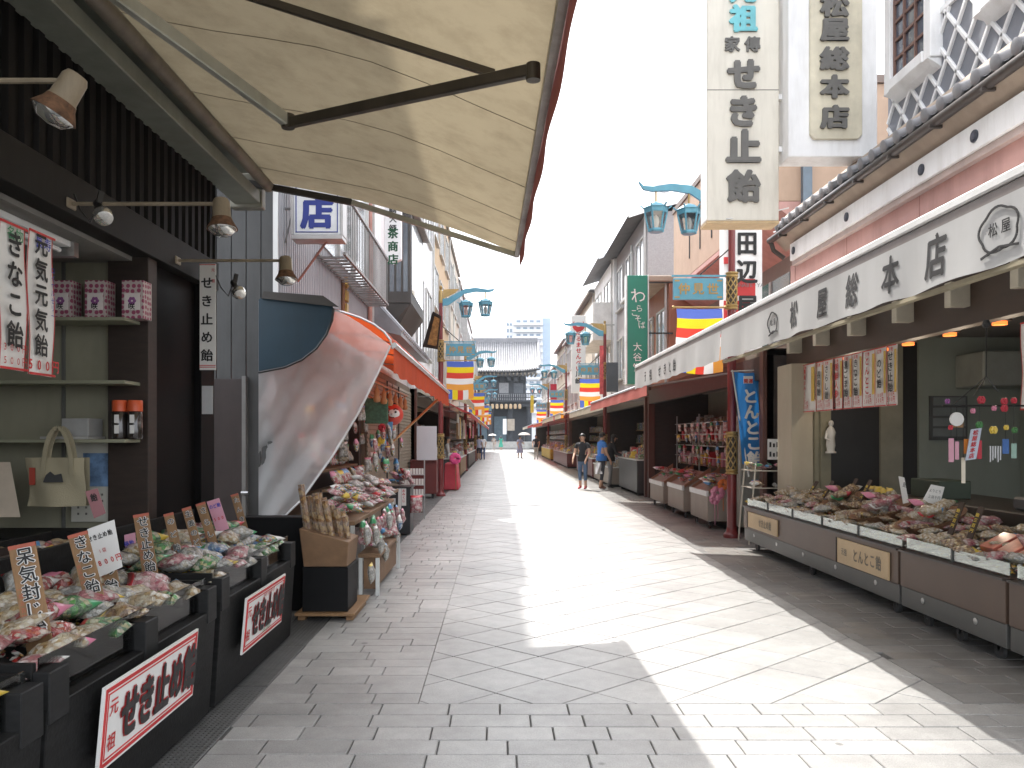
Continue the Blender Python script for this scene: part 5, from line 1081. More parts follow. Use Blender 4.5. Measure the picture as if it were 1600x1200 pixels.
# ------------------------------------------------------------------ lamp posts, name plates, flags
lblue = mat('lamp_blue', (.1, .3, .4), .45, .1, var=.12, dirt=.2); lgold = mat('post_gold', (.38, .26, .1), .4, .5, var=.25); maro = mat('post_maroon', (.17, .022, .022), .35, var=.12, coat=.3)
pane = glass('lamp_pane', (.9, .93, .93), .6)
FC = [mat('flag_blue', (.09, .15, .5), .8, var=.05, sheer=.4), mat('flag_yellow', (.75, .58, .02), .8, var=.05, sheer=.4), mat('flag_red', (.62, .06, .04), .8, var=.05, sheer=.4), mat('flag_white', (.75, .74, .72), .8, var=.04, sheer=.4), mat('flag_orange', (.75, .33, .06), .8, var=.05, sheer=.4)]
def R_(ph): return 4 + ph
def post(X, Y, d, label, tx):
    """d: +1 when the arm reaches to the right"""
    t = thing('lamp_post', (X, Y, 0), label, 'lamp post', 'maroon lamp posts along the street')
    lo = 0
    for a, c, r in ((0, 1.0, .075), (1.68, 3.6, .068), (4.2, 5.2, .055)): MB().tube([(X, Y, a), (X, Y, c)], r, 14).build('shaft', maro, t, smooth=True)
    MB().lathe([(.13, 0), (.13, .06), (.09, .1), (.08, .16)], (X, Y, 0), 16).build('foot', maro, t, smooth=True)
    for a, c in ((1.0, 1.68), (3.6, 4.2)):
        k = MB().tube([(X, Y, a + .08), (X, Y, c - .08)], .072, 14).build('lattice_core', mat('lattice_dark', (.06, .045, .03), .6), t, smooth=True)
        for i in range(6):
            for sg in (1, -1):
                pts = [(X + .08 * math.cos(i * 1.047 + sg * q * .35), Y + .08 * math.sin(i * 1.047 + sg * q * .35), a + .08 + (c - a - .16) * q / 10) for q in range(11)]
                MB().tube(pts, .01, 5).build('lattice_band', lgold, k)
        for z in (a, c - .09): MB().lathe([(.07, 0), (.1, .01), (.1, .03), (.085, .045), (.1, .06), (.1, .08), (.07, .09)], (X, Y, z), 14).build('collar', lgold, t, smooth=True)
    MB().lathe([(.055, 0), (.06, .02), (.055, .32), (.05, .33), (.02, .36), (.045, .4), (.05, .43), (.03, .47), (0, .48)], (X, Y, 5.18), 14).build('finial', lgold, t, smooth=True)
    pts = [(.05, 5.2), (.2, 5.22), (.42, 5.36), (.65, 5.5), (.95, 5.54), (1.25, 5.51), (1.4, 5.53), (1.47, 5.62)]; wd = [.09, .1, .085, .065, .055, .04, .03, .012]
    mb = MB(); up_ = []; dn = []
    for (x, z), w in zip(pts, wd): up_.append((X + d * x, z + w)); dn.append((X + d * x, z - w))
    poly = [(x, Y - .03, z) for x, z in up_] + [(x, Y - .03, z) for x, z in reversed(dn)]
    for i in range(len(pts) - 1):
        (xa, za), (xb, zb) = up_[i], up_[i + 1]; (xc, zc), (xd, zd) = dn[i], dn[i + 1]
        mb.hexa([(xc, Y - .03, zc), (xd, Y - .03, zd), (xd, Y + .03, zd), (xc, Y + .03, zc), (xa, Y - .03, za), (xb, Y - .03, zb), (xb, Y + .03, zb), (xa, Y + .03, za)])
    mb.build('arm', lblue, t)
    MB().prism([(X + d * .06, Y - .01, 5.3), (X + d * .38, Y - .01, 5.45), (X + d * .5, Y - .01, 5.57), (X + d * .06, Y - .01, 5.55)], (0, .02, 0)).build('gold_spandrel', lgold, t)
    for x0, z0 in ((.68, 5.44), (1.2, 5.47)):
        c = V((X + d * x0, Y, z0 - .62))
        MB().tube([c + V((0, 0, .46)), c + V((0, 0, .62))], .016, 6).build('hanger', lgold, t)
        ln = MB().lathe([(.215, .36), (.19, .37), (.12, .42), (.05, .45), (0, .47)], c, 6).build('lantern', lblue, t)
        MB().lathe([(.185, .28), (.19, .34), (.2, .36)], c, 6).build('crown', lblue, ln); MB().lathe([(.115, -.02), (.13, 0), (.125, .03)], c, 6).build('base', lblue, ln)
        MB().lathe([(.118, .03), (.172, .28)], c, 6).build('glazing', pane, ln)
        MB().lathe([(.03, .05), (.055, .14), (.04, .22), (0, .26)], c, 8).build('bulb', mat('bulb_white', (.7, .7, .68), .3), ln, smooth=True)
        for i in range(6):
            a = i * math.pi / 3; MB().bar(c + V((.122 * math.cos(a), .122 * math.sin(a), .03)), c + V((.178 * math.cos(a), .178 * math.sin(a), .29)), .022).build('glazing_bar', lblue, ln)
            MB().bar(c + V((.2 * math.cos(a), .2 * math.sin(a), .36)), c + V((.25 * math.cos(a), .25 * math.sin(a), .4)), .018).build('eave_tip', lblue, ln)
    nb = thing('street_name_plate', (X + d * .55, Y, 3.75), 'blue street name plate with gold characters on ' + tx, 'name plate', 'blue name plates on the lamp posts')
    xa, xb = sorted((X + d * .14, X + d * .93)); B(xa, xb, Y - .025, Y + .025, 3.76, 4.1).build('plate', lblue, nb, bevel=.006)
    text('仲見世', lgold, nb, ((xa + xb) / 2, Y - .025, 3.93), .19, RX, bold=.03, pitch=1.2, lift=.004)
    for sx in (xa + .06, xb - .06):
        for sz in (3.8, 4.06): B(sx - .04, sx + .04, Y - .029, Y - .0255, sz - .012, sz + .012).build('corner_scroll', lgold, nb)
    MB().bar((X, Y, 4.14), (X + d * .95, Y, 4.14), .03).build('bracket', lblue, nb); MB().bar((X, Y, 4.6), (X + d * .5, Y, 4.16), .02).build('bracket_stay', blk, nb)
    fl = thing('temple_flag', (X + d * .55, Y, 2.65), 'striped blue, yellow, red, white and orange flag hung from ' + tx, 'flag', 'striped flags on the lamp posts')
    xa, xb = sorted((X + d * .16, X + d * .88)); ph = R.random() * 6; fa = R.uniform(.02, .075)
    def fx(u, v): return (xa + (xb - xa) * u + .01 * math.sin(v * 9), Y - .02 + fa * math.sin(u * R_(ph) + v * 5 + ph) * v, 3.62 - 1.0 * v - .03 * math.sin(math.pi * u) * (.3 + v))
    for i in range(5): MB().grid(lambda u, v: fx(u, (i + v) * .15), 8, 3).build('stripe', FC[i], fl, smooth=True)
    for i in range(5): MB().grid(lambda u, v: fx((i + u) * .2, .75 + .25 * v), 2, 3).build('end_stripe', FC[i], fl, smooth=True)
    MB().tube([(xa - .05, Y - .02, 3.64), (xb + .05, Y - .02, 3.64)], .015, 6).build('rod', lgold, fl)
    for x in (xa - .05, xb + .05): MB().ball((x, Y - .02, 3.64), .028, 8, 6).build('knob', lgold, fl, smooth=True)
post(3.68, 12.6, -1, 'maroon lamp post with two blue lanterns below the tall cream sign', 'the nearest right lamp post')
post(3.7, 27.9, -1, 'second maroon lamp post on the right, before the green sign', 'the second right lamp post')
post(3.7, 44, -1, 'third maroon lamp post on the right', 'the third right lamp post')
post(3.7, 60, -1, 'farthest maroon lamp post on the right', 'the farthest right lamp post')
post(-1.57, 21.4, 1, 'nearest maroon lamp post on the left, beside the white panel', 'the nearest left lamp post')
post(-1.57, 37, 1, 'second maroon lamp post on the left', 'the second left lamp post')
post(-1.57, 52, 1, 'third maroon lamp post on the left', 'the third left lamp post')
post(-1.57, 67, 1, 'farthest maroon lamp post on the left', 'the farthest left lamp post')
# ------------------------------------------------------------------ houses further along
wg = mat('far_glass', (.1, .12, .14), .08, coat=1); wfr = mat('far_frame', (.45, .44, .42), .5, .2)
def house(side, y0, y1, h, X, m, label, wins=2, floors=2, roof=True, z0=3.0, eave=.25, roofm=None, depth=5):
    s = 1 if side > 0 else -1
    t = thing('town_house', (X + s * depth / 2, (y0 + y1) / 2, 0), label, 'house', 'houses along the street')
    xa, xb = sorted((X, X + s * depth))
    B(xa, xb, y0, y1, 2.7, h).build('wall', m, t, bevel=.01)
    fh = (h - z0 - .3) / floors; n = wins; w = (y1 - y0) / n
    for f in range(floors):
        for k in range(n):
            ya = y0 + w * (k + .2); yb = y0 + w * (k + .8); za = z0 + fh * f + fh * .3; zb = z0 + fh * f + fh * .85
            xo = X - s * .03
            x1, x2 = sorted((xo, X - s * .002)); wi = B(x1, x2, ya, yb, za, zb).build('window', wg, t)
            for q in ((ya - .05, ya, za - .05, zb + .05), (yb, yb + .05, za - .05, zb + .05), ((ya + yb) / 2 - .025, (ya + yb) / 2 + .025, za, zb)):
                x3, x4 = sorted((X - s * .06, X - s * .003)); B(x3, x4, q[0], q[1], q[2], q[3]).build('frame', wfr, wi)
            x5, x6 = sorted((X - s * .11, X - s * .003)); B(x5, x6, ya - .08, yb + .08, za - .1, za - .045).build('sill', wfr, wi); B(x3, x4, ya, yb, zb, zb + .05).build('frame', wfr, wi)
    if roof:
        x1, x2 = sorted((X - s * eave, X + s * depth)); B(x1, x2, y0 - .05, y1 + .05, h, h + .16).build('roof', roofm or mat('roof_dark', (.13, .13, .135), .6), t, bevel=.02)
        x3, x4 = sorted((X - s * eave - s * .07, X - s * eave)); B(x3, x4, y0, y1, h - .02, h + .07).build('gutter', wfr, t)
    if int(y0 * 7) % 2 == 0:
        ya = y0 + w * 1.0 - .3; xa_, xb_ = sorted((X - s * .36, X - s * .004)); ac = B(xa_, xb_, ya, ya + .78, z0 + .35, z0 + .9).build('air_conditioner', wfr, t, bevel=.02)
        for k in range(6): xg, xh = sorted((X - s * .372, X - s * .361)); B(xg, xh, ya + .08, ya + .5, z0 + .42 + .07 * k, z0 + .45 + .07 * k).build('grille_bar', blk, ac)
        MB().tube([(X - s * .1, ya + .8, z0 + .6), (X - s * .05, ya + .95, z0 + .7), (X - s * .04, ya + .95, h - .4)], .03, 6).build('coolant_pipe', whf, ac)
    yp = y0 + .12; MB().tube([(X - s * .06, yp, 2.8), (X - s * .06, yp, h)], .035, 6).build('downpipe', wfr, t)
    return t
def aw_shop(side, y0, y1, X, xf, zb, zf, col, label, sh=.35, group='awnings further along', valh=.2, stripes=False):
    s = 1 if side > 0 else -1
    t = thing('shop_awning', ((X + xf) / 2, (y0 + y1) / 2, zf), label, 'awning', group)
    m = mat('aw_' + label[:18], col, .8, var=.1, scale=2, dirt=.12, sheer=sh)
    MB().grid(lambda u, v: (X + (xf - X) * u, y0 + (y1 - y0) * v, zb + (zf - zb) * u - .03 * math.sin(math.pi * u)), 6, 10).build('canvas', m, t, smooth=True)
    MB().grid(lambda u, v: (xf - s * (.01 + .012 * u * math.sin(v * 40)), y0 + (y1 - y0) * v, zf + .01 - valh * u), 3, 40).build('valance', m, t, smooth=True)
    MB().tube([(xf, y0, zf + .02), (xf, y1, zf + .02)], .025, 6).build('front_bar', MATS['bar_silver'], t)
    for y in (y0 + .1, y1 - .1): MB().tube([(X, y, zb - .5), (xf, y, zf - .03)], .018, 6).build('stay', MATS['rail_grey'], t)
    return t
def stall(side, y0, y1, X, label, goods, base=None, h=.75, d=.8, seed=0):
    s = 1 if side > 0 else -1; rr = random.Random(seed)
    t = thing('market_stall', (X + s * d / 2, (y0 + y1) / 2, 0), label, 'stall', 'stalls further along the street')
    xa, xb = sorted((X, X + s * d)); B(xa, xb, y0, y1, .08, h).build('cabinet', base or dkb, t, bevel=.01)
    x1, x2 = sorted((X - s * .03, X + s * (d + .02))); B(x1, x2, y0 - .02, y1 + .02, h, h + .03).build('top', whf, t)
    for y in (y0 + .1, y1 - .15): B(xa + .05, xb - .05, y, y + .05, .0, .08).build('foot', blk, t)
    y = y0 + .12
    while y < y1 - .1:
        for c in range(3):
            m = rr.choice(goods); hh = rr.uniform(.06, .2) + c * .12; w = rr.uniform(.07, .1); x = X + s * (.14 + c * .25)
            o = MB().hexa([(x - .09, y - w, h + .03), (x + .09, y - w, h + .03), (x + .09, y + w, h + .03), (x - .09, y + w, h + .03), (x - .075, y - w * .8, h + .03 + hh), (x + .075, y - w * .8, h + .03 + hh), (x + .075, y + w * .8, h + .03 + hh), (x - .075, y + w * .8, h + .03 + hh)]).build('goods_pack', m, t, bevel=.02)
        y += .24
    return t
def shop_room(side, y0, y1, X, label, h=2.9, dark=True, rows_=3, depth=1.5, seed=0, goods=CANDY):
    s = 1 if side > 0 else -1; rr = random.Random(seed); t = thing('shop_room', (X + s * depth / 2, (y0 + y1) / 2, 0), label, 'shop', 'open shop fronts')
    xa, xb = sorted((X + s * depth, X + s * (depth + .1))); B(xa, xb, y0, y1, 0, h).build('back_wall', dim, t)
    for y in (y0, y1 - .12):
        x1, x2 = sorted((X, X + s * depth)); B(x1, x2, y, y + .1, 0, h).build('side_wall', dkb, t)
    x1, x2 = sorted((X, X + s * depth)); B(x1, x2, y0, y1, h - .1, h - .02).build('ceiling', dim, t)
    x1, x2 = sorted((X - s * .05, X + s * .1)); B(x1, x2, y0 + .12, y1 - .12, h - .45, h - .1).build('lintel', dkb, t)
    for y in (y0 + .0, y1 - .16): B(x1 - .01, x2 + .01, y, y + .16, 0, h).build('post', mat('post_redbrown', (.09, .034, .024), .5, var=.15), t, bevel=.01)
    for k in range(rows_):
        z = .9 + .45 * k; xs = X + s * (depth - .45)
        x3, x4 = sorted((xs, X + s * depth)); sf = B(x3, x4, y0 + .15, y1 - .15, z, z + .03).build('shelf', wood, t)
        y = y0 + .25
        while y < y1 - .3:
            hh = rr.uniform(.15, .32); o = B(min(xs, xs + s * .2), max(xs, xs + s * .2), y, y + .16, z + .03, z + .03 + hh).build('goods', rr.choice(goods), sf); y += rr.uniform(.2, .34)
    return t
# right side row
tan = mat('tan_render', (.42, .3, .22), .8, var=.07, dirt=.15); brn = mat('brown_render', (.22, .17, .14), .8, var=.08); brick = mat('grey_brick_far', (.33, .31, .31), .8, var=.15, scale=30)
rt2 = thing('tan_house', (6.5, 17, 0), 'tan rendered building with pink soffit behind the lamp post', 'house')
B(4.6, 9, 13.2, 21, 5.5, 7.45).build('upper_wall', tan, rt2, bevel=.01); B(5.3, 9, 13.22, 21, 2.7, 5.49).build('lower_wall', brn, rt2); B(4.57, 9.03, 13.15, 21.05, 7.45, 7.58).build('parapet', mat('parapet_brown', (.16, .12, .1), .6), rt2)
MB().hexa([(4.6, 13.2, 5.4), (5.3, 13.2, 4.9), (5.3, 21, 4.9), (4.6, 21, 5.4), (4.6, 13.2, 5.495), (5.3, 13.2, 5.495), (5.3, 21, 5.495), (4.6, 21, 5.495)]).build('soffit', pinkw, rt2)
for y in (17.2, 18.2, 19.2): B(4.585, 4.598, y, y + .06, 5.9, 7.2).build('slot', black, rt2)
for q in (B(5.0, 5.15, 13.1, 13.2, 2.7, 7.4),): q.build('blue_pipe', mat('pipe_slate', (.12, .16, .2), .5), rt2)
w_ = B(5.285, 5.298, 14.5, 16.5, 3.3, 4.6).build('window', wg, rt2); B(5.26, 5.284, 15.45, 15.55, 3.3, 4.6).build('frame', wfr, w_)
house(1, 21.1, 24.6, 5.7, 4.5, mat('rust_panel', (.3, .12, .07), .6, var=.1), 'low rust-panelled house with broad eave between tan and grey brick buildings', wins=2, floors=1, eave=.7, z0=2.9, roofm=mat('eave_tan', (.35, .28, .22), .7))
gb = house(1, 24.7, 31.2, 8.6, 4.6, brick, 'grey brick house with curved gable roof', wins=3, floors=2, roof=False)
def curved_roof(t, y0, y1, X, z, w, m):
    MB().grid(lambda u, v: (X - .6 + (w + .6) * u, y0 + (y1 - y0) * v, z + .75 * math.sin(math.pi * (u * .8 + .05)) - .15), 10, 6).build('curved_roof', m, t, smooth=True)
    MB().grid(lambda u, v: (X - .62 + (w + .6) * u, y0 - .01 + .0 * v, z + .75 * math.sin(math.pi * (u * .8 + .05)) - .15 - .14 * v), 10, 1).build('verge', plast, t)
curved_roof(gb, 24.5, 31.3, 4.6, 8.5, 5, mat('roof_dark', (.13, .13, .135), .6))
MB().ball((5.2, 25.1, 9.5), .25, 12, 8, (1, .3, 1)).build('dish_aerial', plast, gb, smooth=True); MB().tube([(5.2, 25.1, 8.6), (5.2, 25.1, 10.3)], .02, 6).build('aerial_mast', wfr, gb); MB().bar((5.0, 25.1, 9.9), (5.5, 25.1, 10.15), .015).build('aerial', wfr, gb)
wh = house(1, 31.3, 37.5, 8.6, 4.5, plast, 'white house with projecting balcony and curved eave', wins=2, floors=2, roof=False)
B(3.7, 4.5, 31.4, 36.5, 5.4, 6.9).build('balcony', mat('balcony_white', (.66, .63, .6), .6, dirt=.15), wh, bevel=.01); curved_roof(wh, 31.1, 37.6, 4.5, 8.7, 5, MATS['roof_dark'])
crm = mat('cream_render', (.5, .44, .36), .8, var=.06, dirt=.2); gry = mat('pale_grey_render', (.46, .45, .44), .8, var=.06, dirt=.2); olv = mat('olive_render', (.38, .34, .26), .8, var=.06, dirt=.2)
for y0, y1, h, m, lab, w in ((37.6, 45, 8.4, crm, 'cream house on the right after the balcony', 3), (45.1, 53, 7.6, gry, 'pale grey house on the right beyond the cream one', 3), (53.1, 62, 8.0, olv, 'olive house on the right', 3), (62.1, 72, 7.0, plast, 'white low house far along on the right', 3), (72.1, 84, 7.5, gry, 'last grey house on the right before the gate', 3)):
    house(1, y0, y1, h, 4.5, m, lab, wins=w)
# left row
whl = house(-1, 15.3, 21.5, 12.05, -2.5, plast, 'white rendered house with a dark bay window on the left', wins=1, floors=1, z0=8.2, eave=.04)
bw = mat('bay_black', (.05, .045, .04), .5); by = B(-2.5, -1.95, 17.6, 20.4, 4.55, 6.6).build('bay_window', bw, whl, bevel=.01)
B(-2.55, -1.8, 17.45, 20.6, 6.6, 6.75).build('bay_roof', mat('bay_roof', (.3, .3, .29), .6), by, bevel=.01); MB().hexa([(-2.5, 17.7, 4.0), (-2.3, 17.9, 4.0), (-2.3, 20.2, 4.0), (-2.5, 20.3, 4.0), (-2.5, 17.6, 4.54), (-1.95, 17.6, 4.54), (-1.95, 20.4, 4.54), (-2.5, 20.4, 4.54)]).build('bay_corbel', bw, by)
for k in range(3): B(-2.42 + .15 * k, -2.32 + .15 * k, 17.585, 17.599, 4.8, 6.4).build('bay_pane', wg, by)
for k in range(6): B(-1.949, -1.94, 17.75 + .43 * k, 18.1 + .43 * k, 4.8, 6.4).build('bay_pane', wg, by)
MB().hexa([(-2.5, 15.4, 3.7), (-1.9, 15.4, 3.55), (-1.9, 21.4, 3.55), (-2.5, 21.4, 3.7), (-2.5, 15.4, 4.3), (-1.9, 15.4, 3.65), (-1.9, 21.4, 3.65), (-2.5, 21.4, 4.3)]).build('pent_roof', tilem, whl)
for k in range(22): MB().tube([(-1.88, 15.5 + .27 * k, 3.64), (-2.48, 15.5 + .27 * k, 4.3)], .06, 8).build('roof_tile', tilem, whl, smooth=True)
s = thing('vertical_shop_sign', P(613, 410, 15.4), 'narrow white vertical sign with pointed foot and green characters', 'sign'); a, c = P(601, 405, 15.4), P(627, 405, 15.4); zc = P(0, 411, 15.4).z
MB().prism([(a.x, 15.4, a.z), ((a.x + c.x) / 2, 15.4, zc), (c.x, 15.4, c.z), (c.x, 15.4, 6.6), (a.x, 15.4, 6.6)], (0, .14, 0)).build('board', plast, s, bevel=.006)
text('川崎大師', black, s, ((a.x + c.x) / 2, 15.4, P(0, 335, 15.4).z), .15, RX, bold=.03, vertical=True, pitch=1.2); text('茶商店', mat('dark_green_ink', (.01, .08, .035), .6), s, ((a.x + c.x) / 2, 15.4, P(0, 385, 15.4).z), .21, RX, bold=.04, vertical=True, pitch=1.2)
s = thing('tilted_wooden_sign', P(678, 540, 21.0), 'dark wooden signboard tilted forward below the bay window', 'sign')
MB().hexa([P(660, 542, 20.0), P(684, 546, 20.0), P(684, 546, 20.3), P(660, 542, 20.3), P(676, 486, 19.6), P(690, 494, 19.6), P(690, 494, 19.9), P(676, 486, 19.9)]).build('board', dkb, s, bevel=.01)
MB().hexa([P(668, 538, 19.95), P(682, 541, 19.95), P(682, 541, 19.98), P(668, 538, 19.98), P(679, 494, 19.57), P(687, 498, 19.57), P(687, 498, 19.6), P(679, 494, 19.6)]).build('gilt_panel', mat('sign_gilt', (.35, .18, .06), .5, var=.6, scale=12), s)
tanb = mat('tan_brick', (.47, .33, .2), .8, var=.18, scale=14, stretch=(1, 1, 3))
for y0, y1, h, m, lab, w, f in ((21.6, 27, 10.8, plast, 'white house behind the left lamp post', 2, 2), (27.1, 36, 10.7, tanb, 'tan brick house on the left with pale corner strips', 3, 3), (36.1, 45, 10.6, crm, 'cream house on the left beyond the tan brick one', 3, 2), (45.1, 55, 10.4, gry, 'grey house far along on the left', 3, 2), (55.1, 66, 10.1, plast, 'white house far along on the left', 3, 2), (66.1, 84, 9.8, olv, 'last olive house on the left before the gate', 4, 2)):
    hh_ = house(-1, y0, y1, h, -2.3, m, lab, wins=w, floors=f, eave=.06)
    if m is tanb: B(-2.6, -2.28, 27.08, 27.5, 2.8, 10.7).build('corner_strip', plast, hh_)
# shops on the right
shop_room(1, 11.75, 20.9, 3.95, 'toy shop with red-brown posts beyond the cream pillar', seed=3, rows_=3); shop_room(1, 21, 29, 3.9, 'open shop behind the three shoppers', seed=4); shop_room(1, 29.1, 44, 3.9, 'open shop beyond the second right lamp post', seed=5); shop_room(1, 44.1, 84, 3.9, 'far row of open shop fronts on the right', seed=6)
shop_room(-1, 21.6, 36, -2.3, 'open shop beyond the left lamp post', seed=7, rows_=3); shop_room(-1, 36.1, 84, -2.3, 'far row of open shop fronts on the left', seed=8)
aw_shop(1, 12.9, 20.8, 4.2, 2.4, 3.2, 2.45, (.5, .13, .1), 'faded red awning right after the white one', sh=.2); aw_shop(1, 21, 31, 4.2, 2.75, 3.1, 2.5, (.5, .43, .33), 'cream awning behind the three shoppers'); aw_shop(1, 31.2, 44, 4.2, 2.4, 3.1, 2.5, (.58, .5, .38), 'pale cream awning with red stripe further on the right'); aw_shop(1, 44.2, 56, 4.2, 2.4, 3.1, 2.4, (.62, .09, .03), 'orange-red awning far on the right'); aw_shop(1, 56.2, 70, 4.2, 2.5, 3.1, 2.5, (.5, .04, .05), 'crimson awning far on the right'); aw_shop(1, 70.2, 84, 4.2, 2.5, 3.1, 2.5, (.6, .55, .45), 'last pale awning on the right')
aw_shop(-1, 22, 30, -2.3, -.95, 3.2, 2.75, (.45, .38, .27), 'tan awning below the nearest left flag'); aw_shop(-1, 30.2, 41, -2.3, -1.1, 3.1, 2.5, (.45, .06, .06), 'dark red awning on the left'); aw_shop(-1, 41.2, 60, -2.3, -1.1, 3.1, 2.5, (.42, .2, .08), 'brown awning far on the left'); aw_shop(-1, 60.2, 84, -2.3, -1.1, 3.1, 2.5, (.5, .06, .05), 'last red awning on the left')
B(2.38, 2.4, 34.5, 35.0, 2.28, 2.5).one('awning_stripe_cloth', fl_r, 'red cloth strip on the pale cream awning', 'cloth')
GD = CANDY + [HEAD[1], HEAD[0], HEAD[4]]
pal = mat('cart_cream', (.3, .26, .215), .6, var=.06, dirt=.15)
stall(1, 21.4, 24.6, 3.7, 'steel and black counter beside the brown post', GD, mat('counter_black', (.05, .05, .05), .4), h=.95, seed=1); stall(1, 25.2, 29.5, 3.5, 'low stall of white boxes beyond the shoppers', GD, pal, h=.6, seed=2); stall(1, 30, 36, 3.5, 'dark stall past the second right lamp post', GD, mar, seed=3); stall(1, 40, 50, 3.4, 'maroon stall far on the right', GD, mar, seed=4); stall(1, 53, 64, 3.4, 'yellow fronted stall far on the right', GD, mat('stall_yellow', (.55, .4, .04), .6), seed=5)
stall(-1, 26, 28.6, -1.45, 'black stall with orange band on the left', GD, mat('counter_black', (.05, .05, .05), .4), h=.85, seed=6, d=.6); stall(-1, 31, 36, -1.5, 'wooden stall before the second left lamp post', GD, wood, seed=7); stall(-1, 39, 50, -1.5, 'dark stall far on the left', GD, dkb, seed=8); stall(-1, 54, 66, -1.5, 'brown stall far on the left', GD, card, seed=9)
for i, (y0, y1, z) in enumerate(((17.4, 18.9, .56), (15.5, 16.9, .6), (13.7, 14.9, .62))):
    lab = ['farthest', 'middle', 'nearest'][i] + ' of three cream carts with sloping trays of packets'
    t = thing('sweet_cart', (3.9, (y0 + y1) / 2, 0), lab, 'cart', 'cream carts on the right')
    MB().hexa([(3.58, y0, .14), (4.1, y0, .14), (4.1, y1, .14), (3.58, y1, .14), (3.58, y0, z), (4.1, y0, z + .3), (4.1, y1, z + .3), (3.58, y1, z)]).build('body', pal, t, bevel=.008); B(3.56, 3.6, y0 - .01, y1 + .01, z - .05, z + .04).build('front_rail', whf, t)
    for y in (y0, y1 - .02): MB().hexa([(3.6, y, z - .02), (4.12, y, z + .3), (4.12, y + .02, z + .3), (3.6, y + .02, z - .02), (3.6, y, z + .06), (4.12, y, z + .4), (4.12, y + .02, z + .4), (3.6, y + .02, z + .06)]).build('side_rail', mat('rail_wood', (.28, .13, .07), .6), t)
    for y in (y0 + .15, y1 - .15):
        for x in (3.66, 4.0): MB().lathe([(.06, -.015), (.06, .015)], (x, y, .06), 12, axis=(1, 0, 0)).build('wheel', MATS['rubber'], t, smooth=True); MB().bar((x, y, .06), (x, y, .14), .03).build('caster', steel, t)
    for k in range(14): packet(R.uniform(3.66, 4.04), R.uniform(y0 + .1, y1 - .1), z + .08 + R.uniform(0, .2), R.uniform(0, 3), R.uniform(0, .5), R.choice([1, 1, 3, 4]), '@ packet on the ' + lab.split(' of')[0] + ' cream cart', 'packets on the cream carts', .85)
trk = thing('toy_rack', (4.4, 16, 0), 'wire rack of hanging toys behind the cream carts', 'rack')
for y in (13.2, 15.4, 17.6, 19.8): MB().tube([(4.42, y, 0), (4.42, y, 2.1)], .018, 6).build('upright', steel, trk)
for z in (1.15, 1.4, 1.65, 1.9): MB().tube([(4.4, 13.1, z), (4.4, 19.9, z)], .01, 6).build('wire', steel, trk)
for i, z in enumerate((.95, 1.5)): B(4.45, 4.8, 13.2, 19.8, z, z + .03).build('shelf', wood, trk)
for i in range(40): B(4.5, 4.72, 13.25 + .165 * i, 13.38 + .165 * i, .98 if i % 2 else 1.53, (.98 if i % 2 else 1.53) + R.uniform(.12, .3)).build('toy_box', R.choice([HEAD[0], HEAD[1], HEAD[4], CANDY[3], CANDY[1], pink]), trk, bevel=.01)
for i in range(48): packet(R.uniform(4.3, 4.38), 13.2 + (i // 4) * .55 + R.uniform(-.1, .1), (1.05, 1.3, 1.55, 1.8)[i % 4], R.uniform(1.2, 1.9), 1.5, R.choice([1, 3, 4, 6, 7, 1]), '@ toy packet hanging above the cream carts', 'packets hanging above the carts', R.uniform(.75, 1.05))
t = thing('white_cabinet', (4.1, 14.2, 0), 'tall pale cabinet behind the nearest lamp post', 'cabinet'); B(3.96, 4.5, 13.1, 13.7, .1, 1.95).build('body', mat('cab_pale', (.3, .3, .26), .5), t, bevel=.02); B(3.95, 3.96, 13.2, 13.6, .5, 1.8).build('door', mat('cab_pale2', (.33, .33, .3), .4), t); B(3.94, 3.95, 13.22, 13.24, 1.0, 1.3).build('handle', steel, t)
B(P(1187, 0, 12.2).x, P(1203, 0, 12.2).x, 12.2, 12.25, P(0, 732, 12.2).z, P(0, 652, 12.2).z).one('small_poster', mat('poster_crimson', (.35, .05, .08), .5, var=.6, scale=9), 'crimson and white poster between the blue banner and the pillar', 'poster')
mb = MB(); c = P(1120, 770, 13.5)
for nm, m_, dx, dz, s in (('pinwheel_flower', HEAD[5], 0, 0, .13), ('pinwheel_flower', mat('flower_orange', (.65, .16, .03), .6), .09, .14, .1), ('pinwheel_flower', HEAD[5], -.05, -.1, .1)):
    mb = MB(); q = c + V((dx, -.05, dz))
    for k in range(9): a = k * .7; mb.ball(q + V((math.cos(a) * s * .6, -.02 * (k % 2), math.sin(a) * s * .6)), s * .4, 6, 4, (1, .4, 1))
    mb.tube([q, q + V((.02, .05, -.45))], .006, 5)
    mb.one(nm, m_, ['large pink', 'upper orange', 'lower pink'][0 if dx == 0 else 1 if dx > 0 else 2] + ' paper flower pinwheel on the nearest cream cart', 'pinwheel', smooth=True)
# blue banner, wire rack and hand-written board by the pillar
nb = thing('blue_banner', P(1165, 725, 12.2), 'tall bright blue banner with white lettering beside the nearest lamp post', 'banner')
bm2 = mat('banner_blue', (.03, .2, .52), .7, var=.05, sheer=.3)
def nbf(u, v): return P((1147 + 38 * u) * (1 - v) + (1160 + 27 * u) * v, 581 + 144 * v + 2 * math.sin(u * 3), 12.2 + .03 * math.sin(u * 5 + v * 6))
MB().grid(nbf, 6, 20).build('cloth', bm2, nb, smooth=True); a = nbf(.5, .55)
text('とんとこ飴', paper, nb, a + V((.04, -.05, -.06)), .24, (1, 0, 0), (.07 * -1, 0, 1), bold=.045, vertical=True, pitch=1.0); B(nbf(.3, .06).x, nbf(.72, .06).x, 12.13, 12.14, nbf(0, .13).z, nbf(0, .05).z).build('red_label', paper, nb); text('開運', red, nb, nbf(.5, .09) + V((0, -.075, 0)), .07, RX, bold=.03)
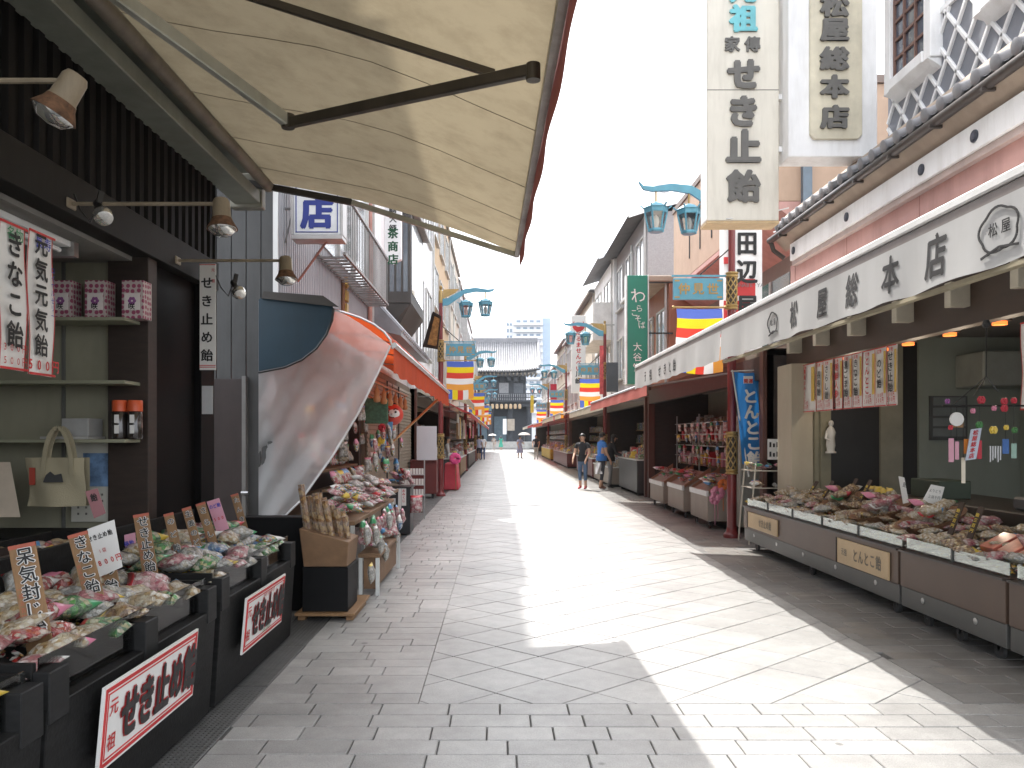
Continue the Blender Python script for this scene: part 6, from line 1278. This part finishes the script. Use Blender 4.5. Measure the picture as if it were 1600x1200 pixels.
MB().tube([P(1144, 578, 12.2), P(1170, 745, 12.2)], .012, 6).build('pole', whf, nb); MB().tube([P(1142, 580, 12.2), P(1190, 578, 12.2)], .01, 6).build('cross_rod', whf, nb)
t = thing('hand_written_board', P(1216, 718, 11.75), 'white hand-written board in front of the cream pillar', 'sign'); a, c = P(1199, 718, 11.75), P(1235, 686, 11.75); B(a.x, c.x, 11.72, 11.75, a.z, c.z).build('board', paper, t)
for r_ in range(2):
    for k in range(6): x = a.x + .035 + .052 * k; z = c.z - .08 - .14 * r_; B(x - .016, x + .012, 11.714, 11.719, z - .04, z + .035 - .02 * (k % 2)).build('pen_stroke', black, t)
t = thing('wire_rack', P(1200, 840, 11.75), 'cream wire rack of bagged sweets at the far end of the counter', 'rack'); wr = mat('wire_cream', (.55, .5, .42), .4)
for x in (3.62, 4.3):
    for y in (11.55, 12.05): MB().tube([(x, y, .03), (x + (.1 if x < 4 else -.05), y, 1.2)], .012, 6).build('upright', wr, t)
for z in (.55, .85, 1.1):
    for y in (11.55, 11.8, 12.05): MB().tube([(3.66, y, z), (4.28, y, z)], .008, 5).build('wire', wr, t)
    for x in (3.68, 4.27): MB().tube([(x, 11.55, z), (x, 12.05, z)], .008, 5).build('wire', wr, t)
for i in range(24): packet(R.uniform(3.72, 4.25), R.uniform(11.58, 12), R.choice([.57, .87, 1.12, 1.14]), R.uniform(0, 3), R.uniform(0, .6), R.choice([6, 0, 3, 5]), '@ bag in the cream wire rack', 'bags in the wire rack', .9)
# vertical signs over the right side
s = thing('white_vertical_sign', P(1160, 540, 13.5), 'white vertical sign with black characters and red markings behind the lamp post', 'sign'); a, c = P(1138, 560, 13.4), P(1191, 560, 13.4)
B(a.x, c.x, 13.4, 13.7, a.z, P(0, 352, 13.4).z).build('board', white, s, bevel=.006); cx = (a.x + c.x) / 2
B(P(1130, 0, 13.45).x, a.x - .002, 13.42, 13.68, a.z, P(0, 352, 13.4).z).build('side', white, s)
for py, ch in ((381, '田'), (425, '辺'), (480, '屋')): text(ch, black, s, (P(1167, 0, 13.4).x, 13.4, P(0, py, 13.4).z), .42, RX, bold=.04, wide=.85, lift=.014)
for py0, py1, p0, p1 in ((436, 462, 1150, 1180), (470, 490, 1140, 1172), (402, 412, 1131, 1143), (470, 500, 1131, 1140)): B(P(p0, 0, 13.4).x, P(p1, 0, 13.4).x, 13.392 if p0 > 1135 else 13.38, 13.3975 if p0 > 1135 else 13.418, P(0, py1, 13.4).z, P(0, py0, 13.4).z).build('red_mark', red, s)
text('TANABE-YA', mat('grey_ink', (.15, .15, .15), .6), s, (P(1168, 0, 13.4).x, 13.39, P(0, 446, 13.4).z), .09, RX, bold=.01, pitch=.66, lift=.012)
for py in (353, 357): B(a.x, c.x, 13.394, 13.399, P(0, py + 1.5, 13.4).z, P(0, py, 13.4).z).build('navy_line', navy, s)
s = thing('green_vertical_sign', P(996, 590, 21), 'tall green vertical sign with fine white script', 'sign'); a, c = P(980, 600, 21), P(1012, 600, 21); B(a.x, c.x, 21, 21.25, a.z, P(0, 430, 21).z).build('board', mat('sign_green', (.015, .2, .13), .45, var=.05), s, bevel=.01); B(a.x - .03, a.x - .002, 20.98, 21.27, a.z, P(0, 429, 21).z).build('edge', whf, s); B(c.x + .002, c.x + .03, 20.98, 21.27, a.z, P(0, 429, 21).z).build('edge', whf, s)
for ch, px, py, h in (('わ', 997, 462, .42), ('ら', 999, 482, .2), ('こ', 991, 489, .2), ('そ', 997, 498, .2), ('ば', 1003, 508, .2), ('大', 996, 542, .24), ('谷', 996, 558, .24), ('堂', 996, 574, .24)): text(ch, paper, s, (P(px, 0, 21).x, 21, P(0, py, 21).z), h, RX, bold=.0, lean=-.15)
for z in (P(0, 440, 21).z, P(0, 520, 21).z): MB().bar((c.x, 21.1, z), (4.6, 21.1, z), .04).build('bracket', blk, s)
s = thing('daruma_sign', P(904, 612, 31), 'white vertical sign with a red daruma emblem and red characters', 'sign'); a, c = P(893, 614, 31), P(915, 614, 31); B(a.x, c.x, 31, 31.25, a.z, P(0, 493, 31).z).build('board', paper, s, bevel=.01); q = P(904, 507, 31)
MB().lathe([(.0, .012), (.24, .012), (.24, 0)], V((q.x, 31, q.z - .04)), 20, axis=(0, -1, 0)).build('emblem', red, s); MB().lathe([(.0, .02), (.17, .02), (.17, 0)], V((q.x, 31, q.z + .08)), 20, axis=(0, -1, 0)).build('emblem_face', paper, s)
text('だるませんべい', red, s, (q.x, 31, P(0, 548, 31).z), .22, RX, bold=.03, vertical=True, pitch=1.05); text('川崎', black, s, (q.x, 31, P(0, 590, 31).z), .26, RX, bold=.03, vertical=True)
for z in (q.z, P(0, 600, 31).z): MB().bar((c.x, 31.1, z), (4.5, 31.1, z), .05).build('bracket', wfr, s)
B(P(937, 0, 27.6).x, P(943, 0, 27.6).x, 27.6, 27.64, P(0, 616, 27.6).z, P(0, 540, 27.6).z).one('red_strip_banner', mat('banner_redwhite', (.5, .08, .08), .7, var=.5, scale=6), 'narrow red and white strip banner beside the second right lamp post', 'banner'); B(P(948, 0, 27).x, P(966, 0, 27).x, 27, 27.2, P(0, 612, 27).z, P(0, 566, 27).z).one('grey_panel', mat('panel_charcoal', (.06, .065, .075), .5), 'charcoal panel right of the second right lamp post', 'panel', bevel=.01)
B(P(860, 0, 52).x, P(870, 0, 52).x, 52, 52.05, P(0, 634, 52).z, P(0, 600, 52).z).one('crimson_banner', mat('banner_crimson', (.4, .02, .04), .7), 'crimson hanging banner far along on the right', 'banner'); B(P(829, 0, 62).x, P(834, 0, 62).x, 62, 62.05, P(0, 645, 62).z, P(0, 618, 62).z).one('yellow_banner', mat('banner_yellow', (.6, .5, .05), .7), 'yellow hanging banner far along on the right', 'banner')
# red bench with pink pompoms on the left
t = thing('red_display', (-1.45, 24.5, 0), 'red cloth covered display with pink pompom by the left lamp post', 'display'); MB().hexa([(-1.65, 23.6, .02), (-1.2, 23.6, .02), (-1.2, 25, .02), (-1.65, 25, .02), (-1.62, 23.65, .8), (-1.28, 23.65, .8), (-1.28, 24.95, .8), (-1.62, 24.95, .8)]).build('cloth', fl_r, t, bevel=.02)
mb = MB()
for k in range(10): a = k * .7; mb.ball(V((-1.3, 23.5, .95)) + V((.1 * math.cos(a), -.03, .1 * math.sin(a))), .08, 6, 5)
mb.build('pompom', mat('pompom_pink', (.75, .08, .25), .6), t, smooth=True); MB().bar((-1.28, 23.5, .0), (-1.28, 23.5, .85), .02).build('stick', wood, t)
for i, (y, X_) in enumerate(((27.0, -1.4), (30.0, -1.5), (33, -1.45), (41, -1.5), (46, -1.5))):
    for k in range(4):
        z = 1.5 + .12 * (k % 2); o = B(X_ - .06, X_ + .02, y + .35 * k, y + .35 * k + .16, z, z + R.uniform(.5, .8)); o.one('hanging_cloth', R.choice([wood, fl_r, pink, cream, HEAD[4], HEAD[0]]), 'hanging souvenir cloth in a left shop front, row ' + ['one', 'two', 'three', 'four', 'five'][i] + ' from the lamp post', 'cloth', 'hanging souvenirs on the left', bevel=.01)
# ------------------------------------------------------------------ temple gate and tower block
YG = 110; gd = mat('gate_timber', (.035, .04, .048), .7, var=.2); gw = mat('gate_plaster', (.3, .3, .31), .8); gr = mat('gate_tile', (.22, .22, .23), .5, var=.2)
gt_ = thing('temple_gate', (-1.5, YG, 0), 'two-storey dark timber temple gate with tiled roof closing the street', 'temple gate')
B(-8, 6, YG - 3, YG + 8, 0, .9).build('stone_base', mat('gate_stone', (.35, .34, .32), .8), gt_, bevel=.05)
for k in range(5): B(-4 + .05 * k, 4 - .05 * k, YG - 4.6 + .32 * k, YG - 3.01, .0, .18 * (k + 1) - .01).build('step', MATS['gate_stone'], gt_)
B(-6.3, 4.2, YG + 1.5, YG + 6, .9, 6.2).build('lower_wall', gd, gt_)
for x in (-6.2, -3.6, -1.2, 1.5, 4.1):
    MB().tube([(x, YG - .5, .9), (x, YG - .5, 6.2)], .38, 12).build('column', gd, gt_, smooth=True)
for x0, x1 in ((-3.1, -1.7), (-.7, 1.0)): B(x0, x1, YG + 1.4, YG + 1.498, .9, 4.4).build('doorway', mat('gate_opening', (.12, .18, .22), .5), gt_)
B(-6.6, 4.5, YG - 1.1, YG + 6.2, 5.7, 6.3).build('lower_beam', gd, gt_)
B(-7.2, 5.1, YG - 1.8, YG + 7, 6.3, 6.55).build('balcony', gd, gt_, bevel=.03)
for k in range(42): x = -7.1 + .29 * k; B(x, x + .08, YG - 1.75, YG - 1.65, 6.55, 7.4).build('baluster', gw, gt_)
for z in (6.85, 7.4): B(-7.2, 5.1, YG - 1.8, YG - 1.6, z, z + .1).build('handrail', gd, gt_)
B(-5.8, 3.7, YG, YG + 5.5, 6.55, 9.9).build('upper_wall', gd, gt_)
for x in (-4.4, -2.2, 0, 2.0): B(x, x + 1.3, YG - .06, YG - .005, 7.4, 9.0).build('upper_panel', gw if int(x * 10) % 3 == 0 else mat('gate_panel', (.1, .11, .125), .7), gt_)
for k in range(24): x = -7 + .52 * k; B(x, x + .18, YG - 2.6, YG + 3, 10.0 - .0 * k, 10.22).build('rafter', mat('rafter_tip', (.35, .3, .24), .7), gt_)
for k in range(10): x = -5.6 + .95 * k; B(x, x + .55, YG - .9, YG, 9.2, 9.85).build('bracket', gd, gt_)
def groof(u, v):
    x = -9.3 + 14.8 * v; e = abs(2 * v - 1) ** 4 * .5
    return (x, YG - 3.2 + 5.6 * u, 10.35 + e * (1 - u) + 4.6 * (u ** 1.25))
MB().grid(groof, 10, 20).build('roof', gr, gt_, smooth=True); MB().grid(lambda u, v: (lambda p: (p[0], 2 * (YG + 2.4) - p[1], p[2]))(groof(u, v)), 6, 10).build('roof_back', gr, gt_, smooth=True)
MB().grid(lambda u, v: V(groof(0, v)) + V((0, .02 + 2.5 * u, -.12)), 1, 16).build('eave_board', gd, gt_)
for k in range(48): v = (k + .5) / 48; MB().tube([V(groof(u / 5, v)) + V((0, -.02, .08)) for u in range(6)], .11, 6).build('roof_tile_row', gr, gt_, smooth=True)
B(-9.2, 5.4, YG + 2.1, YG + 2.7, 14.8, 15.5).build('ridge', mat('ridge_grey', (.2, .2, .21), .6), gt_, bevel=.05)
for v in (0.0, 1.0): MB().tube([V(groof(u / 5, v)) + V((0, 0, .15)) for u in range(6)], .25, 8).build('descending_ridge', MATS['ridge_grey'], gt_, smooth=True)
for k in range(11): x = -3.4 + .62 * k; MB().lathe([(.1, 0), (.2, .08), (.22, .35), (.2, .6), (.1, .68)], (x, YG - 1.6, 5.35), 10).build('gate_lantern', mat('lantern_paper', (.5, .36, .22), .7), gt_, smooth=True)
B(.5, 1.0, YG - 1.4, YG - 1.3, 1.9, 4.0).build('white_tablet', plast, gt_); B(1.1, 2.1, YG - 1.4, YG - 1.3, 2.4, 4.0).build('wood_tablet', MATS['rafter_tip'], gt_)
B(-40, -9, YG + 10, YG + 12, 0, 5).one('precinct_wall', gw, 'pale wall left of the temple gate', 'wall', bevel=.05); B(6.2, 40, YG + 10, YG + 12, 0, 5).one('precinct_wall', gw, 'pale wall right of the temple gate', 'wall', bevel=.05)
tw = thing('tower_block', (11, 310, 0), 'pale high-rise apartment block beyond the temple gate', 'building'); twm = mat('tower_white', (.62, .63, .65), .8, var=.03); yt = 300
xa, xb, xc = P(802, 0, yt).x, P(848, 0, yt).x, P(861, 0, yt).x; zt = P(0, 495, yt).z
B(xa, xb, yt, yt + 16, 0, zt).build('wall', twm, tw); B(xb, xc, yt + 1.5, yt + 15, 0, zt - .2).build('stair_tower', mat('tower_blue', (.36, .45, .55), .7), tw)
B(P(791, 0, yt).x, xa, yt + 4, yt + 16, 0, zt - 2).build('side_wing', twm, tw)
for f in range(14):
    z = zt - 2.2 - f * 2.55; B(xa - .05, xb + .05, yt - 1.2, yt - .02, z - 1.1, z - .95).build('balcony_slab', twm, tw); B(xa, xb, yt - 1.2, yt - 1.1, z - .95, z - .1).build('balcony_front', twm, tw)
    for k in range(4): x = xa + 1.2 + k * 2.5; B(x, x + 1.5, yt - .06, yt - .005, z - .9, z + .9).build('window', mat('tower_glass', (.18, .24, .3), .2), tw)
    for k in range(2): x = P(792 + 5 * k, 0, yt).x; B(x, x + .8, yt + 3.94, yt + 3.995, z - .6, z + .7).build('window', MATS['tower_glass'], tw)
# ------------------------------------------------------------------ people
skin = mat('skin', (.5, .3, .2), .6, var=.05); hairm = mat('hair_black', (.012, .01, .01), .5)
def person(X, Y, h, face, label, shirt, legs, shoes=(.05, .05, .05), short=True, dress=None, hair='short', arms=((.10, .05), (.10, .05)), stride=.06, sleeve=.5, head_tilt=0, legcut=1.0, umbrella=None, bend=0, longhair=False):
    """face: heading in radians, 0 looks towards +X, measured anticlockwise"""
    k = h / 1.7; t = thing('person', (X, Y, 0), label, 'person', None, face)
    J = {'pelvis': (0, 0, .92), 'waist': (.01, 0, 1.08), 'chest': (.02 + bend * .1, 0, 1.28), 'neck': (.015 + bend * .2, 0, 1.46), 'headb': (.03 + bend * .24, 0, 1.53), 'head': (.045 + bend * .3, 0, 1.61), 'crown': (.03 + bend * .3, 0, 1.66)}
    E = [('pelvis', 'waist', 'S'), ('waist', 'chest', 'S'), ('chest', 'neck', 'S'), ('neck', 'headb', 'K'), ('headb', 'head', 'K'), ('head', 'crown', 'K')]
    rad_ = {'pelvis': .15, 'waist': .135, 'chest': .155, 'neck': .06, 'headb': .066, 'head': .092, 'crown': .07}
    for s, n, st in ((1, 'l', stride), (-1, 'r', -stride)):
        J['hip' + n] = (0, s * .085, .86); J['kn' + n] = (st * .6 + .02, s * .095, .48); J['an' + n] = (st - .02, s * .095, .09); J['toe' + n] = (st + .14, s * .11, .035); J['he' + n] = (st - .05, s * .095, .04)
        J['mid' + n] = tuple((a + b_ * 1) / 2 for a, b_ in zip(J['kn' + n], J['an' + n]))
        rad_.update({'hip' + n: .095, 'kn' + n: .062, 'mid' + n: .055, 'an' + n: .04, 'toe' + n: .035, 'he' + n: .038})
        E += [('pelvis', 'hip' + n, 'L'), ('hip' + n, 'kn' + n, 'L'), ('kn' + n, 'mid' + n, 'L' if legcut > .5 else 'K'), ('mid' + n, 'an' + n, 'L' if legcut > .9 else 'K'), ('an' + n, 'toe' + n, 'F'), ('an' + n, 'he' + n, 'F')]
        fwd, lift = arms[0 if s > 0 else 1]
        J['sh' + n] = (.01 + bend * .12, s * .18, 1.40); J['ub' + n] = (.01 + fwd * .4 + bend * .1, s * .215, 1.27); J['el' + n] = (fwd * .7 + bend * .1, s * .235, 1.13 + lift * .1)
        J['wr' + n] = (fwd * 2.6 + .05 + bend * .1, s * .21, .9 + lift); J['pa' + n] = (fwd * 2.9 + .06 + bend * .1, s * .205, .82 + lift); J['fi' + n] = (fwd * 3.0 + .08 + bend * .1, s * .2, .74 + lift); J['th' + n] = (fwd * 2.9 + .11 + bend * .1, s * .18, .8 + lift)
        rad_.update({'sh' + n: .075, 'ub' + n: .055, 'el' + n: .043, 'wr' + n: .03, 'pa' + n: .034, 'fi' + n: .016, 'th' + n: .012})
        E += [('chest', 'sh' + n, 'S'), ('sh' + n, 'ub' + n, 'S'), ('ub' + n, 'el' + n, 'S' if sleeve > .6 else 'K'), ('el' + n, 'wr' + n, 'S' if sleeve > .9 else 'K'), ('wr' + n, 'pa' + n, 'K'), ('pa' + n, 'fi' + n, 'K'), ('pa' + n, 'th' + n, 'K')]
    names = list(J); ix = {n: i for i, n in enumerate(names)}
    me = bpy.data.meshes.new('body'); me.from_pydata([V(J[n]) * k for n in names], [(ix[a], ix[b_]) for a, b_, c in E], [])
    o = bpy.data.objects.new('body', me); COL.objects.link(o); o.modifiers.new('s', 'SKIN'); sv = me.skin_vertices
    if not sv:
        bm = bmesh.new(); bm.from_mesh(me); bm.verts.layers.skin.verify(); bm.to_mesh(me); bm.free(); sv = me.skin_vertices
    for n in names:
        r = rad_[n] * k; d = sv[0].data[ix[n]]; d.radius = (r * (.8 if n in ('pelvis', 'waist', 'chest') else 1), r); d.use_root = n == 'pelvis'
    sb = o.modifiers.new('u', 'SUBSURF'); sb.levels = 1; sb.render_levels = 1
    bpy.context.view_layer.update(); ev = o.evaluated_get(bpy.context.evaluated_depsgraph_get()); m2 = bpy.data.meshes.new_from_object(ev)
    bpy.data.objects.remove(o)
    sm = mat('cloth_' + label[:24], shirt, .85, var=.12, scale=8); lm = mat('legs_' + label[:24], legs, .85, var=.12, scale=8); fm_ = mat('shoes_' + label[:24], shoes, .6)
    m2.materials.clear()
    for m in (sm, lm, skin, fm_): m2.materials.append(m)
    seg = [(V(J[a]) * k, V(J[b_]) * k, 'SLKF'.index(c)) for a, b_, c in E]
    for p in m2.polygons:
        best = 9; bi = 0
        for a, b_, c in seg:
            d = b_ - a; u = max(0, min(1, (p.center - a).dot(d) / d.length_squared)); ds = (a + d * u - p.center).length
            if ds < best: best, bi = ds, c
        p.material_index = bi; p.use_smooth = True
    m2.name = 'body'; b = bpy.data.objects.new('body', m2); COL.objects.link(b); b.parent = t; ORG[b.name] = V((0, 0, 0))
    t_org = ORG[t.name]; ORG[t.name] = V((0, 0, 0)); hc_ = V(J['head']) * k
    hb = MB().ball(hc_ + V((-.018, 0, .032)) * k, .103 * k, 12, 8, (1.0, .92, .95))
    hb.f = [f for f in hb.f if (sum((hb.v[i] for i in f), V()) / len(f) - hc_).dot(V((-.75, 0, .66))) > -.012 * k]
    hb.build('hair', hairm, t, smooth=True)
    if longhair: MB().ball(hc_ + V((-.06, 0, -.08)) * k, .1 * k, 10, 8, (.55, .9, 1.5)).build('hair_back', hairm, t, smooth=True)
    MB().ball(hc_ + V((.088, 0, -.02)) * k, .018 * k, 6, 5, (1.1, .8, 1.2)).build('nose', skin, t, smooth=True)
    for s in (1, -1): MB().ball(hc_ + V((.078, s * .034, .012)) * k, .011 * k, 6, 5).build('eye', black, t, smooth=True); MB().ball(hc_ + V((.0, s * .09, -.01)) * k, .025 * k, 6, 5, (.8, .35, 1.2)).build('ear', skin, t, smooth=True)
    MB().ball(hc_ + V((.082, 0, -.052)) * k, .02 * k, 6, 5, (.5, 1.2, .25)).build('mouth', mat('lip', (.3, .12, .1), .6), t, smooth=True)
    if dress: MB().lathe([(.15 * k, 1.12 * k), (.18 * k, .95 * k), (.235 * k, .7 * k), (.28 * k, .45 * k), (.27 * k, .44 * k)], (0, 0, 0), 18).build('skirt', mat('dress_' + label[:20], dress, .85, var=.1), t, smooth=True)
    if short and not dress: MB().lathe([(.168 * k, 1.02 * k), (.165 * k, .88 * k), (.16 * k, .87 * k)], (.0, 0, 0), 16).build('shirt_hem', sm, t, smooth=True)
    ORG[t.name] = t_org
    if umbrella:
        hl = V((J['pal'][0], J['pal'][1], J['pal'][2])) * k; um = thing('parasol', (X, Y, 0), umbrella, 'parasol', 'pale parasols'); co, si_ = math.cos(face), math.sin(face); w = V((X + hl.x * co - hl.y * si_, Y + hl.x * si_ + hl.y * co, hl.z)); ORG[um.name] = w; um.location = w
        MB().tube([w - V((0, 0, .12)), w + V((.02, 0, .85))], .01, 6).build('shaft', steel, um); tp = w + V((.02, 0, .85))
        MB().lathe([(.46, -.2), (.4, -.13), (.25, -.05), (.1, -.01), (0, 0)], tp, 10).build('canopy', mat('parasol_cream', (.7, .68, .64), .8, sheer=.3), um)
        for q in range(10): a = q * .628; MB().tube([tp + V((.45 * math.cos(a), .45 * math.sin(a), -.2)), tp - V((0, 0, .2))], .004, 4).build('rib', steel, um)
        MB().tube([w - V((0, 0, .12)), w - V((0, 0, .2))], .018, 6).build('grip', wood, um)
    return t
pi = math.pi
p1 = person(2.52, 24.0, 1.66, -2.0, 'person in black T-shirt, denim shorts and red shoes facing the camera', (.02, .02, .022), (.09, .14, .22), (.45, .05, .06), legcut=.6, stride=.03)
person(3.08, 24.0, 1.7, .35, 'person in bright blue T-shirt and dark trousers, side view, with white carrier bag', (.05, .18, .5), (.04, .04, .045), (.2, .1, .07), arms=((.06, .0), (.05, 0)), stride=.07, legcut=.6)
q = MB().grid(lambda u, v: (2.98 + .14 * (u - .5) * (1 + .5 * v), 23.82 + .06 * math.sin(u * 6 + v * 4), .82 - .34 * v), 8, 6); q.grid(lambda u, v: (2.98 + .14 * (u - .5) * (1 + .5 * v), 23.9 + .04 * math.sin(u * 6 + v * 4), .82 - .34 * v), 8, 6); q.one('carrier_bag', mat('carrier_white', (.75, .75, .75), .4), 'white plastic carrier bag held by the person in blue', 'bag', smooth=True)
person(3.42, 24.6, 1.64, .2, 'person in black top and grey trousers leaning to the counter, long dark hair', (.015, .015, .017), (.2, .2, .2), (.03, .03, .03), sleeve=1, arms=((.16, .12), (.14, .1)), bend=.35, longhair=True)
person(1.5, 58, 1.6, -1.2, 'person in grey-lilac dress under a pale parasol in mid street', (.3, .3, .4), (.3, .3, .4), dress=(.3, .3, .4), arms=((.1, .3), (.08, 0)), umbrella='pale parasol held over the grey-lilac dress', stride=.1, legcut=.2)
person(2.55, 55, 1.68, -1.7, 'person in black shirt and pale trousers at the right awnings', (.025, .025, .03), (.45, .43, .38), stride=.05)
person(-.58, 88, 1.6, 1.6, 'person in pale clothes under a parasol, walking away far off', (.4, .36, .33), (.4, .36, .33), arms=((.1, .3), (.08, 0)), umbrella='pale parasol of the far walker', stride=.1)
person(.2, 90, 1.6, 1.6, 'person in green dress walking away far off', (.05, .3, .22), (.05, .3, .22), dress=(.05, .3, .22), longhair=True, legcut=.2)
person(-1.38, 54, 1.62, 1.3, 'person in checked pale shirt and dark shorts at the left stalls', (.45, .47, .6), (.03, .03, .05), legcut=.4, stride=.05)
person(-1.12, 54.5, 1.66, 1.7, 'person in white top and blue jeans at the left stalls', (.65, .65, .64), (.05, .08, .18), stride=.04, longhair=True)
person(-1.75, 26.5, 1.58, 0, 'shopkeeper with dark hair and pale top behind the black stall on the left', (.4, .37, .36), (.03, .03, .03), stride=.02, longhair=True, sleeve=1)

# things that look alike are told apart by their distance from the viewer
ONES = ['', 'first', 'second', 'third', 'fourth', 'fifth', 'sixth', 'seventh', 'eighth', 'ninth', 'tenth', 'eleventh', 'twelfth', 'thirteenth', 'fourteenth', 'fifteenth', 'sixteenth', 'seventeenth', 'eighteenth', 'nineteenth']
def ordinal(n):
    if n < 20: return ONES[n]
    a = {2: 'twent', 3: 'thirt', 4: 'fort', 5: 'fift', 6: 'sixt'}[n // 10]
    return a + 'ieth' if n % 10 == 0 else a + 'y-' + ONES[n % 10]
same = {}
for o in COL.objects:
    if o.parent is None and 'label' in o: same.setdefault(o['label'], []).append(o)
for lab, os_ in same.items():
    if len(os_) > 1:
        for i, o in enumerate(sorted(os_, key=lambda o: (o.location - cam.location).length)):
            o['label'] = ('nearest ' if i == 0 else ordinal(i + 1) + ' nearest ') + lab

for o in COL.objects:
    if o.parent is None and 'category' in o and 'kind' not in o: o['kind'] = 'thing'
# ------------------------------------------------------------------ the summer haze over the street
hz = B(-430, 430, -80, 920, -1.1, 52).build('haze', None); hz['kind'] = 'stuff'; hz['label'] = 'thin pale summer haze over the whole street'
hm = bpy.data.materials.new('haze_air'); hm.use_nodes = True; n = hm.node_tree.nodes; n.remove(n['Principled BSDF'])
pv = n.new('ShaderNodeVolumePrincipled'); pv.inputs['Color'].default_value = (.86, .92, 1, 1); pv.inputs['Density'].default_value = .0003
hm.node_tree.links.new(pv.outputs[0], n['Material Output'].inputs['Volume']); hz.data.materials.append(hm)
